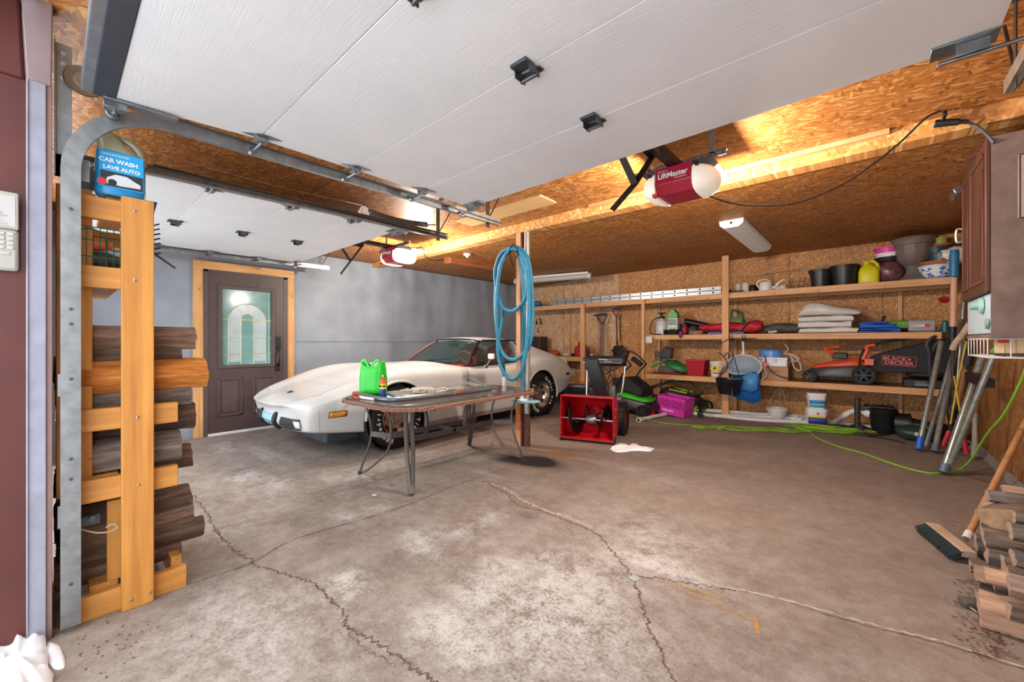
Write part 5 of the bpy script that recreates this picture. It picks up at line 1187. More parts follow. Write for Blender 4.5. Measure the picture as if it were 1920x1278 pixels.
# tubs behind the car
tote=thing('storage_tote','dark blue-grey plastic tote under the low shelf behind the car','tote',(-4.05,6.6,0))
b=MB();b.loft([[Vector((x*s,y*s,z)) for x,y in ((-.42,-.24),(.42,-.24),(.42,.24),(-.42,.24))] for z,s in ((0,.9),(.30,1.0))]);b.build('tub',M('#3b4652',.5),tote,bevel=.01)
MB().bb((-.44,-.26,.30),(.44,.26,.33)).build('lid',M('#465260',.5),tote,bevel=.008)
o=MB().bb((-3.9,6.42,.332),(-3.7,6.52,.36)).build('blue_box',M('#2b5fae',.4),bevel=.005);tag(o,'small blue box on the lid of the dark plastic tote','box')
o=MB().bb((-4.2,6.40,.332),(-3.95,6.6,.345)).build('folded_towel',M('#d8d8d4',.8),bevel=.004);tag(o,'folded white cloth on the lid of the dark tote','cloth')
b=MB();p=at(1117,742,Y=5.9);t=thing('oil_bottle','small dark bottle with yellow cap on the floor beside the snow blower','bottle',(-3.33,5.6,0))
MB().lathe([(0,0),(.05,0),(.055,.02),(.055,.2),(.03,.26),(.02,.28)],(0,0,0),n=18).build('bottle',M('#2a2a2c',.4),t);MB().cyl((0,0,.28),(0,0,.33),.024).build('cap',M('#e8d23a',.4),t)
# ---------------- shelves on back wall ----------------
YS=6.93;Z1,Z2,Z3=1.925,1.285,.605
sh=thing('shelving_unit','long open shelving of pale two-by-fours across the back wall','shelving',(-1.2,7.2,0))
stX=wood('#c08652','#e2b07c','X');stZ=wood('#c08652','#e2b07c','Z');deck=osb('osb_shelf','#6b4527','#96693e','#b98a5a','XY',0,(20,60),50,bm=.05)
xr=at(1788,520,Y=YS).x;x12=at(1207,590,Y=YS).x;xm=at(1361,590,Y=YS).x
MB().bb((-5.75,YS,Z1-.085),(xm,YS+.04,Z1)).build('front_rail',stX,sh,world=True,bevel=.003)
MB().bb((xm,YS,Z1-.085),(xr,YS+.04,Z1)).build('front_rail',stX,sh,world=True,bevel=.003)
MB().bb((-5.75,YS+.041,Z1-.012),(xr,7.60,Z1-.0)).build('shelf_board',deck,sh,world=True)
MB().bb((x12,YS+.35,Z1-.1),(xr,YS+.39,Z1-.013)).build('under_rail',stX,sh,world=True)
xr2=at(1766,625,Y=YS).x;xr3=at(1790,735,Y=YS).x
for z,xx,yy in ((Z2,x12+.06,YS),(Z3,x12,YS)):
    X2=xr2 if z==Z2 else xr3
    MB().bb((xx,yy,z-.082),(X2,yy+.04,z)).build('front_rail',stX,sh,world=True,bevel=.003)
    MB().bb((xx,yy+.041,z-.012),(X2,7.60,z)).build('shelf_board',deck,sh,world=True)
def post_(x,w_,zt,y=YS-.041): MB().bb((x-w_/2,y,0),(x+w_/2,y+.04,zt)).build('post',stZ,sh,world=True,bevel=.003)
post_(xm,.095,2.5);post_(x12,.055,Z1-.02);post_(at(1094,700,Y=YS).x,.1,Z1-.02)
for x in (-5.0,-3.0,-1.7,.3):
    MB().bb((x-.02,7.585,.0),(x+.02,7.62,Z1-.012)).build('rear_post',stZ,sh,world=True)
# low shelf on left
ls=thing('low_shelf','low pine shelf on the back wall behind the tail of the car','shelf',(-4.6,7.3,.82))
zs=.86;MB().bb((-5.7,7.02,zs-.09),(-3.9,7.06,zs)).build('front_rail',stX,ls,world=True,bevel=.003)
MB().bb((-5.7,7.06,zs-.015),(-3.9,7.6,zs)).build('shelf_board',deck,ls,world=True)
MB().bb((-3.95,7.5,0),(-3.91,7.6,zs-.02)).build('leg',stZ,ls,world=True);MB().bb((-5.69,7.5,0),(-5.65,7.6,zs-.02)).build('leg',stZ,ls,world=True)
# --- item helpers ---
def S(px,z,y=7.15): # place by column on a shelf
    a=(px-960)/F;d=(-SN+a*CS,CS+a*SN);t=y/d[1];return Vector((d[0]*t,y,z))
def pot(nm,loc,r0,r1,h,mat,lb,cat='pot',rim=.012,n=28,group=None,ribs=0,rimh=.03):
    t=thing(nm,lb,cat,loc,0,group);b=MB();m=48 if ribs else n
    prof=[(0,0),(r0,0),(r1*.97,h-rimh),(r1*.97,h-rimh),(r1-.006,h-rimh),(r0-.008,.012),(0,.012)]
    b.lathe([(0,0),(r0,0),(r1,h),(r1-.007,h),(r0-.008,.012),(0,.012)],(0,0,0),n=m)
    if ribs:
        b.v=[Vector((p.x*(1+(.02 if i//6%2 else 0)),p.y*(1+(.02 if i//6%2 else 0)),p.z)) for i,p in enumerate(b.v)]
    b.build('pot_body',mat,t)
    if rim: MB().lathe([(r1-.004,h-rimh),(r1+rim,h-rimh),(r1+rim,h),(r1-.008,h+.001),(r1-.008,h-rimh)],(0,0,0),n=n).build('pot_rim',mat,t)
    return t
bp=M('#202226',.4,0,.1,8,name='black_nursery_plastic')
# top shelf right section
p=S(1382,Z1,7.05);o=MB().lathe([(0,0),(.09,0),(.11,.015),(.105,.03),(.02,.02)],(0,0,0),n=24);t=thing('metal_pan','shiny metal pan lid lying on the top shelf right of the tall post','lid',p);o.build('pan_lid',steel,t)
p=S(1391,Z1,7.15);k=0
clay=M('#d3cbbf',.6,0,.1)
for i,(px,yy) in enumerate(((1384,7.15),(1398,7.13))):
    for j in range(2):
        t=thing('jar',['lower','upper'][j]+' jar of the '+['left','right'][i]+' pale jar stack left of the white watering can','jar',S(px,Z1+.075*j,yy),0,'small stacked jars on the top shelf')
        MB().lathe([(0,0),(.045,0),(.052,.01),(.052,.05),(.045,.06),(0,.06)],(0,0,0),n=20).build('jar_body',clay,t);MB().cyl((0,0,.06),(0,0,.073),.05,n=20).build('lid',M('#e3ddd4',.5),t)
p=S(1411,Z1,7.25);t=thing('coffee_pot','black handled pot on the top shelf just behind the white watering can','pot',p)
MB().lathe([(0,0),(.085,0),(.09,.03),(.07,.11),(.03,.13),(0,.13)],(0,0,0),n=24).build('pot_body',black,t);MB().tube(spline([(-.08,0,.09),(-.14,0,.08),(-.14,0,.03),(-.09,0,.02)],6),.012,8).build('handle',black,t)
t=thing('watering_can','small white watering can with a long curved spout on the top shelf','watering can',S(1436,Z1,7.1))
MB().lathe([(0,0),(.088,0),(.092,.015),(.08,.12),(.07,.135),(.06,.135),(.06,.12),(0,.1)],(0,0,0),n=28).build('can_body',white,t)
MB().tube(spline([(.07,0,.03),(.12,0,.06),(.17,0,.12),(.23,0,.155)],8),[.022]*8+[.018]*8+[.012]*8+[.01],10).build('spout',white,t)
MB().tube(spline([(-.075,0,.05),(-.115,0,.10),(-.10,0,.16),(-.03,0,.18),(.03,0,.165),(.055,0,.13)],8),.009,8).build('handle',white,t)
for i,px in enumerate((1457,1468)):
    t=thing('jar',['small pale jar just right of the white watering can spout','small pale jar second to the right of the watering can spout'][i],'jar',S(px,Z1,7.15),0,'small pale jars');MB().lathe([(0,0),(.045,0),(.05,.01),(.05,.045),(.04,.06),(0,.06)],(0,0,0),n=18).build('jar_body',clay,t)
    MB().cyl((0,0,.06),(0,0,.072),.042,n=18).build('lid',M('#e3ddd4',.5),t)
# wire plant stands
b=MB();wr=M('#3f2d20',.6,.4)
a=at(1388,522,Y=7.4);c=at(1512,502,Y=7.4);b.tube([a,c],.003,4)
for px in (1445,1478,1482,1495,1506,1512):
    q=S(px,Z1,7.3);b.tube([q,q+Vector((.03,.05,.20))],.003,4)
for z in (.06,.13):
    b.tube([S(1478,Z1+z,7.3),S(1512,Z1+z,7.3)],.003,4)
b.tube([S(1445,Z1+.02,7.3),S(1450,Z1+.2,7.35),S(1440,Z1+.2,7.35)],.003,4)
tag(b.build('wire_plant_support',wr),'thin rusty wire plant supports leaning behind the white watering can','wire support')
t=pot('nursery_pot',S(1539,Z1,7.17),.105,.135,.25,bp,'black round nursery pot with a small green sprout on the top shelf','plant pot')
b=MB()
for k in range(5):b.tube(spline([(-.03+.015*k,0,.22),(-.04+.02*k,.01,.30),(-.06+.03*k,0,.33-.01*k)],4),.004,4)
b.build('sprout',M('#5d8a3c',.6),t)
b=MB();b.lathe([(0,.235),(.12,.235)],(0,0,0),n=20);b.build('soil',M('#3c2c22',.9,0,.3,60),t)
b=MB();q=S(1570,Z1,7.4);pot('nursery_pot',q,.10,.125,.27,bp,'plain black pot just visible between the two larger black nursery pots','plant pot')
pot('nursery_pot',S(1583,Z1,7.13),.115,.155,.275,bp,'large ribbed black nursery pot on the top shelf left of the yellow watering can','plant pot',ribs=1)
q=S(1605,Z1,7.45);pot('clay_pot',q,.12,.16,.27,M('#a85a32',.7,0,.1),'terracotta pot mostly hidden behind the ribbed black pot on the top shelf','plant pot')
yl=M('#d8cf12',.4,0,.08,name='yellow_plastic')
t=thing('watering_jug','bright yellow plastic watering jug on the top shelf beside the large grey urn','watering can',S(1629,Z1,7.1))
def sq(z,wx,wy,cx=0,e=.55): return [Vector((cx+wx*math.copysign(abs(math.cos(a))**e,math.cos(a)),wy*math.copysign(abs(math.sin(a))**e,math.sin(a)),z)) for a in [2*PI*i/24 for i in range(24)]]
MB().loft([sq(0,.10,.08),sq(.012,.108,.085),sq(.16,.105,.083),sq(.21,.09,.07),sq(.24,.05,.05,-.01),sq(.265,.035,.035,-.02)]).build('jug_body',yl,t)
MB().tube(spline([(-.03,0,.25),(.02,0,.30),(.07,0,.27),(.095,0,.2),(.09,-.01,.12)],6),.017,8).build('handle',yl,t)
MB().lathe([(0,0),(.036,0),(.03,.04),(0,.04)],(-.02,0,.262),n=16).build('spout_neck',yl,t)
# stack: clear bag of bulbs, pink tub
q=S(1667,Z1,7.2)
lump('bag_of_mulch',(q.x,q.y,Z1+.15),(.15,.13,.15),M('#6b4347',.25,0,.5,14,.6,40),'clear plastic bag of dark reddish contents on the top shelf left of the urn','bag',3,.12,20)
t=pot('pot_base',S(1668,Z1+.285,7.2),.12,.14,.05,bp,'black dish under the white and pink tubs left of the urn','dish',rimh=.015)
t=pot('plastic_tub',S(1667,Z1+.337,7.2),.125,.135,.05,M('#e9e6ea',.4),'white plastic tub between the black dish and the pink tub','tub',rimh=.015)
t=pot('plastic_tub',S(1665,Z1+.389,7.2),.12,.135,.075,M('#e03a9a',.4),'hot pink plastic tub on top of the stack left of the urn','tub',rimh=.02)
# urn
um=M('#6e625c',.55,0,.08,6,.1,80,name='grey_brown_resin')
t=thing('urn_planter','large grey-brown pedestal urn on the top shelf almost touching the ceiling','urn',S(1713,Z1,7.12))
b=MB();b.lathe([(0,0),(.15,0),(.15,.015),(.135,.03),(.10,.06),(.078,.10),(.07,.15),(.085,.18),(.08,.195)],(0,0,0),n=36);b.build('pedestal',um,t)
b=MB();prof=[(.07,.19),(.10,.205),(.145,.26),(.17,.34),(.178,.42),(.18,.44)];b.lathe(prof+[(.17,.44),(.16,.34),(.05,.21)],(0,0,0),n=72)
b.v=[Vector((p.x*(1+(.025 if (i//9)%6==0 else 0)),p.y*(1+(.025 if (i//9)%6==0 else 0)),p.z)) for i,p in enumerate(b.v)];b.build('bowl',um,t)
MB().lathe([(.178,.44),(.19,.445),(.195,.47),(.20,.50),(.215,.52),(.21,.53),(.19,.525),(.17,.44)],(0,0,0),n=40).build('rim',um,t)
# blue & white bowl stack
blu=None
def bluewhite():
    m,nt,b=nodes('blue_white_glaze');vo=N(nt,'ShaderNodeTexVoronoi',feature='SMOOTH_F1');vo.inputs['Scale'].default_value=26;nt.links.new(coords(nt),vo.inputs['Vector']);n=noise_t(nt,coords(nt),38,2)
    f=mathn(nt,'MULTIPLY',vo.outputs[0],n);nt.links.new(ramp(nt,f,[(.1,'#3c62a6'),(.17,'#7f9fd0'),(.2,'#e6eaf0'),(.5,'#eef0f4')]),b.inputs['Base Color']);b.inputs['Roughness'].default_value=.15;return m
q=S(1757,Z1,7.08)
t=thing('ceramic_planter','blue and white patterned ceramic bowl at the right end of the top shelf','planter',q)
MB().lathe([(0,0),(.10,0),(.105,.015),(.13,.05),(.155,.11),(.162,.145),(.15,.145),(.12,.05),(0,.02)],(0,0,0),n=40).build('bowl',bluewhite(),t);MB().lathe([(.158,.135),(.168,.14),(.168,.158),(.15,.158),(.15,.14)],(0,0,0),n=40).build('rim',M('#cdd8ea',.2),t)
MB().lathe([(.098,-.0),(.11,.0),(.113,.02),(.1,.02)],(0,0,0),n=30).build('foot_band',M('#4f73b4',.2),t)
o=pot('clay_saucer',S(1757,Z1+.16,7.08),.13,.15,.045,M('#b56a3c',.7,0,.1),'orange terracotta saucer resting on the blue and white bowl','saucer',rimh=.02)
o=pot('plant_pot',S(1765,Z1+.208,7.1),.12,.135,.10,M('#2c4446',.3),'dark teal pot on the terracotta saucer at the right of the urn','plant pot',rimh=.02)
o=pot('plant_pot',S(1757,Z1+.312,7.1),.105,.12,.07,M('#27383a',.3),'dark green pot above the teal pot with a pale rim','plant pot',rimh=.02)
o=pot('clay_pot',S(1764,Z1+.384,7.12),.085,.095,.035,M('#a2552e',.7),'small terracotta pot near the ceiling at the top of the stack','plant pot',rimh=.02)
o=pot('plant_pot',S(1763,Z1+.421,7.12),.06,.07,.075,M('#8a9a48',.5),'small olive green pot upended at the very top of the stack','plant pot',rimh=.02)
pot('plant_pot',S(1735,Z1,7.4),.12,.15,.22,M('#22383a',.35),'dark green pot behind the urn and the blue and white bowl','plant pot')
lump('plastic_bag',(S(1790,0,7.0).x,7.0,Z1+.26),(.12,.09,.10),M('#e7e4dc',.5,0,.1,8,.5,30),'crumpled white plastic bag near the cabinet on the top shelf','bag',6,.5,18)
# ladder on top shelf
la=at(1036,566,Y=6.99);lb=at(1352,540,Y=6.99)
ld=thing('extension_ladder','long silver aluminium extension ladder lying on the top shelf','ladder',((la.x+lb.x)/2,7.1,Z1))
alum=M('#b9bec0',.35,.75,.08,14,name='ladder_aluminium')
for k,(zz,yy) in enumerate(((Z1+.001,7.0),(Z1+.066,7.0),(Z1+.001,7.38),(Z1+.066,7.38))):
    b=MB();b.bb((la.x+(.0 if k%2==0 else .05),yy,zz),(lb.x,yy+.028,zz+.06));b.build('ladder_rail',alum,ld,world=True,bevel=.004)
n=16
for i in range(n):
    x=la.x+.12+(lb.x-la.x-.24)*i/(n-1)
    for z in (Z1+.032,Z1+.097):
        b=MB();b.cyl((x,7.002,z),(x,7.40,z),.015,n=8);b.build('rung',alum,ld,world=True)
b=MB()
for i in range(n):
    x=la.x+.12+(lb.x-la.x-.24)*i/(n-1)
    for z in (Z1+.032,Z1+.097): b.cyl((x,7.0,z),(x,6.992,z),.014,n=8)
b.build('rung_end',M('#2b2c2e',.6),ld,world=True)
MB().bb((lb.x+.001,6.995,Z1+.001),(lb.x+.04,7.43,Z1+.1)).build('end_cap',black,ld,world=True,bevel=.004)
b=MB();q=S(1358,Z1,7.05)
t=thing('blue_tarp_bundle','blue folded item at the left end of the top shelf behind the hose','tarp',S(1004,Z1,7.1));lump('cloth_fold',(0,0,.06),(.16,.14,.06),M('#1f6fa8',.5),None,None,4,.3,16,par=None) if 0 else None
b=MB();b.sph((0,0,.07),1,16);b.v=[Vector((p.x*.17*(1+.2*noise.noise(p*3)),p.y*.14,(p.z-.07)*.07+.07+.02*noise.noise(p*4))) for p in b.v];b.build('folded_cloth',M('#1f6fa8',.5,0,.2,9),t)
# --- second shelf ---
def Sx(px,y=7.15): return S(px,Z2,y)
t=thing('garden_sprayer','translucent pump sprayer bottle with a black hose on the left of the middle shelf','sprayer',Sx(1241,7.2))
MB().lathe([(0,0),(.10,0),(.105,.02),(.105,.21),(.085,.25),(.045,.27),(.04,.30),(0,.30)],(0,0,0),n=28).build('tank',M('#cfd3d0',.25,0,.12,14),t)
MB().lathe([(0,.29),(.05,.29),(.05,.33),(.02,.34),(.02,.38),(0,.38)],(0,0,0),n=18).tube([(-.06,0,.39),(.06,0,.39)],.012,8).build('pump_head',black,t)
MB().tube(spline([(-.03,0,.31),(-.12,-.02,.29),(-.2,-.02,.18),(-.19,-.04,.06),(-.1,-.12,.015),(.05,-.16,.015)],8),.008,7).build('sprayer_hose',black,t)
t=thing('fertilizer_jug','white jug with bright green pointed cap on the middle shelf beside the sprayer','jug',Sx(1263,7.25))
MB().bb((-.085,-.06,0),(.085,.06,.30)).build('jug_body',M('#dfe4e6',.4,0,.2,30),t,bevel=.012)
b=MB();b.prism([(-.09,0),(.09,0),(.085,.07),(.05,.11),(.015,.15),(-.015,.15),(-.05,.11),(-.085,.07)],.13,frame((0,.065,.30),(1,0,0),(0,0,1)));b.build('green_top',M('#46a63a',.4),t,bevel=.006)
b=MB();b.bb((-.07,-.062,.17),(.07,-.0605,.28));b.build('printed_label',M('#8f9aa2',.5,0,.5,50),t);MB().bb((-.06,-.062,.04),(.06,-.0605,.13)).build('green_label',M('#a2c84a',.5),t)
MB().bb((-.045,-.0635,.08),(.045,-.0622,.10)).build('label_mark',M('#2c4a22'),t)
# black coils
def reel(loc,r,h,mat,lb,cat):
    t=thing('edging_coil',lb,cat,loc);n=int(h/.022)
    for k in range(n): MB().lathe([(r-.03,k*.022),(r,k*.022),(r+.004,k*.022+.01),(r,k*.022+.020),(r-.03,k*.022+.020)],(0,0,0),n=36).build('coil_turn',mat,t)
    return t
reel(Sx(1260,7.06),.135,.09,black,'wide coil of black plastic edging at the front of the middle shelf','edging coil')
reel(Sx(1278,7.15)+Vector((0,0,.095)),.085,.12,black,'smaller black coil stacked above the wide black coil on the middle shelf','edging coil') if 0 else None
t=thing('edging_coil','smaller black coil standing behind the wide coil on the middle shelf','edging coil',Sx(1284,7.28))
for k in range(9): MB().lathe([(.06,k*.022),(.085,k*.022),(.088,k*.022+.01),(.085,k*.022+.02),(.06,k*.022+.02)],(0,0,0),n=28).build('coil_turn',black,t)
t=thing('leaf_blower_tube','long tapering black blower tube lying along the middle shelf','tube',Sx(1320,7.35))
a=at(1283,602,Y=7.3);c=at(1352,616,Y=7.42);MB().tube([a,a.lerp(c,.3),c,c+(c-a)*.3],[.05,.055,.04,.03],14).build('tube',black,t,world=True)
lump('cloth_pouch',tuple(Sx(1284,6.98)+Vector((0,0,.08))),(.04,.05,.075),M('#b32632',.6),'small red cloth pouch hanging over the front of the middle shelf','pouch',3,.2)
t=Sx(1276,6.915);lump('purple_strap',(t.x,t.y,Z2+.0),(.035,.014,.06),M('#6d2c58',.6),'purple fabric end drooping over the middle shelf edge below the black coils','fabric',5,.3)
b=MB();random.seed(5)
for k in range(5): b.tube(spline([Sx(1295+random.uniform(-4,22),7.02+random.uniform(0,.06))+Vector((0,0,.01+random.uniform(0,.05))) for _ in range(5)],6),.005,5)
tag(b.build('pink_rope',M('#c78a80',.7)),'tangled dusty pink rope on the middle shelf left of the tall post','rope')
lump('glove_pile',tuple(Sx(1299,7.25)+Vector((0,0,.08))),(.08,.06,.08),M('#3c4243',.7,0,.3,20),'dark grey gloves bunched beside the red cloth on the middle shelf','gloves',8,.3)
# red tent bag
def roll(pts,rs,mat,nm,lb,cat,flat=.8):
    P=spline(pts,6);n=len(P);R=[interp([(i*6,r) for i,r in enumerate(rs)],k) for k in range(n)]
    b=MB();b.tube(P,R,18)
    z0=min(p.z for p in P)-0;V=[]
    for p in b.v:
        q=p+Vector((0,0,.02*noise.noise(p*9)));q.y+=.02*noise.noise(p*11+Vector((5,5,5)));V.append(q)
    b.v=V;o=b.build(nm,mat,ang=70);tag(o,lb,cat);return o
rdc=M('#b5202f',.55,0,.2,10,.6,25,name='red_nylon')
roll([Sx(1312,7.2)+Vector((0,0,.12)),Sx(1335,7.18)+Vector((0,0,.11)),Sx(1365,7.15)+Vector((0,0,.11)),Sx(1395,7.12)+Vector((0,0,.10)),Sx(1415,7.12)+Vector((0,0,.12)),Sx(1430,7.12)+Vector((0,0,.12))],[.03,.06,.085,.075,.10,.06],rdc,'folded_canopy','long red folded canopy lying across the middle shelf behind the tall post','canopy')
b=MB();b.tube([Sx(1386,7.02)+Vector((0,0,.03)),Sx(1402,7.02)+Vector((0,0,.18))],.014,6);tag(b.build('black_strap',black),'black strap around the red folded canopy','strap')
a=Sx(1328,6.99);c=Sx(1395,6.99);MBo=MB().bb((a.x,6.97,Z2+.001),(c.x,7.04,Z2+.035));o=MBo.build('blue_box_level',M('#2d56a6',.4,0,.2,20),bevel=.004);tag(o,'long flat blue case at the front of the middle shelf under the red canopy','case')
a=Sx(1345,6.99);c=Sx(1392,6.99)
t=thing('spreader','dark green hand spreader with open handle standing above the red canopy','hand spreader',Sx(1381,7.45))
b=MB();b.prism([(-.13,0),(.11,0),(.09,.20),(.05,.20),(.055,.14),(-.045,.16),(-.035,.22),(.06,.20),(.08,.24),(-.07,.30),(-.085,.22)],.10,frame((0,.05,.12),(1,0,0),(0,0,1)))
b=MB();b.prism([(-.13,0),(.11,0),(.10,.19),(-.09,.19)],.10,frame((0,.05,.10),(1,0,0),(0,0,1)));b.build('hopper',M('#1f6e35',.4),t,bevel=.006)
b=MB();b.tube(spline([(-.08,0,.28),(-.065,0,.40),(.0,0,.39),(.09,0,.34),(.09,0,.27)],6),.016,8);b.build('handle',M('#1f6e35',.4),t)
b=MB();text_into(b,'TURF',.05,frame((0,-.0515,.20),(1,0,0),(0,0,1)),bold=.002);text_into(b,'BUILDER',.04,frame((0,-.0515,.155),(1,0,0),(0,0,1)),bold=.002);b.build('lettering',M('#d8d83a'),t,smooth=False)
roll([Sx(1432,7.2)+Vector((0,0,.07)),Sx(1455,7.2)+Vector((0,0,.08)),Sx(1480,7.2)+Vector((0,0,.08)),Sx(1500,7.2)+Vector((0,0,.08))],[.06,.075,.08,.07],M('#4b4440',.6,0,.2,10,.4,25),'grey_cover_roll','rolled dark grey-brown cover on the middle shelf between the red canopy and the white tarp','cover')
b=MB();random.seed(9)
for k in range(4): b.tube(spline([Sx(1446+random.uniform(-8,12),7.0)+Vector((0,random.uniform(0,.05),.01+random.uniform(0,.04))) for _ in range(5)],6),.005,5)
tag(b.build('white_twine',M('#cfcac0',.7)),'small tangle of white twine in front of the grey cover roll','twine')
# white tarps folded: stack of folds
wt=M('#d6d3cc',.5,0,.07,6,.15,20,name='white_tarp')
def fold(x0,x1,y0,y1,z0,z1,mat,seed,nm,lb,cat,tag_=True,par=None):
    b=MB();b.bb((x0,y0,z0),(x1,y1,z1));nx,ny=18,8
    P=MB();P.grid(lambda u,v:Vector((x0+(x1-x0)*u,y0+(y1-y0)*v,z1+.02*noise.noise(Vector((u*4,v*3,seed))))),nx,ny)
    th=z1-z0
    R=[]
    for i in range(nx+1):
        u=i/nx;x=x0+(x1-x0)*u;ring=[]
        for k in range(20):
            a=2*PI*k/20;yy=(y0+y1)/2+(y1-y0)/2*math.copysign(abs(math.cos(a))**.3,math.cos(a));zz=(z0+z1)/2+th/2*math.copysign(abs(math.sin(a))**.5,math.sin(a))
            q=Vector((x+.03*noise.noise(Vector((yy*3,zz*9,seed)))*(1 if i in(0,nx) else .3),yy+.02*noise.noise(Vector((x*5,zz*6,seed))),zz))
            if zz>(z0+z1)/2:q.z+=.018*noise.noise(Vector((x*5,yy*4,seed+3)))
            ring.append(q)
        R.append(ring)
    b=MB();b.loft(R);o=b.build(nm,mat,ang=70,parent=par,world=par is not None)
    if par is None:tag(o,lb,cat)
    return o
tp=thing('white_tarp','tall stack of folded white tarpaulin in the middle of the middle shelf','tarp',(Sx(1555).x,7.2,Z2))
for i,(p0,p1,z0,z1) in enumerate(((1502,1610,0,.075),(1500,1598,.076,.16),(1498,1600,.16,.235))):
    fold(Sx(p0).x,Sx(p1).x,6.98,7.42,Z2+z0+.001,Z2+z1,wt,i*3.1,'tarp_fold','','',par=tp)
R=[]
prof=[(1497,.235,.27),(1505,.24,.36),(1513,.24,.43),(1530,.24,.44),(1545,.24,.42),(1560,.24,.375),(1580,.24,.345),(1600,.235,.33),(1612,.235,.30),(1619,.27,.285)]
for px_,z0,z1 in prof:
    x=Sx(px_).x;R.append([Vector((x,6.99,Z2+z0)),Vector((x,6.985,Z2+(z0+z1)/2)),Vector((x,7.03,Z2+z1)),Vector((x,7.2,Z2+z1+.01)),Vector((x,7.4,Z2+z1-.02)),Vector((x,7.42,Z2+z0))])
MB().loft(R).build('tarp_top_fold',wt,tp,world=True,sub=1)
bt=thing('blue_tarp','folded bright blue tarpaulin beside the white one on the middle shelf','tarp',(Sx(1648).x,7.2,Z2))
btm=M('#1c57b8',.4,0,.15,8,.3,30,name='blue_tarp')
for i in range(5):
    z0=i*.028;fold(Sx(1612).x,Sx(1690-5*i-(8 if i>3 else 0)).x,6.98+.01*i,7.38,Z2+z0+.001,Z2+z0+.03,btm,i*2.3+9,'tarp_fold','','',par=bt)
t=thing('hedge_trimmer','lime green and black electric garden tool lying on the middle shelf','power tool',Sx(1700,7.3))
b=MB();b.tube(spline([(-.2,0,.07),(-.14,0,.12),(-.05,0,.13),(.1,0,.11),(.2,0,.08)],6),.03,10);b.box((-.02,0,.10),(.16,.08,.09));b.build('tool_body',M('#5ea82e',.4),t,bevel=.01)
b=MB();b.tube(spline([(-.2,-.02,.02),(-.24,-.02,.10),(-.22,-.02,.2),(-.20,-.02,.2)],6),.018,8);b.tube([(-.12,-.03,.03),(.25,-.03,.03)],.02,8);b.build('black_grip',black,t)
t=thing('bleach_jug','grey-white jug with a red spot lying on its side on the middle shelf','jug',Sx(1727,7.08))
R=[];
for x,r in ((-.115,.06),(-.105,.075),(.09,.078),(.115,.07),(.12,.03)): R.append([Vector((x,r*.75*math.copysign(abs(math.cos(a))**.7,math.cos(a)),.078+r*math.copysign(abs(math.sin(a))**.7,math.sin(a)))) for a in [2*PI*i/20 for i in range(20)]])
MB().loft(R).build('jug_body',M('#a9a9ab',.4,0,.05),t)
MB().cyl((.0+.05,-.060,.08),(.05,-.064,.08),.025,n=20).build('red_spot',M('#d42a45',.5),t)
b=MB();b.prism([(-.08,0),(.03,.012),(.03,-.012)],.003,frame((.0,-.0605,.08),(1,0,0),(0,0,1)));b.build('white_streak',white,t)
lump('cable_bundle',tuple(Sx(1752,7.15)+Vector((0,0,.03))),(.07,.08,.03),M('#8f8a85',.7,0,.3,50,.8,60),'grey cord bundle at the right end of the middle shelf','cord bundle',2,.3)
t=thing('garden_stake','red plastic poppy on a yellow stem at the right end of the middle shelf','garden ornament',Sx(1772,7.1))
c=at(1770,564,Y=7.1);b=MB();b.lathe([(0,0),(.02,.0),(.045,.015),(.05,.03),(.03,.022),(0,.015)],c,n=16,R=rot('X',50));b.build('flower_head',M('#a81f22',.5),t,world=True)
MB().tube(spline([c,c+Vector((.01,0,-.12)),c+Vector((.03,0,-.28))],5),.005,5).build('stem',M('#b9a52e',.6),t,world=True)
MB().lathe([(0,0),(.035,0),(.03,.12),(.012,.14),(0,.14)],(0,0,0),n=14).build('base_bottle',M('#1d6a72',.4),t)
# switch box on post, shelf 2 left
q=at(1212,604,Y=YS-.05);t=thing('outlet_box','small white outlet box fixed to the left shelf post','outlet',(q.x,YS-.06,1.32))
q=at(1217,637,Y=YS-.06);b=MB();b.bb((q.x-.05,YS-.09,q.z-.055),(q.x+.06,YS-.042,q.z+.055));b.build('box_body',M('#dfe3e8',.4),t,world=True,bevel=.006)
b=MB();
for dx in (-.02,.025):
    for dz in (-.02,.025): b.bb((q.x+dx-.01,YS-.093,q.z+dz-.012),(q.x+dx+.012,YS-.0905,q.z+dz+.01))
b.build('outlet_face',M('#a9b7c4',.5),t,world=True)
# --- bottom shelf ---
def S3(px,y=7.15): return S(px,Z3,y)
t=thing('coiled_cable','coils of grey cable over orange cord at the left of the lower shelf','cable coil',S3(1250,7.15))
b=MB()
for k in range(7): b.lathe([(.15-.008*k,.035+.014*k),(.165-.008*k,.042+.014*k),(.15-.008*k,.049+.014*k),(.135-.008*k,.042+.014*k)],(0,0,0),n=30,sx=1.25)
b.build('grey_coil',M('#9a938c',.6),t)
b=MB()
for k in range(2): b.lathe([(.19,.002+.016*k),(.21,.009+.016*k),(.19,.016+.016*k),(.17,.009+.016*k)],(.04,0,0),n=30,sx=1.3)
b.build('orange_coil',M('#c9563a',.6),t)
MB().tube(spline([(-.12,-.12,.02),(-.10,-.17,.09),(-.09,-.12,.14)],5),.007,6).build('white_tie',white,t)
t=thing('shovel_blade','green plastic snow shovel blade leaning on the coils on the lower shelf','shovel blade',S3(1276,7.1))  # green blade of a snow shovel
b=MB();b.add([at(1243,679,Y=7.0),at(1268,675,Y=7.1),at(1291,688,Y=7.1),at(1291,693,Y=7.0),at(1278,697.5,Y=6.98),at(1262,692,Y=6.98)],[tuple(range(6))]);b.build('green_blade',M('#2c7a40',.4,0,.15),t,world=True,solid=.02)
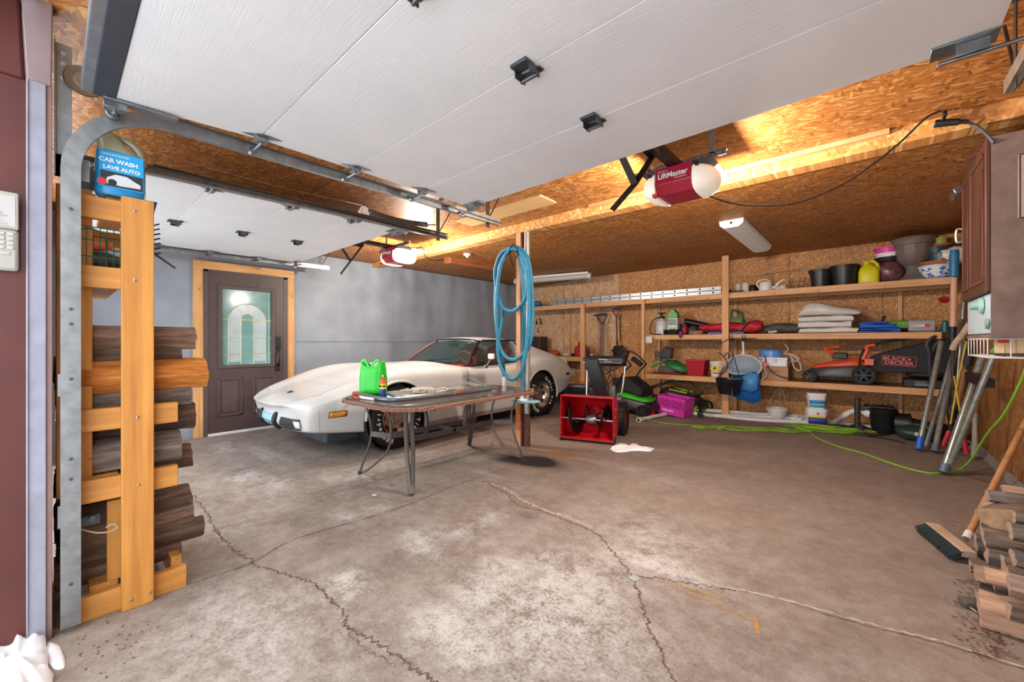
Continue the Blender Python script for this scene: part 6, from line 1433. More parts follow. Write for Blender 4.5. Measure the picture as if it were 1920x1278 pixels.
a=at(1222,688,Y=7.1);c=at(1248,676,Y=7.1);b=MB();b.tube([a,c,at(1268,690,Y=7.08)],.02,8);b.build('green_bar',M('#2f9a4c',.4),t,world=True)
p_=at(1247,676,Y=7.06);MB().lathe([(0,-.02),(.035,-.02),(.035,.02),(0,.02)],p_,'Y',12).build('blue_knob',M('#2238a0',.4),t,world=True)
MB().tube(spline([at(1250,673,Y=7.05),at(1270,674,Y=7.05),at(1290,681,Y=7.05)],5),.006,6).build('grey_wire',M('#8c8c88',.5),t,world=True)
t=thing('work_lamp','dark grey boxy lamp head standing on the left of the lower shelf','lamp',S3(1252,7.42))
b=MB();b.box((0,0,.36),(.16,.12,.2),R=rot('Y',6));b.build('lamp_head',M('#3b3b3e',.5),t,bevel=.01)
b=MB();b.tube([(-.09,-.05,.42),(-.22,-.05,.38),(-.2,-.05,.22),(-.06,-.05,.26)],.01,6,closed=True);b.cyl((0,0,.0),(0,0,.28),.03);b.build('lamp_frame',M('#232325',.5),t)
b=MB();b.box((-.14,-.03,.32),(.12,.01,.12),R=rot('Y',8));b.build('lamp_screen',M('#4c4a48',.5,0,.3,60),t)
def bucket(nm,loc,w0,w1,h,mat,lb,cat,round_=True,wall=.006,par=None,d0=None,d1=None):
    t=thing(nm,lb,cat,loc);d0=d0 or w0;d1=d1 or w1
    if round_: MB().lathe([(0,0),(w0,0),(w1,h),(w1+.008,h),(w1+.008,h-.02),(w1-.004,h-.02)] if 0 else [(0,0),(w0,0),(w1,h-.025),(w1+.008,h-.025),(w1+.008,h),(w1-wall,h),(w0-wall,.01),(0,.01)],(0,0,0),n=32).build('bucket_body',mat,t)
    else:
        r=lambda w,d,z:[Vector((x*w,y*d,z)) for x,y in ((-1,-1),(1,-1),(1,1),(-1,1))]
        MB().loft([r(w0,d0,0),r(w1,d1,h-.02),r(w1+.008,d1+.008,h-.02),r(w1+.008,d1+.008,h),r(w1-wall,d1-wall,h),r(w0-wall,d0-wall,.01)]).build('bucket_body',mat,t,bevel=.006)
    return t
t=bucket('square_pail',S3(1308,7.12),.12,.15,.26,M('#b0152c',.4,0,.06),'deep red square plastic bin on the lower shelf','bin',round_=False,d0=.11,d1=.14)
t=bucket('white_pail',S3(1345,7.12),.095,.105,.245,M('#e3e3e0',.35,0,.04),'white pail with a yellow diamond label behind the tall post on the lower shelf','pail')
b=MB();b.prism([(0,-.075),(.075,0),(0,.075),(-.075,0)],.003,frame((-.01,-.107,.13),(1,0,0),(0,0,1)));b.build('diamond_label',M('#e6cf22',.5),t)
b=MB();b.prism([(0,-.03),(.018,-.01),(.008,.03),(0,.01),(-.012,.025),(-.018,-.01)],.002,frame((-.01,-.1105,.14),(1,0,0),(0,0,1)));b.build('flame_mark',M('#26241c',.5),t)
b=MB();b.bb((-.04,-.112,.05),(.09,-.108,.07));b.build('red_mark',M('#c8453c',.5),t)
t=bucket('storage_bin',S3(1405,7.4),.30,.36,.30,M('#12767c',.35,0,.08),'large teal plastic bin at the back of the lower shelf behind the hanging net','bin',round_=False,d0=.13,d1=.17)
MB().bb((-.37,-.185,.285),(.37,.185,.30)).build('bin_lid',M('#27363a',.4),t,bevel=.004)
c=S3(1456,7.12);t=thing('cardboard_box','brown cardboard box on the lower shelf under the white case','box',c);cbm=M('#b28a68',.8,0,.08,5,name='cardboard')
MB().bb((-.17,-.13,.0),(.16,.15,.20)).build('carton',cbm,t,bevel=.002);MB().bb((-.1,-.1315,.12),(.06,-.1305,.14)).bb((-.08,-.1315,.1),(.02,-.1305,.105)).build('carton_print',M('#8f6648',.8),t)
t=thing('first_aid_case','white plastic case with a metal latch on top of the cardboard box','case',c+Vector((0,0,.201)))
MB().bb((-.20,-.14,0),(.15,.14,.10)).build('case_base',M('#e4e4e6',.4,0,.03),t,bevel=.008);MB().bb((-.205,-.145,.10),(.155,.145,.13)).build('case_lid',M('#eceded',.4,0,.03),t,bevel=.006)
MB().bb((-.02,-.155,.06),(.02,-.145,.115)).build('latch',M('#8c8d86',.3,.8),t,bevel=.003)
t=thing('plastic_basin','upturned blue translucent plastic basin on top of the white case','basin',c+Vector((-.07,0,.332)))
MB().lathe([(.155,0),(.15,.0),(.145,.09),(.12,.115),(.0,.118)],(0,0,0),n=32,sy=.85).build('basin_body',M('#5b8ed6',.25,0,.2,10),t)
t=thing('cord_coil','white power cord looping from the white case over the cardboard box','cord',c)
b=MB();q=lambda x,y,yy=6.98:at(x,y,Y=yy);b.tube(spline([q(1471,645,7.2),q(1478,655,7.15),q(1470,662,7.1),q(1480,664,7.0),q(1492,670),q(1500,682),q(1502,692),q(1495,694),q(1488,686),q(1484,672),q(1480,664,7.02)],6),.008,7);b.tube(spline([q(1480,663,7.1),q(1490,666,7.05),q(1498,672,7.05),q(1490,678,7.05),q(1486,670,7.05)],5),.009,6)
b.build('cord_loop',M('#cfc9c0',.5),t,world=True)
b=MB();b.tube(spline([q(1434,666,6.95),q(1438,684,6.95),q(1448,697,6.95),q(1465,706,6.95),q(1485,710,6.98)],7),.008,7);tag(b.build('power_cord',black),'black cord draping diagonally across the cardboard box','cord')
b=MB();b.tube(spline([q(1430,669,6.94),q(1425,674,6.94),q(1428,686,6.94),q(1437,697,6.94),q(1436,706,6.94),q(1426,711,6.94),q(1412,709,6.94)],7),.009,8)
o=thing('pink_handled_scoop','pink and white plastic scoop strap hanging left of the cardboard box','scoop',(q(1430,690).x,6.94,.75));b.build('strap',M('#dcb9b5',.5),o,world=True);p_=q(1433,684,6.95)
b=MB();b.box(p_,(.08,.02,.09),R=rot('Y',35));b.build('pink_plate',M('#dc7a88',.5),o,world=True,bevel=.004)
# hanging rail with nets
b=MB();b.tube([q(1345,647,6.86),q(1362,637,6.84),q(1372,634,6.86),q(1418,634,6.88)],.006,6)
t=thing('hook_rail','thin black hook rail under the edge of the middle shelf right of the tall post','hook rail',(q(1390,634).x,6.87,1.2));b.build('rail',blackm,t,world=True)
for px in (1368,1373,1392,1397):
    b=MB();b.tube(spline([q(px,628,6.86),q(px,636,6.86),q(px+2,639,6.84),q(px+3,634,6.83)],4),.006,6);b.build('hook',blackm,t,world=True)
sn=thing('leaf_skimmer','white handled flat pool skimmer net hanging in front of the lower shelf','skimmer net',q(1394,680,6.84))
cx_,cz_=q(1394,686,6.84).x,q(1394,686,6.84).z
ring=[]
for i in range(36):
    a=2*PI*i/36;x=.235*math.cos(a);z=.165*math.sin(a);
    if z<-.12:z=-.12
    ring.append(Vector((cx_+x,6.84,cz_+z)))
b=MB();b.tube(ring,.012,8,closed=True);b.build('net_frame',M('#c5cbc8',.4),sn,world=True)
nm_,ntt,bb_=nodes('net_mesh');bb_.inputs['Base Color'].default_value=lin('#aab9cc');bb_.inputs['Alpha'].default_value=.75;bb_.inputs['Roughness'].default_value=.6
b=MB();b.add(ring,[tuple(range(36))]);b.build('net',nm_,sn,world=True,solid=.003)
b=MB();tp_=q(1393,640,6.84);b.tube([Vector((cx_,6.84,cz_+.17)),Vector((cx_,6.84,cz_+.22)),tp_],[.032,.016,.015],10);b.build('skimmer_handle',M('#dcdcd0',.4),sn,world=True)
bk=bucket('hanging_bucket',(q(1367,760,6.72).x,6.72,q(1367,737,6.72).z),.15,.19,.28,M('#17181c',.45,0,.1),'black ribbed bucket hanging in front of the lower shelf','bucket') if 0 else None
p0=q(1367,738,6.72);bk=thing('hanging_bucket','black ribbed bucket hanging in front of the lower shelf','bucket',p0)
MB().lathe([(0,0),(.13,0),(.145,.04),(.165,.14),(.17,.145),(.165,.15),(.175,.18),(.18,.185),(.176,.19),(.183,.22),(.19,.225),(.18,.23),(.14,.02),(0,.01)],(0,0,0),n=36).build('bucket_body',M('#17181c',.4,0,.1),bk)
b=MB();b.tube(spline([(-.17,0,.22),(-.1,-.02,.32),(.03,0,.5),(.04,.03,.62)],6),.006,6);b.tube(spline([(.17,0,.22),(.12,0,.34),(.04,.03,.62)],6),.006,6);b.build('bail_handle',blackm,bk)
b=MB();b.tube([q(1373,640,6.80),q(1373,700,6.60),q(1373,752,6.58)],.004,5);tag(b.build('blue_rope',M('#4f6d96',.6)),'thin blue cord hanging down in front of the black bucket','cord')
t=thing('mesh_net','bright blue net bag with a blue plastic frame hanging below the white skimmer','net',q(1400,730,6.78))
def blm(nm,c,a): 
    m,nt,b=nodes(nm);b.inputs['Base Color'].default_value=lin(c);b.inputs['Alpha'].default_value=a;b.inputs['Roughness'].default_value=.45;return m
P=[q(1378,712,6.80),q(1374,742,6.80),q(1390,750,6.80),q(1412,756,6.82),q(1428,752,6.82),q(1421,700,6.82),q(1400,700,6.8)]
b=MB();b.add(P,[tuple(range(len(P)))]);b.build('net_bag',blm('blue_net','#1d76c4',.92),t,world=True,solid=.012)
P=[q(1392,703,6.76),q(1384,729,6.76),q(1410,734,6.76),q(1419,730,6.76),q(1423,702,6.76),q(1416,698,6.76)]
b=MB();b.tube(P,.014,8,closed=True);b.build('blue_frame',M('#1553b0',.35),t,world=True);b=MB();b.add(P,[tuple(range(len(P)))]);b.build('clear_screen',blm('blue_screen','#4f9ad6',.85),t,world=True,solid=.004)
t=thing('hook_tool','rusty wire and black hooked tools hanging on the tall shelf post','hook',q(1360,680,6.84));
b=MB();b.tube(spline([q(1347,660,6.82),q(1360,672,6.8),q(1363,690,6.8),q(1352,702,6.8),q(1343,718,6.8),q(1330,728,6.8),q(1322,724,6.8),q(1324,716,6.8)],6),.009,7);b.tube(spline([q(1358,666,6.84),q(1364,661,6.84),q(1366,670,6.84),q(1360,684,6.84),q(1348,700,6.84)],6),.006,6);b.build('hook_rod',M('#3b3330',.5,.4),t,world=True)
# orange mower on lower shelf
om=mower((S3(1572,7.22).x,7.22,Z3+.001),0,'orange and black electric lawn mower on the right of the lower shelf','#2c2e31','#e2502a','#1b1b1c',1.0)
orr=M('#e2502a',.35,0,.06)
b=MB();b.tube(spline([(-.05,-.12,.40),(-.14,-.12,.46),(-.02,-.12,.49),(.12,-.12,.51)],5),.018,8);b.tube(spline([(-.12,-.1,.46),(-.05,-.1,.36)],3),.014,8);b.build('carry_handle',orr,om)
MB().bb((-.06,-.12,.33),(.1,.1,.41)).build('battery',black,om,bevel=.01)
b=MB()
for s in (-1,1): b.tube(spline([(.22,s*.21,.10),(.24,s*.22,.38),(.36,s*.21,.52),(.8,s*.2,.62)],6),.011,7)
b.tube([(.02,-.15,.50),(.4,-.17,.55),(.85,-.1,.66)],.008,6);b.build('folded_handle',black,om)
b=MB();b.tube(spline([(.26,-.235,.33),(.30,-.235,.44),(.30,-.235,.50),(.38,-.235,.52)],5),.022,8);b.box((.32,-.235,.30),(.09,.03,.08));b.build('orange_clamp',orr,om,bevel=.004)
R=[]
for x,z0,z1 in ((.33,.17,.36),(.45,.17,.42),(.75,.18,.52),(1.0,.18,.60),(1.06,.2,.60)): R.append([Vector((x,-.2,z0)),Vector((x,-.2,z1)),Vector((x,.16,z1)),Vector((x,.16,z0))])
MB().loft(R).build('grass_bag',M('#232427',.75,0,.1,20,.2,200),om,bevel=.01)
b=MB();fr=frame((.60,-.2015,.32),(1,0,-.06),(0,0,1));redl=M('#c9645a',.5)
b.tube([fr@Vector((x,y,0)) for x,y in ((-.15,-.06),(.15,-.06),(.155,-.055),(.155,.055),(.15,.06),(-.15,.06),(-.155,.055),(-.155,-.055))],.0035,4,closed=True);b.build('logo_frame',redl,om)
b=MB();text_into(b,'BLACK+',.062,frame((.585,-.202,.345),(1,0,-.06),(0,0,1)),bold=.002,sx=1.15);text_into(b,'DECKER',.062,frame((.60,-.202,.292),(1,0,-.06),(0,0,1)),bold=.002,sx=1.15);b.build('lettering',redl,om,smooth=False)
t=thing('folded_handlebar','grey-black mower handle grip standing at the right end of the lower shelf','handle',S3(1745,7.05))
b=MB();b.tube(spline([at(1744,700,Y=6.95),at(1742,660,Y=6.9),at(1738,645,Y=6.9),at(1745,636,Y=6.9),at(1756,630,Y=6.95),at(1762,637,Y=6.95),at(1752,650,Y=6.95),at(1745,668,Y=6.95)],7),.02,8);b.build('grip',M('#3a3d42',.5),t,world=True)
MB().tube([at(1744,700,Y=6.92),at(1745,735,Y=6.88)],.01,8).build('tube',M('#2a2b2d',.5),t,world=True)
t=thing('charger_case','black power tool case at the right end of the lower shelf','case',S3(1748,7.15))
MB().bb((-.26,-.15,0),(.16,.2,.10)).build('case',black,t,bevel=.01);MB().bb((-.16,-.1515,.03),(-.02,-.1505,.036)).bb((-.16,-.1515,.045),(.0,-.1505,.05)).bb((-.16,-.1515,.065),(-.06,-.1505,.07)).build('case_print',M('#b9b9b9',.5),t)
lump('black_pouch',tuple(S3(1738,7.1)+Vector((0,0,.16))),(.2,.1,.06),M('#1b1b1d',.6),'black soft pouch on top of the black tool case','pouch',5,.3)
# --- low shelf items ---
def SL(px,y=7.2): return S(px,zs,y)
t=thing('metal_drum','dark brown square metal box on the low shelf behind the car','box',SL(1010,7.25));MB().bb((-.17,-.15,0),(.15,.15,.42)).build('box_body',M('#3e2a22',.5,0,.2),t,bevel=.02)
gascan(SL(1091,7.2),'red fuel can with yellow spout on the low shelf behind the wooden post',0,1.15,spout=True,col='#b8262a')
lump('orange_cloth',tuple(SL(1040,7.2)+Vector((0,0,.06))),(.13,.1,.07),M('#b5532c',.7,0,.2),'crumpled orange cloth on the low shelf left of the red fuel can','cloth',2,.3)
lump('cord_bundle',tuple(SL(1023,7.15)+Vector((0,0,.025))),(.12,.1,.025),M('#43505e',.7,0,.4,40,.8,50),'dark blue cord bundle at the left of the low shelf','cord bundle',6,.3)
o=MB().cyl(SL(1057,7.15)+Vector((0,0,.035)),SL(1068,7.15)+Vector((0,0,.035)),.033,n=14).build('white_tube',M('#c9c9c4',.4));tag(o,'short white canister lying on the low shelf beside the orange cloth','canister')
o=MB().bb(tuple(SL(1071,7.1)+Vector((0,0,.001))),tuple(SL(1079,7.2)+Vector((0,0,.065)))).build('black_box',black,bevel=.004);tag(o,'small black box on the low shelf left of the red fuel can','box')
lump('white_cup',tuple(SL(1109,7.15)+Vector((0,0,.03))),(.035,.035,.03),white,'small white cup at the right end of the low shelf','cup',1,.05)
t=thing('wall_outlet','white electrical outlet plate on the pale board behind the car','outlet',at(1052,645,Y=YB-.013));p_=at(1052,645,Y=YB-.013)
MB().bb((p_.x-.04,YB-.022,p_.z-.06),(p_.x+.04,YB-.0125,p_.z+.06)).build('cover_plate',M('#d8d2c8',.4),t,world=True,bevel=.003)
t=thing('tool_rack','small hanging display of black and red tools on the pale board behind the hose','tool rack',at(1008,605,Y=YB-.02))
for i,(px,py) in enumerate(((1006,605),(1014,605),(1009,622),(1012,598))):
    p_=at(px,py,Y=YB-.03);b=MB();b.box(p_,(.03,.02,.08 if i<2 else .04));b.cyl(p_+Vector((0,-.0,.05)),p_+Vector((0,0,.09)),.008);b.build('hand_tool',black if i!=3 else M('#a82a2a'),t,world=True)
MB().box(at(1008,625,Y=YB-.02),(.12,.02,.05)).build('rack_bar',M('#c9c9cc',.5),t,world=True)
# --- shovels, spades against the back wall ---
t=thing('snow_shovel','blue handled shovel with steel shaft leaning on the wall left of the rusty spade','shovel',(at(1128,700,Y=7.3).x,7.3,0))
a=at(1130,600,Y=7.45);c=at(1127,672,Y=7.3);b=MB();b.tube([at(1129,608,Y=7.45),c,at(1126,760,Y=7.0)],.015,8);b.tube([at(1133,608,Y=7.45),at(1132,672,Y=7.3)],.013,8);b.build('shaft',M('#8d8c8e',.35,.7),t,world=True)
b=MB();hbm=M('#303c55',.45)
for dx in (0,): b.tube(spline([at(1129,608,Y=7.45),at(1122,597,Y=7.45),at(1121,590,Y=7.45),at(1136,589,Y=7.45),at(1135,598,Y=7.45),at(1130,608,Y=7.45)],6),.015,8)
b.tube([at(1113,591,Y=7.42),at(1138,588,Y=7.45)],.014,8);b.build('d_handle',hbm,t,world=True)
t=thing('garden_spade','rusty square spade with red handle hanging upside down on the back wall','spade',at(1158,640,Y=7.5))
b=MB();b.tube([at(1156,593,Y=7.52),at(1157,640,Y=7.5)],.014,8);b.build('shaft',M('#5c3f30',.6),t,world=True)
b=MB();b.tube(spline([at(1156,594,Y=7.52),at(1150,585,Y=7.52),at(1151,579,Y=7.52),at(1160,579,Y=7.52),at(1160,585,Y=7.52),at(1156,594,Y=7.52)],5),.013,8);b.build('d_handle',M('#8b3a34',.5),t,world=True)
P=[at(1151,648,Y=7.48),at(1169,647,Y=7.48),at(1170,660,Y=7.48),at(1163,672,Y=7.46),at(1150,671,Y=7.46),at(1149,658,Y=7.48)]
b=MB();b.add(P,[tuple(range(6))]);b.build('blade',M('#4a372c',.6,.4,.3,20),t,world=True,solid=.006)
b=MB();b.cyl(at(1157,638,Y=7.49),at(1158,652,Y=7.47),.02);b.build('socket',M('#4a372c',.6,.4,.3,20),t,world=True)
b=MB();b.tube([at(1162,590,Y=7.58),at(1164,640,Y=7.58)],.008,6);tag(b.build('hanging_pole',M('#3f332c',.6)),'thin dark rod hanging on the wall beside the rusty spade','rod')
# cable from ceiling conduit at shelf
b=MB();b.tube([at(1231,572,Y=7.55),at(1230,596,Y=7.55)],.012,6);tag(b.build('conduit',M('#bdb5aa',.5)),'short grey conduit on the back wall above the pump sprayer','pipe')
# ---------------- floor items by back wall ----------------
def G(px,py,z=0): return at(px,py,Z=z)
pr_=.03
t=thing('pvc_pipe','long white open-ended drain pipe on the floor in front of the pink crate','pipe',G(1400,790))
P=spline([G(1198,787,pr_),G(1225,781,pr_),G(1255,775,pr_),G(1290,774,pr_),G(1340,779,pr_),G(1420,787,pr_),G(1500,791,pr_),G(1540,793,pr_)],6)
b=MB();b.tube(P,.028,12);b.build('pipe',pvc,t,world=True);d=(P[0]-P[1]).normalized();b=MB();b.cyl(P[0]-d*.06,P[0]+d*.01,.038,n=16);b.build('socket',pvc,t,world=True);MB().cyl(P[0]+d*.011,P[0]+d*.013,.025,n=16).build('pipe_bore',M('#4a4a48'),t,world=True)
b=MB();c=G(1271,774,pr_);b.cyl(c+Vector((-.03,0,0)),c+Vector((.03,0.01,0)),.038,n=14);b.cyl(c,c+Vector((0,-.02,.05)),.015,n=8);b.build('pipe_clamp',pvc,t,world=True)
b=MB();c=G(1313,778,.04);b.lathe([(.015,-.03),(.045,-.03),(.045,.03),(.015,.03)],c,'Y',20,R=rot('Z',20));o=b.build('black_coupling',black);tag(o,'short black rubber coupling lying on the white pipe','coupling')
t=thing('pvc_pipe','white pipe nearest the back wall, behind the tall post','pipe',G(1400,776))
P=spline([G(1307,768,.035),G(1322,769,.035),G(1350,771,.035),G(1420,776,.035),G(1500,781,.035),G(1532,783,.035)],6);b=MB();b.tube(P,.034,12);b.build('pipe',pvc,t,world=True)
t=thing('pvc_pipe','second white pipe behind the bucket with tee joint','pipe',G(1500,785))
P=[G(1330,779,.03),G(1370,779,.03),G(1500,785,.03),G(1560,790,.03),G(1640,801,.03)];b=MB();b.tube(spline(P,5),.026,12);c=G(1494,786,.03);b.cyl(c-Vector((.06,0,0)),c+Vector((.06,.0,0)),.036);b.cyl(c,c+Vector((0,-.02,.07)),.034);b.build('pipe',pvc,t,world=True)
t=thing('pvc_elbow_pipe','white pipe rising from the floor to the black pool pump','pipe',G(1600,790))
P=spline([G(1550,792,.03),G(1568,789,.05),at(1585,778,Y=7.05),at(1598,771,Y=7.05),at(1612,771,Y=7.0),at(1632,775,Y=6.98)],6);b=MB();b.tube(P,.036,12);b.build('pipe',pvc,t,world=True)
c=at(1622,773,Y=7.0);d=at(1633,776,Y=6.98);b=MB();b.cyl(c,d,.055,n=16);b.cyl(at(1612,771,Y=7.0),at(1616,772,Y=7.0),.048,n=16);b.build('union_collar',pvc,t,world=True)
b=MB();q=at(1618,765,Y=6.95);b.box(q,(.08,.03,.025));b.cyl(q-Vector((0,0,.03)),q,.015);b.build('valve_handle',M('#1c2c4c',.4),t,world=True)
pp=thing('pool_pump','black pool pump with motor on the floor near the right corner','pump',(.12,7.05,0))
p1=at(1652,772,Y=7.0);c=Vector((p1.x+.02,7.0,.27))
b=MB();b.lathe([(0,-.26),(.09,-.26),(.12,-.2),(.13,-.02),(.145,.0),(.15,.03),(.12,.05),(0,.05)],c,'Z',28);b.build('strainer_housing',black,pp,world=True)
b=MB();b.box(c+Vector((0,0,.065)),(.22,.18,.03));b.build('strainer_lid',black,pp,world=True,bevel=.01)
a=c+Vector((.12,0,-.12));b=MB();b.cyl(a,a+Vector((.12,-.02,0)),.125,n=28);b.lathe([(.10,0),(.135,.0),(.135,.03),(.1,.03)],a+Vector((.1,-.02,0)),'X',28);b.build('volute',black,pp,world=True)
b=MB();b.cyl(a+Vector((.12,-.02,0)),a+Vector((.36,-.12,-.03)),.085,.08,n=24);b.box(a+Vector((.2,-.04,-.11)),(.16,.14,.04));b.build('motor',black,pp,world=True)
for k in range(6): 
    an=2*PI*k/6;MB().sph(a+Vector((.135,.115*math.cos(an)-.02,.115*math.sin(an))),.008,6).build('bolt_head',steel,pp,world=True)
b=MB();b.cyl(c+Vector((-.12,0,.04)),c+Vector((-.19,0,.04)),.045,n=16);b.build('inlet_port',black,pp,world=True)
t=thing('pool_filter_base','dark green rounded plastic part lying on the floor behind the leaning steel tubes','filter part',(.38,6.75,0))
lump('part_body',(.38,6.75,.09),(.16,.14,.085),M('#27403c',.4,0,.1),None,None,3,.15,18,par=t);MB().cyl((.4,6.62,.10),(.4,6.605,.10),.022,n=16).build('badge',M('#c9c6a8',.4),t,world=True)
t=thing('hose_bundle','black corrugated hoses heaped in the right corner','hose',(.6,6.8,0))
for k in range(4):
    b=MB();b.tube(spline([(.45+.05*k,6.55+.1*k,.06),(.6,6.6+.05*k,.12+.03*k),(.75,6.75+.04*k,.08),(.7,6.95,.06+.03*k)],6),.035,10);b.build('hose_length',black,t,world=True)
b=MB();b.tube(spline([(.62,6.3,.06),(.74,6.34,.13),(.80,6.42,.07),(.7,6.46,.03),(.6,6.36,.05),(.66,6.3,.1),(.78,6.34,.05)],6),.012,7);tag(b.build('grey_cable',M('#8b8b88',.6)),'grey cable coil on the floor in the right corner','cable')
# umbrella base
u0=at(1608,805,Z=0);t=thing('umbrella_base','dark metal umbrella stand with a short round stem in front of the white pipes','umbrella stand',(u0.x,u0.y-.15,0));bz=M('#453d38',.5,.4,.15)
b=MB();b.cyl((0,0,.03),(0,0,.44),.032,n=18);b.build('stem',bz,t);b=MB();b.tube([(.27*math.cos(a),.27*math.sin(a),.012) for a in [2*PI*i/30 for i in range(30)]],.012,8,closed=True);b.build('base_ring',bz,t)
for k in range(4):
    a=k*PI/2+.4;b=MB();b.tube(spline([(.03*math.cos(a),.03*math.sin(a),.09),(.12*math.cos(a),.12*math.sin(a),.05),(.27*math.cos(a),.27*math.sin(a),.012)],5),.012,8);b.build('scroll_foot',bz,t)
p_=at(1605,766,Y=u0.y-.15)
# buckets
def tub(loc,w,h,lb,cols):
    t=thing('chemical_pail',lb,'pail',loc,math.radians(12));r=lambda s,z:[Vector((w*s*math.copysign(abs(math.cos(a))**.55,math.cos(a)),w*.9*s*math.copysign(abs(math.sin(a))**.55,math.sin(a)),z)) for a in [2*PI*i/28 for i in range(28)]]
    MB().loft([r(.88,0),r(.9,.005),r(1,h-.03)]).build('pail_body',M('#e9ebec',.35,0,.03),t);MB().loft([r(1.06,h-.03),r(1.07,h-.025),r(1.07,h-.004),r(1.03,h)]).build('lid',M('#f0f1f1',.35,0,.03),t)
    b=MB();b.tube(spline([(-w*1.05,0,h-.04),(-w*1.1,-.02,h*.7),(-w*1.0,-w*.7,h*.52)],5),.004,5);b.tube(spline([(w*1.05,0,h-.04),(w*1.1,-.02,h*.7)],5),.004,5);b.build('bail',white,t)
    for z0,z1,c_,k in cols:
        b=MB();V=[];n=12
        for z in (z0,z1):
            s=.9+.1*z/h
            for i in range(n+1):
                a=math.radians(-90-62*k+124*k*i/n);e=.55;V.append(Vector((w*1.012*s*math.copysign(abs(math.cos(a))**e,math.cos(a)),w*.9*1.012*s*math.copysign(abs(math.sin(a))**e,math.sin(a)),z)))
        b.add(V,[(i,i+1,n+1+i+1,n+1+i) for i in range(n)]);b.build('label_band',M(c_,.45,0,.08,40),t,solid=.001,fix=False)
    return t
p_=G(1531,799);w=.115
tl_=tub((p_.x,p_.y,0),w,.25,'lower white pool chemical pail with blue, yellow and red label on the floor',[(.01,.05,'#cf2f33',.95),(.05,.13,'#274a9c',.95),(.13,.16,'#e4cf3c',.85)])
b=MB();b.lathe([(0,-.002),(.014,-.002),(.014,.002),(0,.002)],(.0,-.113,.19),'Y',12);b.build('red_emblem',M('#d0384a'),tl_)
tu=tub((p_.x,p_.y,.2515),w*.9,.21,'upper white pail with turquoise label stacked on the lower chemical pail',[(.02,.06,'#28a8b8',.9),(.07,.12,'#2f8fd0',.9)])
b=MB();text_into(b,'CHLORE',.03,frame((0,-.0965,.095),(1,0,0),(0,0,1)),bold=.001);b.build('lettering',white,tu,smooth=False) if 0 else None
# hanging basket
p_=G(1457,786);t=thing('hanging_basket_pot','white plastic hanging basket pot with wire hangers in front of the back wall','hanging pot',(p_.x,p_.y,0))
bk_=thing_=None
MB().lathe([(0,.0),(.085,.0),(.10,.03),(.135,.15),(.145,.152),(.145,.175),(.13,.175),(.09,.02),(0,.01)],(0,0,0),n=32).build('pot_body',white,t)
b=MB();hk_=Vector((.04,.05,.60))
for k in range(4):
    a=k*PI/2+.3;b.tube([(.14*math.cos(a),.14*math.sin(a),.165),hk_-Vector((0,0,.06)),hk_],.003,5)
b.build('wire_hanger',M('#bdb9b2',.5),t)
# neon cord on floor
gn=M('#86b834',.45,0,.1,20,name='neon_green_cord')
ec=thing('power_cord','neon green extension cord piled on the floor and trailing up the right wall','extension cord',G(1530,812))
b=MB();b.tube(spline([G(1152,768,.008),G(1180,776,.008),G(1203,783,.07),G(1240,792,.008),G(1300,797,.008),G(1380,800,.008),G(1480,803,.008)],8),.0055,6);b.build('cord_run',gn,ec,world=True)
random.seed(12)
for k in range(4):
    P=[]
    for i in range(14):
        x=1300+17*i;y=798+1.2*i*.6+random.uniform(-2.2,2.2)+(3 if k%2 else 0);P.append(G(x,y,.008+.006*k))
    b=MB();b.tube(spline(P,4),.0055,5);b.build('cord_run',gn,ec,world=True)
c=G(1545,806,.01)
b=MB()
for k in range(11):
    rx,ry=random.uniform(.22,.42),random.uniform(.05,.16);ph=random.uniform(-.25,.25);cc=c+Vector((random.uniform(-.1,.1),random.uniform(-.08,.08),.008+.008*(k%5)))
    P=[cc+Matrix.Rotation(ph,3,'Z')@Vector((rx*math.cos(a)*(1+random.uniform(-.08,.08)),ry*math.sin(a)*(1+random.uniform(-.2,.2)),0)) for a in [2*PI*i/10 for i in range(10)]];b.tube(spline(P,5,closed=True),.0055,5,closed=True)
b.build('cord_pile',gn,ec,world=True)
b=MB();b.tube(spline([G(1522,812,.008),G(1535,822,.008),G(1570,836,.008),G(1620,850,.008),G(1670,868,.008),G(1715,881,.008),G(1750,887,.008),G(1785,884,.02),at(1815,868,Y=5.0),at(1850,815,Y=4.6),at(1880,780,Y=4.2),at(1905,735,Y=3.9),at(1922,695,Y=3.7),at(1935,640,Y=3.55)],8),.008,7);b.build('cord_tail',gn,ec,world=True)
b=MB();b.tube(spline([G(1628,818,.006),G(1660,822,.006),G(1697,830,.006)],6),.006,5);tag(b.build('black_cable',black),'thin black cable on the floor in front of the pool pump','cable')
# leaning tubes and tools
tubm=M('#a9b2b0',.3,.75,.22,26,.1,40,name='galvanised_tube')
def lean(nm,lb,cat,a,c,r,foot=None,fm_=None,grp=None,mat=None):
    t=thing(nm,lb,cat,a);MB().tube([a,c],r,14).build('tube',mat or tubm,t,world=True)
    if foot:
        d=(Vector(c)-Vector(a)).normalized();b=MB();b.tube([Vector(a)-d*.0,Vector(a)+d*foot],r*1.25,12);b.build('end_fitting',fm_ or M('#5f6f7c',.5,.3),t,world=True)
    return t
blue_=M('#1f5fc0',.4)
a=G(1722,842,.03);lean('steel_tube','leaning steel tube with a blue foot, leftmost of the tubes in the corner','tube',a,at(1780,470,Y=6.6) if 0 else at(1765,640,Y=6.55),.024,.14,blue_)
a=G(1737,838,.03);a.y+=.05;lean('steel_tube','leaning steel tube second from left, standing just behind the blue footed tube','tube',a,at(1797,632,Y=6.7),.023)
MB_=None
a=G(1752,846,.03);lean('steel_tube','leaning steel tube in the middle of the corner group, left of the taped pair','tube',a,at(1803,600,Y=6.85),.024,.08)
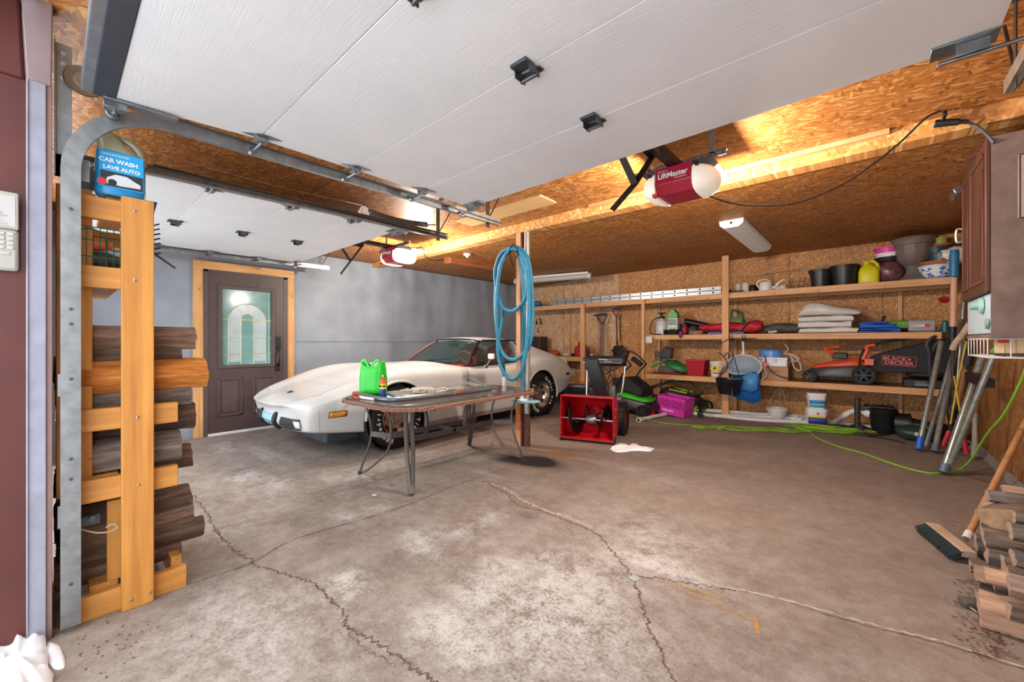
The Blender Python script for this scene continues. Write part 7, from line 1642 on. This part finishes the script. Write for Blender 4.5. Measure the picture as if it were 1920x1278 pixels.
tp2=thing('taped_tubes','pair of long steel tubes bound with black tape leaning at the right wall','tubes',G(1770,886))
a=G(1768,885,.03);c=at(1842,672,Y=5.95) if 0 else at(1843,664,Y=5.55);c.x=min(c.x,.78)
b=MB();b.tube([a,c],.026,14);b.build('tube',tubm,tp2,world=True)
a2=G(1775,884,.03);c2=at(1862,670,Y=5.0);b=MB();b.tube([a2,c2],.023,14);b.build('tube',tubm,tp2,world=True)
m1=Vector(a).lerp(c,.80);m2=Vector(a2).lerp(c2,.80)
b=MB();b.tube([m1+Vector((-.03,0,.01)),m2+Vector((.03,0,-.01))],1,prof=[(-.035,-.034),(.035,-.034),(.035,.034),(-.035,.034)],up=(0,0,1));b.build('black_tape',black,tp2,world=True)
MB().tube([Vector(a)-Vector((0,0,.0)),Vector(a).lerp(c,.07)],.036,12).build('end_fitting',M('#5f6f7c',.5,.3),tp2,world=True)
for i,(p0,p1,yy0,yy1,r) in enumerate((((1788,740),(1812,500),6.7,7.0,.022),((1800,700),(1808,610),6.7,6.9,.02))):
    a=at(*p0,Y=yy0);a.z=.02;o=lean('steel_tube',['thin steel tube leaning against the top shelf end behind the blue handled shovel','short thin steel tube behind the other leaning tubes'][i],'tube',a,at(*p1,Y=yy1),r)
# shovel with blue grip upside down
t=thing('long_shovel','garden shovel with blue grip and pale wood shaft standing in the right corner','shovel',(at(1785,700,Y=6.5).x,6.5,0))
yy=6.55;b=MB();b.tube([at(1787,615,Y=yy),at(1789,520,Y=yy)],.028,12);b.build('wood_shaft',M('#d9a98a',.5,0,.1,4),t,world=True)
b=MB();b.tube([at(1789,518,Y=yy),at(1789,480,Y=yy),at(1790,468,Y=yy)],[.038,.04,.034],12);b.build('blue_grip',M('#2476a8',.4),t,world=True)
b=MB();b.tube([at(1787,612,Y=yy),at(1786,635,Y=yy),at(1786,655,Y=yy)],[.03,.026,.02],12);b.build('socket',M('#2c3440',.4,.5),t,world=True)
b=MB();b.tube([at(1786,655,Y=yy),at(1781,740,Y=yy),Vector((at(1781,740,Y=yy).x,yy,.03))],.014,8);b.build('lower_rod',M('#3a3d42',.4,.5),t,world=True)
t=thing('axe','long pale wooden handled tool leaning diagonally across the tubes','axe',at(1800,640,Y=6.3))
b=MB();b.tube(spline([at(1786,655,Y=6.45),at(1792,642,Y=6.42),at(1806,625,Y=6.35),at(1818,606,Y=6.3)],5),.028,10);b.build('wood_handle',M('#cbb29b',.6,0,.2,20),t,world=True)
MB().tube([at(1784,660,Y=6.46),at(1786,655,Y=6.45),Vector((at(1784,655,Y=6.46).x+.0,6.46,.03))],.012,6).build('metal_end',M('#5a5550',.4,.5),t,world=True)
b=MB();b.tube([at(1812,640,Y=6.35),at(1797,710,Y=6.3),at(1782,795,Y=6.2)],.008,6);b2=b
t=thing('driveway_marker','thin yellow driveway stake with a red tip standing left of the taped tubes','stake',G(1770,835));b.build('yellow_rod',M('#c9a92c',.5),t,world=True)
b=MB();b.tube([at(1780,808,Y=6.2),at(1767,838,Y=6.15)],.022,8);b.build('red_tip',M('#b01c28',.4),t,world=True)
t=thing('driveway_marker','thin yellow driveway stake with a red tip standing right of the taped tubes','stake',G(1810,845))
b=MB();b.tube([at(1789,705,Y=6.2),at(1798,760,Y=6.05),at(1806,818,Y=5.9)],.008,6);b.build('yellow_rod',M('#c9a92c',.5),t,world=True);b=MB();b.tube([at(1807,820,Y=5.9),at(1813,850,Y=5.9)],[.014,.024],8);b.build('red_tip',M('#b01c28',.4),t,world=True)
t=thing('pick_axe','wooden shaft tool with a dark metal socket standing in the right corner','garden tool',G(1800,838))
a=at(1810,692,Y=6.5);c=at(1797,750,Y=6.5);b=MB();b.tube([a,c,Vector((c.x-.04,6.5,.05))],.03,12);b.build('wood_shaft',M('#8f5d3c',.5,0,.15,6),t,world=True)
b=MB();b.tube([a,at(1813,684,Y=6.5)],.014,8);b.tube([at(1813,684,Y=6.5),at(1818,666,Y=6.5)],.035,10);b.build('grip',M('#22262c',.5),t,world=True)
b=MB();b.tube(spline([at(1794,757,Y=6.3),at(1788,765,Y=6.3),at(1785,778,Y=6.3),at(1790,792,Y=6.3),at(1798,796,Y=6.3)],6),.04,10);tag(b.build('black_hose_end',black),'thick black curved hose hanging in the right corner above the floor','hose')
t=thing('hand_tool','wooden handled hand tool with metal ferrule leaning in the corner behind the taped tubes','garden tool',G(1830,830))
b=MB();b.tube([at(1834,694,Y=6.1),at(1828,775,Y=6.1)],.022,10);b.build('wood_shaft',M('#a5693c',.5),t,world=True);b=MB();b.tube([at(1828,775,Y=6.1),at(1828,800,Y=6.1),Vector((at(1828,800,Y=6.1).x,6.1,.03))],[.024,.018,.03],10);b.build('ferrule',M('#b9b4ac',.4,.5),t,world=True)
# ---------------- cabinet on right wall ----------------
cb=thing('wall_cabinet','old brown wall cabinet with doors open below, hung on the right wall','cabinet',(.69,3.85,1.19))
vin=M('#6f5f57',.6,0,.25,12,.2,60,name='brown_vinyl');drk=wood('#371c13','#573123','Z',name='dark_cabinet_wood',knots=False)
cx0=.49;cy0=3.37;cy1=4.12
MB().bb((cx0,cy0,1.19),(XR-.002,cy0+.018,2.28)).build('side_panel',vin,cb,world=True)
MB().bb((cx0,cy1-.018,1.45),(XR-.002,cy1,2.28)).build('side_panel',drk,cb,world=True)
MB().bb((cx0,cy0+.018,2.26),(XR-.002,cy1-.018,2.28)).build('top_panel',drk,cb,world=True)
MB().bb((XR-.02,cy0+.018,1.19),(XR-.002,cy1-.018,2.26)).build('back_panel',M('#a9bcc2',.5),cb,world=True)
MB().bb((cx0+.0,cy0+.018,1.19),(XR-.02,cy1,1.21)).build('bottom_shelf',M('#7c6355',.6),cb,world=True)
MB().bb((cx0+.02,cy0+.018,1.21),(XR-.021,cy1-.03,1.222)).build('shelf_liner',M('#9fb6c0',.5,0,.1),cb,world=True)
for ya,yb2 in ((cy0+.004,cy0+.47),(cy0+.475,cy1)):
    d_=MB().bb((cx0-.02,ya,1.44 if ya>3.5 else 1.44),(cx0-.001,yb2,2.275)).build('door',drk,cb,world=True,bevel=.004)
    b=MB();b.bb((cx0-.026,ya+.04,1.50),(cx0-.0195,yb2-.04,1.515)).bb((cx0-.026,ya+.04,2.2),(cx0-.0195,yb2-.04,2.215)).bb((cx0-.026,ya+.04,1.5),(cx0-.0195,ya+.055,2.215)).bb((cx0-.026,yb2-.055,1.5),(cx0-.0195,yb2-.04,2.215));b.build('door_moulding',M('#653a29',.5),cb,world=True,bevel=.002)
b=MB();hy=cy1-.04;b.tube(spline([(cx0-.02,hy,1.93),(cx0-.05,hy,1.93),(cx0-.05,hy,1.85),(cx0-.02,hy,1.85)],5),.007,8);b.build('pull_handle',M('#c9bfae',.3,.7),cb,world=True)
for z in (1.52,2.12): MB().bb((cx0-.028,cy0+.03,z),(cx0-.02,cy0+.06,z+.05)).build('hinge',M('#6a4a3a',.4,.5),cb,world=True)
MB().sph((XR-.2,cy0-.002,1.20),.006,8).build('screw_head',steel,cb,world=True)
# light box under door: white-blue liner cabinet
lb_=thing('enamel_panel','pale blue metal panel with round teal knob below the cabinet doors','panel',(cx0,3.9,1.22))
MB().bb((cx0+.004,cy0+.05,1.215),(cx0+.02,cy1-.01,1.44)).build('panel',M('#b3c6cf',.4,0,.05),lb_,world=True,bevel=.004)
b=MB();c=Vector((cx0,3.60,1.38));b.lathe([(0,-.05),(.022,-.05),(.024,-.018),(.045,-.012),(.047,.0),(0,.0)],c,'X',24);b.build('round_knob',M('#93bdb2',.35),lb_,world=True)
b=MB();c=Vector((cx0,3.45,1.27));b.lathe([(0,-.012),(.03,-.012),(.03,.0),(0,.0)],c,'X',20);b.build('round_vent',M('#8fb0aa',.35),lb_,world=True)
pf=thing('picture_frame','dark thin framed notice hanging on the cabinet side at the right edge','frame',(.72,cy0-.01,1.8))
a=at(1911,290,Y=cy0-.012);c=at(1911,408,Y=cy0-.012);b=MB();b.tube([a,c,c+Vector((.12,0,0)),a+Vector((.12,0,0))],.006,4,closed=True);b.build('frame_moulding',M('#3a2418',.5),pf,world=True);MB().bb((a.x,cy0-.008,c.z),(a.x+.12,cy0-.004,a.z)).build('paper',M('#d8cfb8',.7),pf,world=True)
# wire rack under the cabinet
wr_=thing('wire_basket','white coated wire basket hanging below the cabinet','basket',(.56,3.75,1.1));ww=M('#dcdcda',.4)
b=MB()
x0,x1,yA,yB_,z0,z1=cx0-.0,.74,3.46,4.05,1.08,1.185
for z in (z0,z1): b.tube([(x0,yA,z),(x1,yA,z),(x1,yB_,z),(x0,yB_,z)],.004,5,closed=True)
for i in range(7):
    y=yA+(yB_-yA)*i/6;b.tube([(x0,y,z1),(x0,y,z0),(x1,y,z0),(x1,y,z1)],.003,5)
for i in range(4):
    x=x0+(x1-x0)*i/3;b.tube([(x,yA,z1),(x,yA,z0),(x,yB_,z0),(x,yB_,z1)],.003,5)
b.build('wire_frame',ww,wr_,world=True)
lump('green_bottle_cap',(cx0+.07,3.6,1.115),(.04,.04,.03),M('#3c8a3a',.5),'small green plastic item inside the white wire basket','cap',2,.2)
lump('black_item',(cx0+.12,3.85,1.12),(.05,.08,.035),black,'small black item inside the white wire basket','item',4,.2)
o=MB().cyl((cx0+.08,3.63,1.15),(cx0+.08,3.66,1.24),.022,n=12).build('white_bottle',white);tag(o,'slim white bottle standing in the white wire basket under the cabinet','bottle')
# cream slatted panel below cabinet at wall
t=thing('cream_panel_strip','cream coloured ribbed trim board with clips below the cabinet at the right wall','board',(.8,3.6,1.1))
a=at(1866,640,Y=3.55).x
b=MB();zt,zb2=at(1890,636,Y=3.56).z,at(1890,662,Y=3.56).z
b.bb((a,3.56,zb2),(XR-.002,3.58,zt));b.build('cream_board',M('#e0c79b',.5,0,.06),t,world=True);b=MB()
for k in range(5): x=a+.035+.04*k;b.bb((x,3.557,zb2),(x+.003,3.5605,zt))
b.build('groove',M('#b59a6c',.6),t,world=True)
MB().bb((a+.01,3.552,zt-.02),(a+.05,3.558,zt-.002)).build('red_label',M('#c8392e',.5),t,world=True)
MB().bb((a,3.555,zb2-.012),(XR-.002,3.585,zb2)).build('dark_edge',M('#4a3828',.6),t,world=True)
b=MB();b.sph((a+.13,3.55,zt-.03),.018,10,sq=(1,.4,1));b.sph((a+.13,3.55,zt-.055),.014,10,sq=(1,.4,1));b.cyl((a+.13,3.552,zt-.055),(a+.13,3.552,zb2+.01),.003);b.build('white_clip',white,t,world=True)
# ---------------- wood pile and broom ----------------
bm_=thing('push_broom','push broom with dark bristles lying at the woodpile with its handle leaning on the wall','broom',(.33,3.4,0))
A=G(1748,985,.05);B=G(1818,1040,.05);d=(B-A).normalized();n_=Vector((-d.y,d.x,0))
b=MB();b.tube([A,B],1,prof=[(-.018,-.03),(.018,-.03),(.018,.03),(-.018,.03)],up=(0,0,1));b.build('broom_block',wood('#a08970','#bda68c','X',knots=False,name='broom_wood'),bm_,world=True,bevel=.004)
random.seed(2);b=MB()
m=90
for i in range(m):
    for k in range(3):
        p0=A.lerp(B,(i+.5)/m)+n_*(-.0+.0*k)+Vector((0,0,-.012+.012*k));e=p0-n_*(-.075 if 0 else .075)+Vector((random.uniform(-.008,.008),random.uniform(-.008,.008),-.028+random.uniform(-.004,.006)));b.tube([p0-n_*.02,e],.0035,3)
b.build('bristles',M('#23282b',.8),bm_,world=True)
hd=A.lerp(B,.72)+Vector((0,0,.01))
hA=G(1812,1010,.06);hB=at(1935,768,X=.84)
b=MB();b.tube([hA,hA.lerp(hB,.25),hB],.0165,12);b.build('handle',M('#b08258',.5,0,.18,14),bm_,world=True)
b=MB();b.tube([hA,hA.lerp(hB,.04)],.02,12);b.build('handle_tip',M('#cfc4bb',.7),bm_,world=True)
# logs along X, stacked from x~.38 to wall
WL=[ # px,py(left end centre), y, r, L, kind, a0, mats, label
 (1835,1168,2.56,.065,.50,'split',-.4,(greyx,warmx,warmx),'bottom split log with a fresh peach face at the front of the woodpile'),
 (1832,1112,2.64,.055,.5,'split',1.6,(greyx,bark1x,split1x),'grey weathered split log above the bottom front log of the woodpile'),
 (1845,1080,2.62,.05,.5,'split',-1.5,(warmx,warmx,split1x),'peach coloured split log in the middle of the woodpile front'),
 (1890,1090,2.55,.05,.45,'split',.3,(bark1x,split1x,split1x),'brown barked log at the right of the peach middle log'),
 (1818,1058,3.02,.035,.5,'round',0,(bark1x,bark1x,split1x),'short round stick poking out left near the broom head'),
 (1828,1078,2.95,.045,.5,'split',-1.2,(warmx,split1x,split1x),'tan split log under the round stick by the broom'),
 (1850,1035,2.85,.06,.5,'split',1.2,(greyx,greyx,split1x),'dark grey split log under the half-moon log of the woodpile'),
 (1843,1000,2.9,.055,.5,'split',2.2,(bark1x,greyx,split1x),'dark bark log directly below the half-moon log'),
 (1898,1040,2.7,.06,.45,'split',1.5,(greyx,bark1x,split1x),'grey rough log with lichen at the right of the woodpile'),
 (1895,1000,2.72,.06,.45,'split',-1.4,(bark1x,greyx,split1x),'wide pinkish grey split log right of the half-moon log'),
 (1852,925,3.1,.045,.5,'split',1.6,(greyx,bark1x,split1x),'flat weathered log on the top of the woodpile behind the half-moon log'),
 (1880,920,3.35,.04,.42,'split',-1.5,(warmx,split1x,split1x),'pale flat plank-like log topmost on the woodpile against the wall'),
 (1900,965,2.9,.05,.42,'split',1.4,(greyx,bark1x,split1x),'blackish weathered log just under the topmost plank-like log'),
 (1890,1140,2.5,.05,.42,'split',.8,(bark1x,bark1x,split1x),'rough bark log low at the right edge of the woodpile')]
for i,(px,py,y,r,L,kd,a0,mt,lb) in enumerate(WL):
    p=at(px,py,Y=y);L=min(L,XR-.015-p.x);L=max(L,.2);c=Vector((p.x+L/2,y,max(r*.95,p.z)))
    tag(log(c,L,r,'X',mt,kd,seed=70+i,a0=a0,spread=130 if kd=='split' else None).build('firewood_log',mt,ang=45),lb,'firewood log','logs in the woodpile by the right wall')
# half moon log, end toward camera
c=at(1850,962,Y=3.0)
b=MB();rings=[]
random.seed(31);n=16;poly=[(.13*math.cos(a),.085*math.sin(a)-.0) for a in [PI+PI*i/n for i in range(n+1)]]+[(.10,.02),(0,.03),(-.10,.015)]
for k in range(6):
    u=k/5*.3;rings.append([Vector((c.x+.06+p*1.0*.85+u*.5,c.y-.08+u+.02*noise.noise(Vector((p*9,k,1))),c.z+.03+q_*1.0)) for p,q_ in poly])
n=len(poly);V=[p for r_ in rings for p in r_];Fc=[(k*n+i,k*n+(i+1)%n,(k+1)*n+(i+1)%n,(k+1)*n+i) for k in range(5) for i in range(n)]+[tuple(range(n))[::-1],tuple(range(5*n,6*n))]
b.add(V,Fc);b.m=[0]*(5*n)+[1,1];mm=(bark1x,M('#b3906e',.9,0,.3,25,.5,60,name='sawn_face'));tag(b.build('firewood_log',mm,ang=45),'pale half-moon shaped log with its sawn face toward the broom','firewood log','logs in the woodpile by the right wall')
k=0;random.seed(77)
for y in (2.62,2.76,2.9,3.04,3.18,3.32):
    for z in (.07,.18,.27):
        if z>.2 and y<3.1: continue
        k+=1;mt=(bark1x,split1x,split1x) if k%3 else (greyx,warmx,split1x);x0=.42+random.uniform(0,.05);L=XR-.03-x0
        tag(log((x0+L/2,y+random.uniform(-.01,.01),z),L,.056,'X',mt,'split' if k%4 else 'round',seed=100+k,a0=k*1.7,spread=120).build('firewood_log',mt,ang=45),'split firewood log packed inside the woodpile behind the front pieces','firewood log','logs packed inside the woodpile')
random.seed(6);b=MB()
for k in range(260):
    px=random.gauss(1835,22);py=random.uniform(1085,1235);
    if px>1905: continue
    p=G(px+ (py-1090)*.25-10,py,.003);a=random.uniform(0,PI);l=random.uniform(.004,.02);b.box(p+Vector((0,0,random.uniform(0,.006))),(l,random.uniform(.0015,.004),.002),R=a)
for k in range(45):
    p=G(random.gauss(200,60),random.gauss(1195,35),.003);
    if p.x<-2.4: continue
    b.box(p,(random.uniform(.003,.012),.003,.002),R=random.uniform(0,PI))
tag(b.build('bark_chips',M('#6b4a35',.9,0,.4,60),smooth=False),'loose bark chips and wood splinters on the concrete beside the woodpiles','bark chips',kind='stuff')
b=MB();b.box(G(1826,1130,.02),(.09,.05,.03),R=.5);c=b;tag(c.build('bark_slab',greyx,bevel=.006),'dark slab of bark on the floor left of the woodpile base','bark')
b=MB();b.tube([at(1805,1128,Z=.012),at(1832,1147,Z=.012)],.004,5);tag(b.build('twig',split1x),'thin pale twig on the floor beside the bark slab','twig')
